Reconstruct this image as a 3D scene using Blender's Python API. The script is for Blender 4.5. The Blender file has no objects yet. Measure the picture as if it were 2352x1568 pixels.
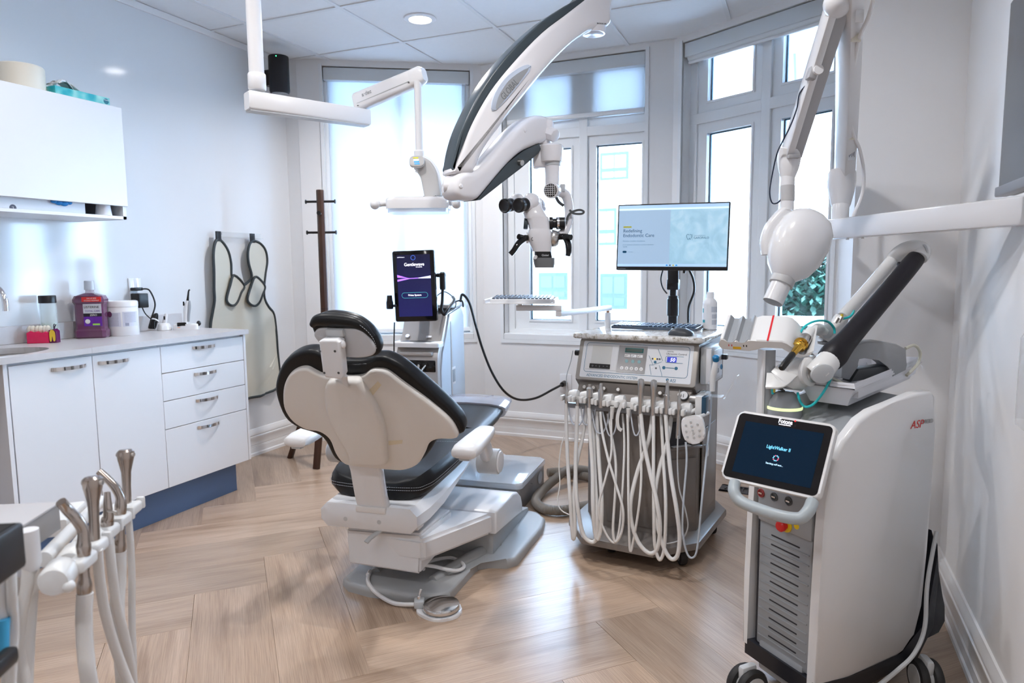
import bpy, bmesh, math, random
from mathutils import Vector as V, Matrix
random.seed(7)
SC = bpy.context.scene
COL = SC.collection
R = math.radians
# ---------------------------------------------------------------- camera
FPX = 1583.1; CH = 1.155
_yaw, _pit, _rol = R(22.71), R(6.13), R(0.52)
_f = V((-math.sin(_yaw)*math.cos(_pit), math.cos(_yaw)*math.cos(_pit), -math.sin(_pit)))
_r = V((math.cos(_yaw), math.sin(_yaw), 0)); _d = _f.cross(_r)
RT = math.cos(_rol)*_r + math.sin(_rol)*_d
DN = -math.sin(_rol)*_r + math.cos(_rol)*_d
FW = _f
CAM = V((0, 0, CH))
cd = bpy.data.cameras.new('camera'); co = bpy.data.objects.new('camera', cd); COL.objects.link(co)
m = Matrix.Identity(4)
for i in range(3):
    m[i][0] = RT[i]; m[i][1] = -DN[i]; m[i][2] = -FW[i]; m[i][3] = CAM[i]
co.matrix_world = m
cd.sensor_width = 36; cd.lens = FPX*36/2352; cd.clip_start = .05; cd.clip_end = 200
cd.dof.use_dof = True; cd.dof.focus_distance = 2.35; cd.dof.aperture_fstop = 5.0
SC.camera = co
# ---------------------------------------------------------------- world, exposure
SC.view_settings.view_transform = 'Standard'; SC.view_settings.look = 'None'
SC.view_settings.gamma = 1; SC.view_settings.use_curve_mapping = False
SC.view_settings.exposure = 0.88
w = bpy.data.worlds.new('sky'); SC.world = w; w.use_nodes = True
bg = w.node_tree.nodes['Background']
bg.inputs[0].default_value = (.54, .75, 1, 1); bg.inputs[1].default_value = 18
SC.cycles.use_denoising = True; SC.cycles.use_light_tree = False
SC.cycles.max_bounces = 5; SC.cycles.diffuse_bounces = 3; SC.cycles.glossy_bounces = 2
SC.cycles.use_adaptive_sampling = True; SC.cycles.adaptive_threshold = .06; SC.cycles.caustics_reflective = False; SC.cycles.caustics_refractive = False
SC.cycles.transmission_bounces = 4; SC.cycles.transparent_max_bounces = 8
SC.cycles.sample_clamp_indirect = 10
# recessed downlights of the room's ceiling (lamp data; fittings are built with the ceiling)
CEIL = 2.495
DOWNLIGHTS = [(-1.61, 3.0), (-1.31, 1.56), (-2.23, 1.56), (-.40, 1.56), (-1.31, -.27), (-2.23, -.27), (-.40, -.27)]
def downlight(x, y, e):
    ld = bpy.data.lights.new('downlight_lamp', 'AREA'); ld.shape = 'DISK'; ld.size = .11
    ld.energy = e; ld.color = (1, .98, .97); ld.spread = R(150)
    lo = bpy.data.objects.new('downlight_lamp', ld); COL.objects.link(lo)
    lo.location = (x, y, CEIL-.012)
for i, (x, y) in enumerate(DOWNLIGHTS): downlight(x, y, (10, 4.3, 2.6, 5.4, 3, 2.2, 3.6)[i])
# ---------------------------------------------------------------- helpers
def at(u, v, x=None, y=None, z=None, D=None, p=None, n=None):
    d = RT*((u-1176)/FPX) + DN*((v-784)/FPX) + FW
    if D is not None: t = D
    elif z is not None: t = (z-CH)/d.z
    elif x is not None: t = x/d.x
    elif y is not None: t = y/d.y
    else:
        n = V(n); t = (V(p)-CAM).dot(n)/d.dot(n)
    return CAM + d*t
def merge(bm, t, mat=None):
    if mat is not None: bmesh.ops.transform(t, matrix=mat, verts=t.verts)
    me = bpy.data.meshes.new('tmp'); t.to_mesh(me); t.free(); bm.from_mesh(me); bpy.data.meshes.remove(me)
    return bm
def frame(o, u, v=None, n=None):
    """4x4 with columns u, v, n at o"""
    u = V(u).normalized()
    if v is None:
        n = V(n).normalized(); v = n.cross(u).normalized(); n = u.cross(v)
    else:
        v = V(v); v = (v-u*v.dot(u)).normalized(); n = u.cross(v)
    m = Matrix.Identity(4)
    for i in range(3): m[i][0], m[i][1], m[i][2], m[i][3] = u[i], v[i], n[i], o[i]
    return m
def rotz(a, o=(0, 0, 0)):
    return Matrix.Translation(V(o)) @ Matrix.Rotation(R(a), 4, 'Z')
def box(bm, c, s, r=0, seg=2, M=None):
    t = bmesh.new(); bmesh.ops.create_cube(t, size=1)
    bmesh.ops.scale(t, vec=V(s), verts=t.verts)
    if r: bmesh.ops.bevel(t, geom=t.edges[:], offset=min(r, min(s)*.49), segments=seg, profile=.5, affect='EDGES')
    bmesh.ops.translate(t, vec=V(c), verts=t.verts)
    return merge(bm, t, M)
def bx(a, b, r=0, seg=2, M=None, bm=None):
    a, b = V(a), V(b)
    return box(bm or bmesh.new(), (a+b)/2, [abs(b[i]-a[i]) for i in range(3)], r, seg, M)
def perp(d):
    d = d.normalized(); a = V((0, 0, 1)) if abs(d.z) < .9 else V((1, 0, 0))
    u = a.cross(d).normalized(); return u, d.cross(u)
def lathe(bm, prof, o=(0, 0, 0), ax=(0, 0, 1), n=24, sx=1, sy=1, M=None, arc=None):
    """prof: (radius, height) list"""
    ax = V(ax).normalized(); o = V(o); u, v = perp(ax); rings = []
    for r, h in prof:
        if r < 1e-6: rings.append([bm.verts.new(o+ax*h)])
        else: rings.append([bm.verts.new(o+ax*h+u*(r*sx*math.cos(2*math.pi*k/n))+v*(r*sy*math.sin(2*math.pi*k/n))) for k in range(n)])
    nv = [x for g in rings for x in g]
    for a, b in zip(rings, rings[1:]):
        for k in range(n):
            k2 = (k+1) % n
            if len(a) == 1 and len(b) == 1: continue
            if len(a) == 1: bm.faces.new((a[0], b[k2], b[k]))
            elif len(b) == 1: bm.faces.new((a[k], a[k2], b[0]))
            else: bm.faces.new((a[k], a[k2], b[k2], b[k]))
    if len(rings[0]) > 1: bm.faces.new(rings[0][::-1])
    if len(rings[-1]) > 1: bm.faces.new(rings[-1])
    if M is not None: bmesh.ops.transform(bm, matrix=M, verts=nv)
    return bm
def cyl(bm, a, b, r, r2=None, n=16, bev=0):
    a, b = V(a), V(b); r2 = r if r2 is None else r2; L = (b-a).length
    if bev: pr = [(r-bev, 0), (r-bev*.3, bev*.3), (r, bev), (r2, L-bev), (r2-bev*.3, L-bev*.3), (r2-bev, L)]
    else: pr = [(r, 0), (r2, L)]
    return lathe(bm, pr, a, b-a, n)
def catmull(pts, res=6, closed=False):
    pts = [V(p) for p in pts]; n = len(pts); out = []
    rng = range(n) if closed else range(n-1)
    for i in rng:
        if closed: p0, p1, p2, p3 = pts[i-1], pts[i], pts[(i+1) % n], pts[(i+2) % n]
        else: p0, p1, p2, p3 = pts[max(i-1, 0)], pts[i], pts[i+1], pts[min(i+2, n-1)]
        for k in range(res):
            t = k/res
            out.append(.5*((2*p1)+(p2-p0)*t+(2*p0-5*p1+4*p2-p3)*t*t+(3*p1-p0-3*p2+p3)*t**3))
    if not closed: out.append(pts[-1])
    return out
def sweep(bm, pts, sec, up=(0, 0, 1), scale=None, caps=True, closed=False):
    """section (2D list) along path; section x = side, y = up"""
    pts = [V(p) for p in pts]; n = len(pts); rings = []; up = V(up)
    for i, p in enumerate(pts):
        a = pts[i-1] if (i > 0 or closed) else p; b = pts[(i+1) % n] if (i < n-1 or closed) else p
        t = (b-a).normalized(); s = t.cross(up)
        s = s.normalized() if s.length > 1e-4 else perp(t)[0]
        w_ = s.cross(t).normalized(); k = scale[i] if scale else 1
        if not isinstance(k, (tuple, list)): k = (k, k)
        rings.append([bm.verts.new(p+s*(q[0]*k[0])+w_*(q[1]*k[1])) for q in sec])
    return skin(bm, rings, caps and not closed, closed)
def skin(bm, rings, caps=True, closed=False):
    m_ = len(rings[0]); L = len(rings)
    for i in range(L if closed else L-1):
        a, b = rings[i], rings[(i+1) % L]
        for k in range(m_): bm.faces.new((a[k], a[(k+1) % m_], b[(k+1) % m_], b[k]))
    if caps: bm.faces.new(rings[0][::-1]); bm.faces.new(rings[-1])
    return bm
def loft(bm, secs, caps=True):
    return skin(bm, [[bm.verts.new(V(p)) for p in s] for s in secs], caps)
def tube(bm, pts, r, n=8, res=6, spline=True, caps=True, closed=False):
    """round tube; r is a radius or one radius per control point"""
    rr = r if isinstance(r, (list, tuple)) else [r]*len(pts)
    if spline:
        P = catmull([(*p, 0)[:3] for p in pts], res, closed)
        Rr = [q.x for q in catmull([(x, 0, 0) for x in rr], res, closed)]
    else: P = [V(p) for p in pts]; Rr = list(rr)
    n_ = len(P); rings = []; nrm = None
    for i, p in enumerate(P):
        a = P[i-1] if (i > 0 or closed) else p; b = P[(i+1) % n_] if (i < n_-1 or closed) else p
        t = (b-a).normalized()
        if nrm is None: nrm = perp(t)[0]
        nrm = (nrm-t*nrm.dot(t)).normalized(); bn = t.cross(nrm)
        rings.append([bm.verts.new(p+nrm*(Rr[i]*math.cos(2*math.pi*k/n))+bn*(Rr[i]*math.sin(2*math.pi*k/n))) for k in range(n)])
    return skin(bm, rings, caps and not closed, closed)
def rrect(w_, h, r, n=5, cx=0, cy=0):
    out = []
    for sx, sy, a0 in ((1, 1, 0), (-1, 1, 90), (-1, -1, 180), (1, -1, 270)):
        for k in range(n+1):
            a = R(a0+90*k/n); out.append((cx+sx*(w_/2-r)+r*math.cos(a), cy+sy*(h/2-r)+r*math.sin(a)))
    return out
def ell(rx, ry, n=16): return [(rx*math.cos(2*math.pi*k/n), ry*math.sin(2*math.pi*k/n)) for k in range(n)]
def smooth2(p, res=6): return [(q.x, q.y) for q in catmull([(a, b, 0) for a, b in p], res, True)]
def prism(bm, poly, M, t, bev=0, seg=2, bev_back=None):
    """closed 2D polygon in frame M, extruded along M's z from 0 to t, rims bevelled"""
    tb = bmesh.new()
    a = sum(p[0]*q[1]-q[0]*p[1] for p, q in zip(poly, poly[1:]+poly[:1]))
    if a < 0: poly = poly[::-1]
    lo = [tb.verts.new((p[0], p[1], 0)) for p in poly]; hi = [tb.verts.new((p[0], p[1], t)) for p in poly]
    fb = tb.faces.new(lo[::-1]); ft = tb.faces.new(hi); n = len(poly)
    for k in range(n): tb.faces.new((lo[k], lo[(k+1) % n], hi[(k+1) % n], hi[k]))
    if bev:
        e = list(ft.edges)
        bmesh.ops.bevel(tb, geom=e, offset=bev, segments=seg, profile=.5, affect='EDGES')
    if bev_back:
        tb.faces.ensure_lookup_table()
        e = [q for q in tb.edges if all(abs(v_.co.z) < 1e-6 for v_ in q.verts)]
        bmesh.ops.bevel(tb, geom=e, offset=bev_back, segments=seg, profile=.5, affect='EDGES')
    if t < 0: bmesh.ops.reverse_faces(tb, faces=tb.faces)
    return merge(bm, tb, M)
def soft(bm, poly, M, t, bev, bev_back=0, seg=4):
    """like prism, for dense smooth outlines: rims rounded by moving the outline inwards"""
    P = [V((a, b_, 0)) for a, b_ in poly]; n = len(P)
    if sum(p.x*q.y-q.x*p.y for p, q in zip(P, P[1:]+P[:1])) < 0: P = P[::-1]
    N = []
    for i in range(n):
        d = (P[(i+2) % n]-P[i-2]); N.append(V((-d.y, d.x, 0)).normalized())
    for _ in range(3): N = [(N[i-1]+N[i]*2+N[(i+1) % n]).normalized() for i in range(n)]
    sg = 1 if t > 0 else -1; st = []
    if bev_back: st += [(bev_back*(1-math.sin(a)), sg*bev_back*(1-math.cos(a))) for a in [math.pi/2*k/seg for k in range(seg+1)]]
    else: st += [(0, 0)]
    st += [(bev*(1-math.cos(a)), t-sg*bev*(1-math.sin(a))) for a in [math.pi/2*k/seg for k in range(seg+1)]]
    return skin(bm, [[bm.verts.new(M @ (P[i]+N[i]*o+V((0, 0, z)))) for i in range(n)] for o, z in st])
def ball(bm, c, r, M=None, u=16, v=10):
    t = bmesh.new(); bmesh.ops.create_uvsphere(t, u_segments=u, v_segments=v, radius=1)
    rr = r if isinstance(r, (tuple, list)) else (r, r, r)
    bmesh.ops.scale(t, vec=V(rr), verts=t.verts)
    mm = Matrix.Translation(V(c)) @ (M.to_3x3().to_4x4() if M is not None else Matrix.Identity(4))
    return merge(bm, t, mm)
ORG = {}
def sharp(me, ang=38):
    for p in me.polygons: p.use_smooth = True
    bm = bmesh.new(); bm.from_mesh(me)
    for e in bm.edges:
        if len(e.link_faces) == 2 and e.calc_face_angle(0) > R(ang): e.smooth = False
    bm.to_mesh(me); bm.free()
def obj(name, bm, mt, parent=None, flat=False, ang=38):
    org = ORG.get(parent, V((0, 0, 0))) if parent else V((0, 0, 0))
    bmesh.ops.recalc_face_normals(bm, faces=bm.faces)
    me = bpy.data.meshes.new(name); bmesh.ops.translate(bm, vec=-org, verts=bm.verts); bm.to_mesh(me); bm.free()
    if not flat: sharp(me, ang)
    for q in (mt if isinstance(mt, list) else [mt]): me.materials.append(q)
    o = bpy.data.objects.new(name, me); COL.objects.link(o)
    if parent: o.parent = parent
    ORG[o] = org
    return o
def tag(o, label=None, cat=None, group=None, kind=None):
    if label: o['label'] = label
    if cat: o['category'] = cat
    if group: o['group'] = group
    if kind: o['kind'] = kind
    return o
def thing(name, loc, label, cat, group=None):
    o = bpy.data.objects.new(name, None); COL.objects.link(o); o.location = V(loc); ORG[o] = V(loc)
    o.empty_display_size = .05
    return tag(o, label, cat, group)
def struct(name, bm, mt, parent=None, flat=True, label=None):
    o = obj(name, bm, mt, parent, flat)
    if not parent: tag(o, label, kind='structure')
    return o
def text(name, s, M, size, mt, parent, align='LEFT', ex=.0003, shear=0, xs=1, track=1):
    cu = bpy.data.curves.new('t', 'FONT'); cu.body = s; cu.size = size; cu.extrude = ex; cu.align_x = align
    cu.shear = shear; cu.space_character = track; cu.resolution_u = 3
    t = bpy.data.objects.new('t', cu); COL.objects.link(t)
    bpy.context.view_layer.update()
    me = bpy.data.meshes.new_from_object(t.evaluated_get(bpy.context.evaluated_depsgraph_get()))
    bpy.data.objects.remove(t); bpy.data.curves.remove(cu)
    bm = bmesh.new(); bm.from_mesh(me); bpy.data.meshes.remove(me)
    bmesh.ops.transform(bm, matrix=M @ Matrix.Diagonal((xs, 1, 1, 1)), verts=bm.verts)
    return obj(name, bm, mt, parent, flat=True)
# ---------------------------------------------------------------- materials
MATS = {}
def mat(name, c, rough=.5, metal=0, spec=.5, emit=0, ecol=None, noise=0, nscale=40, bump=0, bscale=200, alpha=1, trans=0, ior=1.45, coat=0, sheen=0):
    if name in MATS: return MATS[name]
    mt = bpy.data.materials.new(name); mt.use_nodes = True; nt = mt.node_tree; b = nt.nodes['Principled BSDF']
    b.inputs['Base Color'].default_value = (*c, 1); b.inputs['Roughness'].default_value = rough
    b.inputs['Metallic'].default_value = metal; b.inputs['Specular IOR Level'].default_value = spec
    b.inputs['Alpha'].default_value = alpha; b.inputs['Transmission Weight'].default_value = trans; b.inputs['IOR'].default_value = ior
    b.inputs['Coat Weight'].default_value = coat; b.inputs['Sheen Weight'].default_value = sheen
    if emit:
        b.inputs['Emission Color'].default_value = (*(ecol or c), 1); b.inputs['Emission Strength'].default_value = emit
    if noise or bump:
        tc = nt.nodes.new('ShaderNodeTexCoord')
    if noise:
        nz = nt.nodes.new('ShaderNodeTexNoise'); nz.inputs['Scale'].default_value = nscale; nz.inputs['Detail'].default_value = 4
        nt.links.new(tc.outputs['Object'], nz.inputs['Vector'])
        mx = nt.nodes.new('ShaderNodeMixRGB'); mx.blend_type = 'MIX'
        mx.inputs[1].default_value = (*[x*(1-noise) for x in c], 1); mx.inputs[2].default_value = (*[min(1, x*(1+noise)) for x in c], 1)
        nt.links.new(nz.outputs['Fac'], mx.inputs[0]); nt.links.new(mx.outputs[0], b.inputs['Base Color'])
    if bump:
        nb = nt.nodes.new('ShaderNodeTexNoise'); nb.inputs['Scale'].default_value = bscale; nb.inputs['Detail'].default_value = 3
        nt.links.new(tc.outputs['Object'], nb.inputs['Vector'])
        bp = nt.nodes.new('ShaderNodeBump'); bp.inputs['Strength'].default_value = bump; bp.inputs['Distance'].default_value = .002
        nt.links.new(nb.outputs['Fac'], bp.inputs['Height']); nt.links.new(bp.outputs[0], b.inputs['Normal'])
    MATS[name] = mt
    return mt
def ramp(nt, fac, stops):
    r_ = nt.nodes.new('ShaderNodeValToRGB'); e = r_.color_ramp.elements
    while len(e) < len(stops): e.new(.5)
    for q, (p, c) in zip(e, stops): q.position = p; q.color = (*c, 1)
    nt.links.new(fac, r_.inputs[0]); return r_
def wood_floor():
    mt = bpy.data.materials.new('oak_vinyl_plank'); mt.use_nodes = True; nt = mt.node_tree; b = nt.nodes['Principled BSDF']
    N = nt.nodes.new; L = nt.links.new
    tc = N('ShaderNodeTexCoord'); oi = N('ShaderNodeObjectInfo')
    mp = N('ShaderNodeMapping'); mp.inputs['Scale'].default_value = (1.1, 9, 9)
    ad = N('ShaderNodeVectorMath'); ad.operation = 'ADD'
    mu = N('ShaderNodeVectorMath'); mu.operation = 'SCALE'; mu.inputs[0].default_value = (17, 31, 3)
    L(oi.outputs['Random'], mu.inputs['Scale']); L(tc.outputs['Object'], mp.inputs[0]); L(mp.outputs[0], ad.inputs[0]); L(mu.outputs[0], ad.inputs[1])
    n1 = N('ShaderNodeTexNoise'); n1.inputs['Scale'].default_value = 1.0; n1.inputs['Detail'].default_value = 6; n1.inputs['Distortion'].default_value = .9; n1.inputs['Roughness'].default_value = .55
    L(ad.outputs[0], n1.inputs['Vector'])
    m2 = N('ShaderNodeMapping'); m2.inputs['Scale'].default_value = (3, 120, 10)
    L(ad.outputs[0], m2.inputs[0]); m2.inputs['Scale'].default_value = (2.2, 16, 1)
    n2 = N('ShaderNodeTexNoise'); n2.inputs['Scale'].default_value = 2.6; n2.inputs['Detail'].default_value = 6; n2.inputs['Roughness'].default_value = .6
    L(m2.outputs[0], n2.inputs['Vector'])
    r1 = ramp(nt, n1.outputs['Fac'], [(.28, (.36, .245, .17)), (.42, (.475, .338, .242)), (.58, (.55, .405, .30)), (.75, (.44, .308, .217))])
    r2 = ramp(nt, n2.outputs['Fac'], [(.35, (.66, .63, .60)), (.60, (1, 1, 1))])
    mx = N('ShaderNodeMixRGB'); mx.blend_type = 'MULTIPLY'; mx.inputs[0].default_value = .75
    L(r1.outputs[0], mx.inputs[1]); L(r2.outputs[0], mx.inputs[2])
    hs = N('ShaderNodeHueSaturation'); mr = N('ShaderNodeMapRange'); mr.inputs[3].default_value = .86; mr.inputs[4].default_value = 1.14
    L(oi.outputs['Random'], mr.inputs[0]); L(mr.outputs[0], hs.inputs['Value']); L(mx.outputs[0], hs.inputs['Color'])
    L(hs.outputs[0], b.inputs['Base Color']); b.inputs['Roughness'].default_value = .30; b.inputs['Coat Weight'].default_value = .25; b.inputs['Coat Roughness'].default_value = .22
    bp = N('ShaderNodeBump'); bp.inputs['Strength'].default_value = .12; bp.inputs['Distance'].default_value = .001
    L(n2.outputs['Fac'], bp.inputs['Height']); L(bp.outputs[0], b.inputs['Normal'])
    return mt
WALL = mat('wall_paint', (.91, .91, .92), .55, bump=.05, bscale=300)
GLOSSW = mat('gloss_wall_panel', (.81, .825, .85), .09, spec=.5, noise=.01, nscale=2)
TRIM = mat('trim_paint', (.90, .90, .91), .28)
CEILT = mat('ceiling_tile', (.90, .91, .93), .8, bump=.25, bscale=500, noise=.02, nscale=30)
WOODF = wood_floor()
UPVC = mat('window_upvc', (.92, .95, .98), .22)
GLASS = None
def glass_mat():
    mt = bpy.data.materials.new('window_glass'); mt.use_nodes = True; nt = mt.node_tree
    out = nt.nodes['Material Output']; nt.nodes.remove(nt.nodes['Principled BSDF'])
    tr = nt.nodes.new('ShaderNodeBsdfTransparent'); tr.inputs[0].default_value = (.93, .96, .98, 1)
    gl = nt.nodes.new('ShaderNodeBsdfGlossy'); gl.inputs['Roughness'].default_value = .02
    fr = nt.nodes.new('ShaderNodeFresnel'); fr.inputs[0].default_value = 1.45
    mx = nt.nodes.new('ShaderNodeMixShader'); nt.links.new(fr.outputs[0], mx.inputs[0]); nt.links.new(tr.outputs[0], mx.inputs[1]); nt.links.new(gl.outputs[0], mx.inputs[2])
    nt.links.new(mx.outputs[0], out.inputs[0]); return mt
def shade_mat():
    mt = bpy.data.materials.new('roller_shade_fabric'); mt.use_nodes = True; nt = mt.node_tree
    out = nt.nodes['Material Output']; nt.nodes.remove(nt.nodes['Principled BSDF'])
    tl = nt.nodes.new('ShaderNodeBsdfTranslucent'); tl.inputs[0].default_value = (.90, .95, 1, 1)
    df = nt.nodes.new('ShaderNodeBsdfDiffuse'); df.inputs[0].default_value = (.90, .93, .95, 1)
    tr = nt.nodes.new('ShaderNodeBsdfTransparent'); tr.inputs[0].default_value = (.9, .95, 1, 1)
    m1 = nt.nodes.new('ShaderNodeMixShader'); m1.inputs[0].default_value = .60
    m2 = nt.nodes.new('ShaderNodeMixShader'); m2.inputs[0].default_value = .04
    nt.links.new(tl.outputs[0], m1.inputs[1]); nt.links.new(df.outputs[0], m1.inputs[2])
    nt.links.new(m1.outputs[0], m2.inputs[1]); nt.links.new(tr.outputs[0], m2.inputs[2]); nt.links.new(m2.outputs[0], out.inputs[0])
    return mt
GLASS = glass_mat(); SHADE = shade_mat()
WHITE = mat('white_plastic', (.84, .84, .86), .28)
WHITEG = mat('white_gloss', (.86, .86, .88), .12, coat=.3)
WARMW = mat('warm_white_shell', (.80, .775, .745), .38, noise=.01)
OFFW = mat('offwhite_metal', (.83, .82, .82), .32)
BLACK = mat('black_plastic', (.012, .012, .014), .35)
BLACKG = mat('black_gloss', (.008, .008, .010), .08)
LEATHER = mat('black_vinyl', (.007, .008, .010), .36, spec=.35, bump=.10, bscale=350)
CHROME = mat('chrome', (.82, .82, .84), .10, 1)
STEEL = mat('brushed_steel', (.62, .60, .58), .28, 1, noise=.05, nscale=80)
GREYM = mat('grey_plastic', (.36, .38, .41), .38)
LGREY = mat('light_grey_plastic', (.56, .58, .60), .35)
DGREY = mat('dark_grey_plastic', (.085, .095, .105), .35)
RUBBER = mat('rubber', (.02, .02, .022), .6)
TAUPE = mat('taupe_metal', (.25, .225, .21), .35, .25, noise=.03)
HOSEW = mat('white_hose', (.80, .79, .78), .35)
TEAL = mat('teal_tube', (.03, .55, .58), .15)
CLEAR = None
def clear_mat(name, col, a=.25):
    mt = bpy.data.materials.new(name); mt.use_nodes = True; nt = mt.node_tree
    out = nt.nodes['Material Output']; pr = nt.nodes['Principled BSDF']
    pr.inputs['Base Color'].default_value = (*col, 1); pr.inputs['Roughness'].default_value = .05
    tr = nt.nodes.new('ShaderNodeBsdfTransparent'); mx = nt.nodes.new('ShaderNodeMixShader'); mx.inputs[0].default_value = a
    nt.links.new(tr.outputs[0], mx.inputs[1]); nt.links.new(pr.outputs[0], mx.inputs[2]); nt.links.new(mx.outputs[0], out.inputs[0])
    return mt
CLEAR = clear_mat('clear_acrylic', (.85, .90, .95), .18)
# ================================================================ STRUCTURE
XL, XR, YB, PIER_Y, PIER_X = -3.12, .48, -1.9, 2.72, .165
CA, SA = math.cos(R(31)), math.sin(R(31))
BAY_L0 = V((-2.01, 4.31, 0)); BAY_R0 = V((-.74, 4.31, 0))
DL = V((-CA, -SA, 0)); DR = V((CA, -SA, 0)); DC = V((1, 0, 0))
def out_n(d):
    n = V((-d.y, d.x, 0)); return n if n.y > 0 else -n
BAYS = {'left': (BAY_L0, DL, 1.19, .075, 1.03), 'center': (BAY_L0, DC, 1.27, .148, 1.10), 'right': (BAY_R0, DR, 1.064, .065, 1.02)}
WZ0, WZ1, WD = .69, 2.458, .24
def wfr(o, d):
    """frame of a bay wall: x along the wall, y outward, z up"""
    n = out_n(d); m = Matrix.Identity(4)
    for i in range(3): m[i][0], m[i][1], m[i][2], m[i][3] = d[i], n[i], (0, 0, 1)[i], o[i]
    return m
# floor slab and planks
fl = struct('floor', bx((XL-.1, YB-.1, -.06), (XR+.1, 4.45, -.004)), mat('floor_screed', (.33, .23, .165), .8), label='light oak herringbone plank floor')
PW, PLN = .245, .98
pm = bx((0, 0, -.004), (PLN-.0006, PW-.0006, 0)); pme = bpy.data.meshes.new('plank')
bmesh.ops.bevel(pm, geom=[e for e in pm.edges if all(abs(v.co.z) < 1e-6 for v in e.verts)], offset=.0004, segments=1, affect='EDGES')
pm.to_mesh(pme); pm.free(); pme.materials.append(WOODF)
S2 = math.sqrt(.5); A0, B0 = .08-4*PW, 2.62
clip = [(V((XL+.005, 0, 0)), V((-1, 0, 0))), (V((XR-.005, 0, 0)), V((1, 0, 0))), (V((0, YB+.005, 0)), V((0, -1, 0))), (V((0, 4.305, 0)), V((0, 1, 0))),
        (BAY_L0-out_n(DL)*.005, out_n(DL)), (BAY_R0-out_n(DR)*.005, out_n(DR))]
def plank(a, b, vert):
    # local x along the plank
    la, lb = A0+a*PW, B0+b*PW
    o2 = V((S2*(la-lb), S2*(la+lb), 0)); rot = 45
    if vert:  # plank runs along b: origin at its lower right corner
        la += PW; o2 = V((S2*(la-lb), S2*(la+lb), 0)); rot = 135
    M = rotz(rot, o2)
    cs = [M @ V((x, y, 0)) for x in (0, PLN) for y in (0, PW)]
    state = [[(c-p).dot(n) for c in cs] for p, n in clip]
    if any(min(s) >= -.01 for s in state): return
    me = pme
    if any(max(s) > 0 for s in state):
        tb = bmesh.new(); tb.from_mesh(pme); Mi = M.inverted()
        for p, n in clip:
            bmesh.ops.bisect_plane(tb, geom=tb.verts[:]+tb.edges[:]+tb.faces[:], plane_co=Mi @ p, plane_no=Mi.to_3x3() @ n, clear_outer=True)
        if not tb.faces: tb.free(); return
        me = bpy.data.meshes.new('plank'); tb.to_mesh(me); tb.free(); me.materials.append(WOODF)
    o = bpy.data.objects.new('plank', me); COL.objects.link(o); o.matrix_world = M; o.parent = fl
for i in range(-24, 30):
    for j in range(-4, 5):
        plank(i+8*j, i, False); plank(i+4+8*j, i-3, True)
# walls
wl = struct('wall_left', bx((XL-.12, YB, 0), (XL, 3.72, CEIL+.005)), GLOSSW, label='glossy white panel wall with mirrored window light')
struct('wall_right', bx((XR, YB, 0), (XR+.12, PIER_Y+.02, CEIL+.005)), WALL, label='plain white painted wall on the right')
struct('wall_back', bx((XL-.12, YB-.12, 0), (XR+.12, YB, CEIL+.005)), WALL, label='plain white painted wall behind the viewer')
struct('wall_corner', bx((PIER_X, PIER_Y, 0), (XR+.12, 3.95, CEIL+.005)), WALL, label='white painted wall pier right of the bay window')
pl = [(XL-.12, 3.66), (-3.028, 3.70), (-3.10, 3.95), (XL-.12, 3.95)]
b = bmesh.new(); prism(b, pl, Matrix.Identity(4), CEIL+.005)
struct('wall_stub', b, WALL, label='narrow white wall stub left of the bay window')
for k, (o, d, L, s0, s1) in BAYS.items():
    M = wfr(o, d); b = bmesh.new(); e0 = 0 if k != 'center' else 0
    bx((e0, 0, 0), (L, WD, WZ0), M=M, bm=b); bx((e0, 0, WZ1), (L, WD, CEIL+.005), M=M, bm=b)
    bx((e0, 0, WZ0), (s0, WD, WZ1), M=M, bm=b); bx((s1, 0, WZ0), (L, WD, WZ1), M=M, bm=b)
    struct('wall_bay_'+k, b, WALL, label={'left': 'left angled bay wall with shaded window', 'center': 'middle bay wall below and around the centre window', 'right': 'right angled bay wall around the tall window'}[k])
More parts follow.
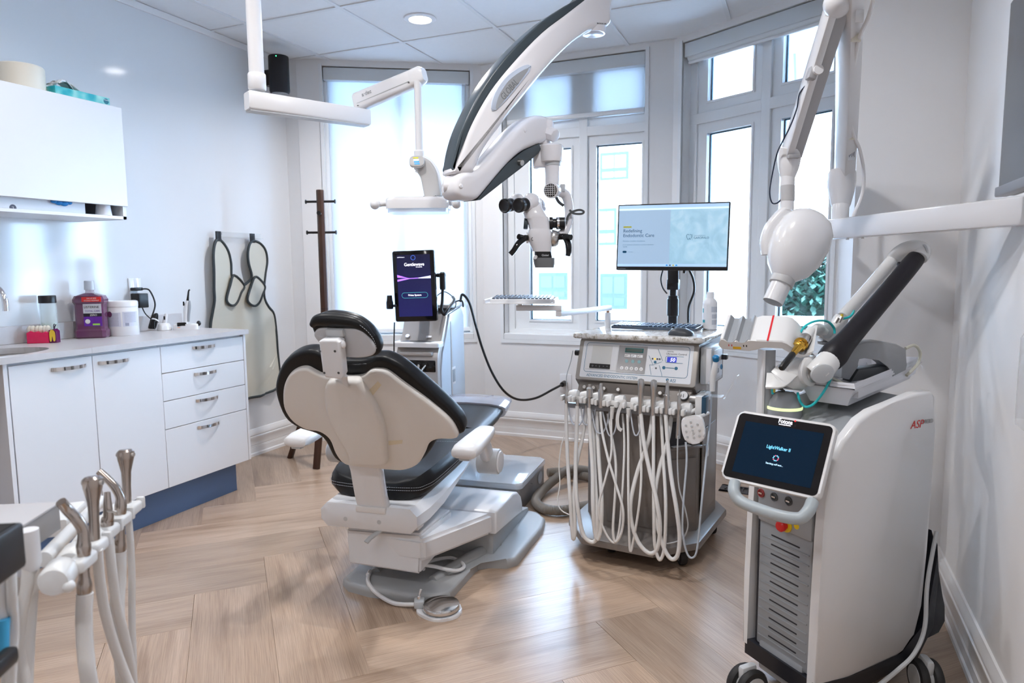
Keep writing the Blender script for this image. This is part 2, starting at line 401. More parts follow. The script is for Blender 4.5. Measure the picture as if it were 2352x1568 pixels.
# windows
def window(n, k, cols, label):
    o, d, L, s0, s1 = BAYS[k]; M = wfr(o, d)
    b = bmesh.new(); y0, y1 = .075, .15
    z = WZ0; zt = WZ1
    bx((s0, y0, z), (s1, y1, z+.045), M=M, bm=b); bx((s0, y0, zt-.04), (s1, y1, zt), M=M, bm=b)
    bx((s0, y0, z+.045), (s0+.05, y1, zt-.04), M=M, bm=b); bx((s1-.02, y0, z+.045), (s1, y1, zt-.04), M=M, bm=b)
    mid = (cols[0][1]+cols[1][0])/2; mw = .028 if k != 'left' else .006
    bx((mid-mw, y0-.004 if k != 'left' else y0+.05, z), (mid+mw, y1, zt), M=M, bm=b, r=.003)
    if k != 'left': bx((s0, y0-.003, 1.99), (s1, y1, 2.05), M=M, bm=b, r=.003)
    # stool board at the bottom of the opening
    bx((s0+.001, -.006, z-.022), (s1-.001, y0-.001, z+.018), M=M, bm=b, r=.003)
    # casing round the opening, flush on the wall
    for (a0, a1, c0, c1) in ((s0-.022, s0, z-.022, zt+.01), (s1, s1+.022, z-.022, zt+.01), (s0-.022, s1+.022, z-.045, z-.022)):
        bx((a0, -.008, c0), (a1, .01, c1), M=M, bm=b)
    W = struct('window_%d' % n, b, UPVC, label=label)
    for (c0, c1) in cols:
        l = s0+.05 if c0 == cols[0][0] else mid+mw; r_ = mid-mw if c0 == cols[0][0] else s1-.02
        for (g0, g1, q0, q1) in (((.80, 1.928, z+.045, 1.99), (2.112, 2.368, 2.05, zt-.04)) if k != 'left' else ((.75, 2.40, z+.045, zt-.04),)):
            t = bmesh.new()
            for (a, bb) in (((l, q0), (c0, q1)), ((c1, q0), (r_, q1)), ((c0, q0), (c1, g0)), ((c0, g1), (c1, q1))):
                if bb[0]-a[0] > .004 and bb[1]-a[1] > .004: bx((a[0], y0+.012, a[1]), (bb[0], y1-.005, bb[1]), M=M, bm=t)
            for (a, bb) in (((c0-.012, g0-.012), (c0, g1+.012)), ((c1, g0-.012), (min(c1+.012, r_), g1+.012)), ((c0, g0-.012), (c1, g0)), ((c0, g1), (c1, g1+.012))):
                bx((a[0], y0+.006, a[1]), (bb[0], y0+.02, bb[1]), M=M, bm=t)
            sh = obj('sash', t, UPVC, W, flat=True)
            t = bmesh.new()
            for (a, bb) in (((c0, g0), (c0+.006, g1)), ((c0, g1-.006), (c1, g1)), ((c0, g0), (c1, g0+.004)), ((c1-.004, g0), (c1, g1))):
                bx((a[0], .112, a[1]), (bb[0], .124, bb[1]), M=M, bm=t)
            obj('gasket', t, mat('window_gasket', (.03, .10, .17), .4), sh, flat=True)
            obj('pane', bx((c0-.004, .115, g0-.004), (c1+.004, .119, g1+.004), M=M), GLASS, sh, flat=True)
    return W
window(1, 'left', ((.115, .545), (.56, .99)), 'white framed bay window behind the lowered shade')
window(2, 'center', ((.308, .60), (.772, 1.065)), 'white framed middle bay window with two casements')
window(3, 'right', ((.187, .487), (.67, .95)), 'white framed right bay window with two casements')
# roller shades
def shade(k, drop, label, zc=2.372):
    o, d, L, s0, s1 = BAYS[k]; M = wfr(o, d)
    T = thing('roller_shade', M @ V(((s0+s1)/2, .04, 2.40)), label, 'window shade')
    obj('cassette', bx((s0+.004, .006, zc), (s1-.004, .068, 2.452), r=.006, M=M), mat('shade_cassette', (.74, .79, .83), .4), T)
    if drop:
        obj('shade_cloth', bx((s0+.02, .052, drop), (s1-.02, .0535, zc+.01), M=M), SHADE, T, flat=True)
        obj('bottom_bar', bx((s0+.016, .042, drop-.016), (s1-.016, .062, drop+.012), r=.005, M=M), UPVC, T)
        tb = bmesh.new(); tube(tb, [M @ V((s0+.03, .02, 2.38)), M @ V((s0+.03, .02, 1.5)), M @ V((s0+.035, .02, 1.02)), M @ V((s0+.045, .02, 1.0)), M @ V((s0+.055, .02, 1.02)), M @ V((s0+.05, .02, 2.38))], .0022, 6, 4)
        if k == 'left':
            T2 = T; obj('bead_chain', tb, WHITE, T2)
            for s in (s0, s1-.022): obj('side_channel', bx((s, .04, WZ0+.02), (s+.022, .07, zc), M=M, r=.003), UPVC, T)
        else: tb.free()
    else:
        obj('rolled_shade', cyl(bmesh.new(), M @ V((s0+.02, .038, 2.372)), M @ V((s1-.02, .038, 2.372)), .022), mat('shade_roll', (.80, .84, .87), .6), T)
        obj('bottom_bar', bx((s0+.016, .028, 2.335), (s1-.016, .048, 2.352), r=.005, M=M), UPVC, T)
shade('left', WZ0+.045, 'frosted roller shade lowered to the sill, behind the dental light')
shade('center', 2.118, 'roller shade lowered a third, behind the microscope arm')
shade('right', None, 'white roller shade rolled up above the right window')
# baseboards
BP = [(0, 0), (.016, 0), (.016, .016), (.011, .022), (.011, .055), (.0085, .058), (.011, .061), (.0085, .066), (.011, .069), (.011, .105), (.0155, .112), (.0155, .122), (.010, .127), (.015, .133), (.015, .146), (.009, .158), (.006, .168), (0, .170)]
def baseboard(name, a, b, label):
    a, b = V((*a, 0)), V((*b, 0)); u = (b-a).normalized(); n = V((-u.y, u.x, 0))
    t = bmesh.new(); m_ = Matrix.Identity(4)
    for i in range(3): m_[i][0], m_[i][1], m_[i][2], m_[i][3] = n[i], (0, 0, 1)[i], u[i], a[i]
    prism(t, BP, m_, (b-a).length); struct(name, t, TRIM, label=label, flat=False)
pL = BAY_L0+DL*1.19; pR = BAY_R0+DR*1.064
baseboard('baseboard_left', (XL, 3.66), (XL, 2.8), 'white moulded baseboard along the left wall')
baseboard('baseboard_stub', (-3.028, 3.70), (XL, 3.66), 'short white moulded baseboard at the wall stub')
baseboard('baseboard_bay_left', BAY_L0[:2], pL[:2], 'white moulded baseboard below the shaded window')
baseboard('baseboard_bay_center', BAY_R0[:2], BAY_L0[:2], 'white moulded baseboard below the middle window')
baseboard('baseboard_bay_right', pR[:2], BAY_R0[:2], 'white moulded baseboard below the right window')
baseboard('baseboard_pier_side', (PIER_X, PIER_Y), (PIER_X, 3.76), 'white moulded baseboard on the pier side')
baseboard('baseboard_pier', (XR, PIER_Y), (PIER_X, PIER_Y), 'white moulded baseboard on the pier front')
baseboard('baseboard_right', (XR, YB), (XR, PIER_Y), 'white moulded baseboard along the right wall')
# ceiling: slab, tiles, bars
ce = struct('ceiling', bx((XL-.12, YB-.12, CEIL+.02), (XR+.12, 4.6, CEIL+.10)), CEILT, label='white suspended ceiling of square tiles')
GX = [-2.85+.61*k for k in range(-1, 7)]; GY = [3.09+.61*k for k in range(-9, 3)]
tme = bpy.data.meshes.new('ceiling_tile'); tb = bx((.002, .002, 0), (.608, .608, .012), r=.002, seg=1); tb.to_mesh(tme); tb.free(); tme.materials.append(CEILT)
for x in GX[:-1]:
    for y in GY:
        if x > .48 or y+.61 < YB: continue
        o = bpy.data.objects.new('ceiling_tile', tme); COL.objects.link(o); o.location = (x, y, CEIL+.002); o.parent = ce
BAR = mat('ceiling_bar', (.84, .86, .88), .4)
for x in GX:
    if XL < x < XR: obj('grid_bar', bx((x-.011, YB, CEIL-.004), (x+.011, 4.5, CEIL+.004)), BAR, ce, flat=True)
for y in GY:
    if y > YB: obj('grid_bar', bx((XL, y-.011, CEIL-.0035), (XR, y+.011, CEIL+.004)), BAR, ce, flat=True)
struct('trim_1', bx((XL, YB, CEIL-.035), (XL+.012, 3.66, CEIL), r=.002), TRIM, label='thin white trim strip where left wall meets ceiling')
DOWN = at(965, 43, z=CEIL); DOWNLIGHTS[0] = (DOWN.x, DOWN.y)
lamp0 = [o for o in SC.objects if o.name.startswith('downlight_lamp')][0]; lamp0.location = (DOWN.x, DOWN.y, CEIL-.012)
spots = ['above the chair, right of the ceiling pole', 'over the middle of the room', 'in front of the wall cabinet', 'over the laser unit', 'behind the viewer in the middle', 'behind the viewer on the left', 'behind the viewer on the right']
for i, (x, y) in enumerate(DOWNLIGHTS):
    T = thing('ceiling_light', (x, y, CEIL), 'round white recessed downlight ' + spots[i], 'ceiling light', 'recessed ceiling downlights')
    obj('trim_ring', lathe(bmesh.new(), [(.058, -.003), (.062, -.008), (.085, -.004), (.088, .001), (.058, .001)], (x, y, CEIL)), WHITE, T)
    obj('lens', lathe(bmesh.new(), [(0, -.004), (.058, -.005), (.058, 0), (0, 0)], (x, y, CEIL)), mat('lamp_lens', (1, .97, .93), .5, emit=14), T)
# ---------------------------------------------------------------- outside
PORCH = mat('porch_paint', (.22, .27, .35), .5)
b = bx((-6, 4.75, -.25), (3, 6.6, -.15)); 
tag(obj('porch_floor', b, PORCH, flat=True), 'pale porch floor outside the bay windows', kind='structure')
b = bx((-4.5, 4.6, 2.62), (3.2, 6.3, 2.72)); so = tag(obj('porch_soffit', b, PORCH, flat=True), 'pale blue porch soffit seen through the upper panes', kind='structure')
for k in range(11): obj('groove', bx((-4.3+k*.7, 4.62, 2.616), (-4.285+k*.7, 6.28, 2.621)), mat('groove', (.05, .07, .10), .6), so, flat=True)
T = thing('porch_railing', (-.5, 6.35, -.15), 'white porch railing with balusters outside the windows', 'railing')
RW = mat('rail_white', (.85, .87, .9), .45)
obj('top_rail', bx((-4.2, 6.31, .64), (2.4, 6.39, .72), r=.01), RW, T); obj('bottom_rail', bx((-4.2, 6.33, -.08), (2.4, 6.37, -.02)), RW, T)
obj('mid_rail', bx((-4.2, 6.33, .48), (2.4, 6.37, .52)), RW, T)
for k in range(45): obj('baluster', bx((-4.1+k*.145, 6.335, -.08), (-4.06+k*.145, 6.365, .5)), RW, T, flat=True)
struct('ground', bx((-30, 4.8, -1.0), (30, 40, -.9)), mat('street', (.45, .47, .5), .9), label='pale street surface outside')
def facade(name, x0, x1, y, z1, m_, wins, label):
    T = thing(name, ((x0+x1)/2, y, -.9), label, 'building')
    obj('wall', bx((x0, y, -.9), (x1, y+.3, z1)), m_, T, flat=True)
    obj('cornice', bx((x0-.1, y-.12, z1-.25), (x1+.1, y+.3, z1)), RW, T, flat=True)
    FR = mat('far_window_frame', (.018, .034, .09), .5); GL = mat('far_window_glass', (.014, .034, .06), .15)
    for (u0, v0, u1, v1) in wins:
        a = at(u0, v1, y=y-.02); c = at(u1, v0, y=y-.02)
        w_ = obj('window_frame', bx((a.x-.04, y-.05, a.z-.04), (c.x+.04, y-.005, c.z+.04)), FR, T, flat=True)
        nx = 2
        for i in range(nx):
            for (q0, q1) in ((0, .34), (.38, 1)):
                ww = (c.x-a.x); hh = c.z-a.z
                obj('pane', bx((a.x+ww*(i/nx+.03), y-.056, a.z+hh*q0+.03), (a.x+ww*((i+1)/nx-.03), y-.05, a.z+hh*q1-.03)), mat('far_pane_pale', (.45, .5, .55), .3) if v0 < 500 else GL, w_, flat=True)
        obj('sill', bx((a.x-.1, y-.14, a.z-.14), (c.x+.1, y, a.z-.04)), RW, T, flat=True)
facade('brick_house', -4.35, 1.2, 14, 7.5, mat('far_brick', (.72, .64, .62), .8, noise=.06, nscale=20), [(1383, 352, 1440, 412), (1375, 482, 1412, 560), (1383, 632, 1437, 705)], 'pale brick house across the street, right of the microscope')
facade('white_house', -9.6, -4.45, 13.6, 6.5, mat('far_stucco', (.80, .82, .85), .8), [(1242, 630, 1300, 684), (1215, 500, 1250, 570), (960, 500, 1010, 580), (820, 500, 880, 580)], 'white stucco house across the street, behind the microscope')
# hedge beside the porch
HC = at(1835, 655, D=8.2)
T = thing('evergreen_shrub', (HC.x, HC.y, -.9), 'dark green evergreen shrub beyond the right window railing', 'shrub')
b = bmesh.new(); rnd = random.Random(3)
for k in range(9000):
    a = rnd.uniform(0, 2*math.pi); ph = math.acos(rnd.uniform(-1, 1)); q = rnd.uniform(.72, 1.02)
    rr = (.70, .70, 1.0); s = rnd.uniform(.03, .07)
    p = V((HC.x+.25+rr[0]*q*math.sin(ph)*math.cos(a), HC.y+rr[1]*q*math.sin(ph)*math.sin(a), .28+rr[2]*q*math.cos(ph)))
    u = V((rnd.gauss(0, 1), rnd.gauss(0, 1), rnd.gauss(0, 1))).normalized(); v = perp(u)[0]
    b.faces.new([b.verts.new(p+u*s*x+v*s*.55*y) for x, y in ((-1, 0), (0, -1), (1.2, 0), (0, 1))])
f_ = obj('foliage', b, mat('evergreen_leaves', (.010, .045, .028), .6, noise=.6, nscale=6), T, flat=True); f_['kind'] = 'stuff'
obj('stem', cyl(bmesh.new(), (HC.x+.25, HC.y, -.9), (HC.x+.25, HC.y, .2), .05), mat('bark', (.08, .05, .035), .9), T)
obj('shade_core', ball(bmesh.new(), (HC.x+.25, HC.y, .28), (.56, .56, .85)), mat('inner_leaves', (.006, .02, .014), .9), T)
# ================================================================ LEFT WALL: cabinets and what stands on them
CF = -2.66; LAM = mat('white_laminate', (.84, .85, .88), .30); EDGE = mat('laminate_edge', (.55, .56, .60), .5)
def pull(parent, y0, y1, z, x):
    t = bmesh.new(); n = 14; pts = []
    for k in range(n+1):
        s = k/n; pts.append(V((x+.002+.024*math.sin(math.pi*min(1, max(0, s)))**.7, y0+(y1-y0)*s, z)))
    sweep(t, pts, [(-.0025, -.007), (.0025, -.007), (.0025, .007), (-.0025, .007)])
    return obj('handle', t, CHROME, parent)
T = thing('sink_cabinet', (CF-.2, 1.91, 0), 'white base cabinet with two tall doors under the sink', 'cabinet')
obj('body', bx((XL+.002, 1.588, .16), (CF-.02, 2.239, .822)), LAM, T, flat=True)
for y0, y1, h0, h1 in ((1.59, 1.9125, 1.745, 1.885), (1.9155, 2.2385, 1.94, 2.08)):
    d = obj('door', bx((CF-.019, y0, .158), (CF, y1, .812), r=.0012, seg=1), LAM, T); pull(d, h0, h1, .778, CF)
obj('plinth', bx((XL+.002, 1.588, 0), (-2.712, 2.70, .158)), mat('blue_plinth', (.10, .17, .32), .35), T, flat=True)['label'] = 'blue grey recessed plinth'
T = thing('drawer_cabinet', (CF-.2, 2.5, 0), 'white base cabinet with four drawers at the counter end', 'cabinet')
obj('body', bx((XL+.002, 2.2405, .16), (CF-.02, 2.741, .822)), LAM, T, flat=True)
obj('end_panel', bx((XL+.002, 2.743, .158), (CF+.001, 2.758, .822), r=.001, seg=1), LAM, T)
for z0, z1 in ((.158, .4285), (.4315, .559), (.562, .688), (.691, .812)):
    d = obj('drawer', bx((CF-.019, 2.2405, z0), (CF, 2.741, z1), r=.0012, seg=1), LAM, T); pull(d, 2.42, 2.556, z1-.027 if z1 < .8 else .788, CF)
# knee-space cabinet at the left picture edge
T = thing('open_base_unit', (CF-.2, 1.3, 0), 'grey recessed base unit left of the sink doors', 'cabinet')
obj('end_panel', bx((XL+.002, 1.57, .158), (CF, 1.586, .822), r=.001, seg=1), LAM, T)
obj('plinth', bx((XL+.002, 1.0, 0), (-2.712, 1.586, .158)), MATS['blue_plinth'], T, flat=True)
obj('recess_panel', bx((XL+.01, 1.0, .16), (XL+.025, 1.568, .822)), mat('recess_grey', (.50, .52, .56), .5), T, flat=True)
# worktop with oval sink cut-out
WT = mat('grey_quartz', (.60, .58, .59), .30, noise=.04, nscale=60)
T = thing('worktop', (-2.88, 1.9, .824), 'grey quartz worktop with low backsplash along the left wall', 'worktop')
t = bmesh.new(); SY, SX, SRY, SRX = 1.63, -2.85, .215, .155; Z0, Z1 = .824, .848
def ringtop(z, flip):
    n = 48; A, B = [], []
    x0, x1, y0, y1 = XL+.002, -2.638, 1.38, 1.90
    for k in range(n):
        a = 2*math.pi*k/n; c, s = math.cos(a), math.sin(a)
        B.append(t.verts.new((SX+SRX*c, SY+SRY*s, z)))
        q = min((x1-SX)/c if c > 1e-6 else 9, (x0-SX)/c if c < -1e-6 else 9, (y1-SY)/s if s > 1e-6 else 9, (y0-SY)/s if s < -1e-6 else 9)
        A.append(t.verts.new((SX+q*c, SY+q*s, z)))
    for k in range(n):
        k2 = (k+1) % n; t.faces.new((A[k], A[k2], B[k2], B[k]))
    return A, B
A1, B1 = ringtop(Z1, 0); A2, B2 = ringtop(Z0, 1)
for k in range(48):
    k2 = (k+1) % 48; t.faces.new((B1[k], B1[k2], B2[k2], B2[k]))
    if min(A1[k].co.x, A1[k2].co.x) > -2.64: t.faces.new((A1[k], A1[k2], A2[k2], A2[k]))
bx((XL+.002, 1.90, Z0), (-2.638, 2.762, Z1), bm=t); bx((XL+.002, .9, Z0), (-2.638, 1.38, Z1), bm=t)
bx((-2.66, 1.37, Z0+.0005), (-2.6385, 1.91, Z1-.0005), bm=t)
obj('slab', t, WT, T, flat=True)
obj('backsplash', bx((XL+.001, .9, Z1), (XL+.021, 2.762, .925), r=.002, seg=1), WT, T)
T = thing('sink', (SX, SY, .65), 'oval stainless steel sink set under the worktop', 'sink')
prof = [(1.0, .823), (.99, .80), (.95, .75), (.85, .70), (.6, .675), (.15, .668), (0, .668)]
t = bmesh.new(); lathe(t, [(r_*.158, h) for r_, h in prof], (SX, SY, 0), sx=SRY/.155*1.0, sy=1.0, n=32)
obj('bowl', t, STEEL, T); obj('drain', lathe(bmesh.new(), [(.022, .670), (.02, .674), (0, .674)], (SX, SY, 0)), CHROME, T)
sp = at(6, 702, x=-2.95)
T = thing('faucet', (-3.05, sp.y-.02, Z1), 'chrome gooseneck faucet at the left edge of the worktop', 'faucet')
obj('base', lathe(bmesh.new(), [(.026, 0), (.026, .02), (.016, .035), (.014, .08)], (-3.05, sp.y, Z1)), CHROME, T)
t = bmesh.new(); y = sp.y
tube(t, [(-3.05, y, .9), (-3.05, y, 1.03), (-3.04, y, 1.07), (-3.0, y, 1.095), (-2.96, y, 1.085), (-2.935, y, 1.05), (-2.932, y, 1.0)], .011, 12)
obj('spout', t, CHROME, T); obj('lever', cyl(bmesh.new(), (-3.05, y, .92), (-3.0, y-.06, .95), .006), CHROME, T)
# ---------------- upper cabinet
T = thing('wall_cabinet', (-2.96, 1.5, 1.385), 'white wall cabinet with a flap door and open niche below', 'cabinet')
UF = -2.80
t = bmesh.new(); bx((XL+.002, .95, 1.385), (UF-.012, 2.236, 1.398), bm=t); bx((XL+.002, .95, 1.86), (UF-.02, 2.236, 1.872), bm=t)
bx((XL+.002, 2.220, 1.385), (UF-.012, 2.236, 1.872), bm=t); bx((XL+.002, .95, 1.385), (UF-.02, .966, 1.872), bm=t); bx((XL+.002, .95, 1.39), (XL+.012, 2.23, 1.87), bm=t)
obj('body', t, LAM, T, flat=True)
obj('flap_door', bx((UF-.018, .95, 1.442), (UF, 2.238, 1.872), r=.0015, seg=1), LAM, T)
g = at(0, 500, x=-2.9)
T = thing('glove_dispenser', (-2.9, 1.87, 1.398), 'white cardboard glove box in the niche under the wall cabinet', 'box')
obj('carton', bx((-2.96, 1.55, 1.399), (-2.835, 2.06, 1.50), r=.002, seg=1), mat('white_card', (.86, .88, .93), .5), T)
lg = at(30, 477, x=-2.834); obj('logo', lathe(bmesh.new(), [(.013, 0), (.013, .0006)], (-2.835, lg.y, lg.z), (1, 0, 0)), mat('logo_grey', (.10, .10, .14), .5), T)
lm = bmesh.new()
for a, b_ in (((-.005, .003), (.003, .0042)), ((.0, -.006), (.0012, .003))):
    bx((-2.8346, lg.y+a[0], lg.z+a[1]), (-2.8336, lg.y+b_[0], lg.z+b_[1]), bm=lm)
obj('logo_mark', lm, WHITE, T, flat=True)
gb = at(140, 468, x=-2.83)
t = bmesh.new()
for k, (dy, dz, rr) in enumerate([(-.03, 0, .014), (-.01, -.004, .017), (.012, -.006, .018), (.034, -.001, .013)]): ball(t, (-2.828, gb.y+dy, gb.z+dz+.008), (rr*.5, rr, rr*.6))
obj('blue_glove', t, mat('nitrile_blue', (.01, .22, .60), .5), T)
cp = at(230, 490, x=-2.87)
T = thing('plastic_cup', (-2.845, cp.y, 1.399), 'clear ribbed plastic cup upside down in the cabinet niche', 'cup')
obj('cup', lathe(bmesh.new(), [(.034, 0), (.033, .004), (.024, .075), (.0235, .078), (0, .078)], (-2.848, cp.y, 1.399)), mat('milky_plastic', (.85, .87, .92), .2), T)
r0 = at(52, 195, x=-2.90)
T = thing('paper_roll', (-2.90, r0.y, 1.872), 'cream wrapped roll of sterilisation film on the wall cabinet', 'roll')
obj('film', lathe(bmesh.new(), [(.018, 0), (.078, 0), (.082, .004), (.082, .092), (.078, .097), (.018, .097)], (-2.905, r0.y, 1.873)), mat('cream_film', (.80, .76, .66), .35), T)
obj('core', lathe(bmesh.new(), [(.014, .002), (.019, .002), (.019, .098), (.014, .098)], (-2.905, r0.y, 1.873)), mat('card_core', (.55, .45, .33), .7), T)
def tissue_mat():
    mt = bpy.data.materials.new('tissue_carton'); mt.use_nodes = True; nt = mt.node_tree; b_ = nt.nodes['Principled BSDF']
    tc = nt.nodes.new('ShaderNodeTexCoord'); n = nt.nodes.new('ShaderNodeTexVoronoi'); n.inputs['Scale'].default_value = 28; n.feature = 'SMOOTH_F1'
    nt.links.new(tc.outputs['Object'], n.inputs['Vector'])
    r_ = ramp(nt, n.outputs['Distance'], [(.2, (.01, .42, .50)), (.45, (.10, .58, .60)), (.7, (.45, .80, .74))]); nt.links.new(r_.outputs[0], b_.inputs['Base Color'])
    b_.inputs['Roughness'].default_value = .5; return mt
tb0 = at(127, 218, x=-2.84); tb1 = at(252, 240, x=-2.84)
T = thing('tissue_box', (-2.90, (tb0.y+tb1.y)/2, 1.872), 'teal watercolour tissue box with a white tissue pulled out', 'tissue box')
obj('carton', bx((-2.955, tb0.y, 1.873), (-2.838, tb1.y, 1.912), r=.001, seg=1), tissue_mat(), T)
t = bmesh.new(); my = (tb0.y+tb1.y)/2-.02
secs = []
for k in range(7):
    s = k/6; secs.append([(-2.90+.012*math.sin(j*1.7+k)+(-.045+.09*j/9)*(.3+.7*(1-s)), my-.07+.13*s+.008*math.sin(j*2+k*1.3), 1.913+.045*math.sin(math.pi*min(1, s*1.15+.1))*(1-.4*s)+.006*math.sin(j*1.1+k)) for j in range(10)])
rings = [[t.verts.new(p) for p in s] for s in secs]
for a, b_ in zip(rings, rings[1:]):
    for j in range(9): t.faces.new((a[j], a[j+1], b_[j+1], b_[j]))
ti = obj('tissue', t, mat('tissue_paper', (.88, .90, .92), .8), T); so_ = ti.modifiers.new('s', 'SOLIDIFY'); so_.thickness = .0012
obj('brand_patch', lathe(bmesh.new(), [(.012, 0), (.012, .0007)], (-2.838, tb1.y-.018, 1.895), (1, 0, 0)), mat('brand_teal', (.0, .16, .22), .5), T)
text('brand_text', 'Kleenex', frame((-2.837, tb1.y-.028, 1.898), (0, 1, 0), (0, 0, 1)), .007, WHITE, T)
# ---------------- counter items
CZ = Z1
def stand(u, v): return at(u, v, z=CZ)
p = stand(214, 775)
T = thing('mouthwash_bottle', (p.x, p.y, CZ), 'large purple mouthwash bottle with clear cap on the worktop', 'bottle')
PUR = mat('purple_liquid', (.15, .055, .12), .12, coat=.5)
u = V((-p.y, p.x, 0)).normalized()*-1; u = V((.82, .57, 0)).normalized(); n = V((u.y, -u.x, 0))
M = frame((p.x, p.y, CZ), u, (0, 0, 1)); M = frame((p.x, p.y, CZ), u, n=(0, 0, 1))
def oct_(w_, d_, z): 
    c = min(w_, d_)*.32; return [M @ V(q) for q in ((w_, d_-c, z), (w_-c, d_, z), (-w_+c, d_, z), (-w_, d_-c, z), (-w_, -d_+c, z), (-w_+c, -d_, z), (w_-c, -d_, z), (w_, -d_+c, z))]
t = bmesh.new(); loft(t, [oct_(.061, .036, 0), oct_(.066, .041, .006), oct_(.066, .041, .034), oct_(.060, .036, .042), oct_(.060, .036, .155), oct_(.066, .041, .165), oct_(.066, .041, .178), oct_(.058, .036, .195), oct_(.022, .020, .207)])
obj('body', t, PUR, T, ang=25)
obj('neck', lathe(bmesh.new(), [(.021, .205), (.018, .212), (.018, .224)], (p.x, p.y, CZ)), clear_mat('clear_neck', (.6, .5, .6), .5), T)
obj('cap', lathe(bmesh.new(), [(.022, .222), (.022, .226), (.0205, .262), (.018, .264), (0, .264)], (p.x, p.y, CZ)), mat('clear_cap', (.62, .66, .72), .15), T)
f0 = -.0375
def lab(name, x0, x1, z0, z1, m_, e=.0008): return obj(name, bx((x0, f0-e, z0), (x1, f0, z1), M=M), m_, T, flat=True)
lab('label_red', -.022, .058, .168, .190, mat('label_red', (.75, .03, .03), .4), .0055)
lab('label_silver', -.020, .056, .115, .158, mat('label_silver', (.60, .62, .68), .35))
lab('label_dark', -.020, .056, .100, .115, mat('label_ink', (.02, .015, .03), .4))
lab('label_purple', -.020, .056, .056, .100, mat('label_violet', (.13, .02, .33), .4))
lab('label_green', .016, .046, .060, .068, mat('label_lime', (.35, .70, .10), .4), .0012)
def Mt(x, z, e=.0012): return M @ Matrix.Translation((x, f0-e, z)) @ Matrix.Rotation(R(90), 4, 'X')
INKD = MATS['label_ink']
text('label_text', 'LISTERINE', Mt(-.017, .139), .0145, INKD, T); text('label_text', 'TOTAL CARE', Mt(-.012, .122), .0105, MATS['label_violet'], T)
text('label_text', 'ZERO', Mt(.006, .103), .012, WHITE, T); text('label_text', 'VALUE SIZE', Mt(-.001, .181, .006), .008, WHITE, T); text('label_text', 'ECONO FORMAT', Mt(-.012, .171, .006), .008, WHITE, T)
obj('label_badge', lathe(bmesh.new(), [(.011, 0), (.009, .0005), (.009, .0006), (.011, .0006)], M @ V((-.004, f0-.001, .078)), M.to_3x3() @ V((0, -1, 0))), WHITE, T)
p = stand(284, 769)
T = thing('wipes_tub', (p.x, p.y, CZ), 'white disinfecting wipes tub with printed label on the worktop', 'tub')
obj('tub', lathe(bmesh.new(), [(.066, 0), (.069, .004), (.069, .138), (.066, .142)], (p.x, p.y, CZ), n=40), WHITE, T)
obj('lid', lathe(bmesh.new(), [(.071, .139), (.071, .158), (.068, .164), (.060, .167), (0, .167)], (p.x, p.y, CZ), n=40), WHITEG, T)
t = bmesh.new(); a0 = math.degrees(math.atan2(-p.y, -p.x))
def wrap(t, r_, da0, da1, z0, z1):
    k = 10; pr = []
    for i in range(k+1):
        a = R(a0+da0+(da1-da0)*i/k); pr.append((p.x+r_*math.cos(a), p.y+r_*math.sin(a)))
    for (x0, y0), (x1, y1) in zip(pr, pr[1:]): t.faces.new([t.verts.new(q) for q in ((x0, y0, CZ+z0), (x1, y1, CZ+z0), (x1, y1, CZ+z1), (x0, y0, CZ+z1))])
wrap(t, .0695, 0, 62, .045, .115); wrap(t, .0695, -62, -6, .045, .112)
obj('label', t, mat('tub_label', (.68, .70, .80), .5), T)
t = bmesh.new()
for k in range(11): wrap(t, .0698, -58, -14, .05+k*.0055, .052+k*.0055)
for k in range(8): wrap(t, .0698, 6, 52, .065+k*.006, .0668+k*.006)
wrap(t, .0699, 8, 22, .048, .062)
obj('label_print', t, mat('tub_print', (.35, .36, .48), .6), T)['kind'] = 'stuff'
ba = R(a0-48); obj('label_badge', lathe(bmesh.new(), [(.0135, 0), (.0115, .0006), (.0115, .001), (.0135, .001)], (p.x+.0693*math.cos(ba), p.y+.0693*math.sin(ba), CZ+.104), (math.cos(ba), math.sin(ba), 0)), mat('badge_plum', (.20, .06, .16), .5), T)
b0 = at(116, 780, x=-3.055)
T = thing('water_bottle', (b0.x, b0.y, CZ), 'clear slim bottle with black cap behind the tooth model', 'bottle')
obj('bottle', lathe(bmesh.new(), [(.030, 0), (.033, .004), (.033, .165), (.030, .172)], (b0.x, b0.y, CZ)), clear_mat('clear_bottle', (.72, .80, .80), .35), T)
obj('liquid', lathe(bmesh.new(), [(.029, .004), (.029, .085)], (b0.x, b0.y, CZ)), clear_mat('pale_liquid', (.70, .82, .68), .45), T)
obj('cap', lathe(bmesh.new(), [(.034, .17), (.034, .200), (.032, .203), (0, .203)], (b0.x, b0.y, CZ)), BLACK, T)
p = stand(100, 787)
T = thing('tooth_model', (p.x, p.y, CZ), 'pink gum tooth model with a cutaway root at the sink', 'dental model')
M = frame((p.x, p.y, CZ), (.82, .57, 0), n=(0, 0, 1))
gum = [(-.055, 0), (.030, 0), (.030, .044), (.018, .050), (.004, .042), (-.012, .052), (-.028, .046), (-.040, .054), (-.055, .046)]
M2 = M @ Matrix.Rotation(R(90), 4, 'X')
t = bmesh.new(); prism(t, gum, M2 @ Matrix.Translation((0, 0, -.02)), .042, .003); obj('gum', t, mat('pink_gum', (.75, .01, .10), .18, coat=.4), T)
t = bmesh.new(); prism(t, [(.031, 0), (.060, .0), (.060, .05), (.050, .060), (.031, .056)], M2 @ Matrix.Translation((0, 0, -.018)), .038, .002); obj('cutaway_block', t, mat('plum_resin', (.12, .01, .08), .2), T)
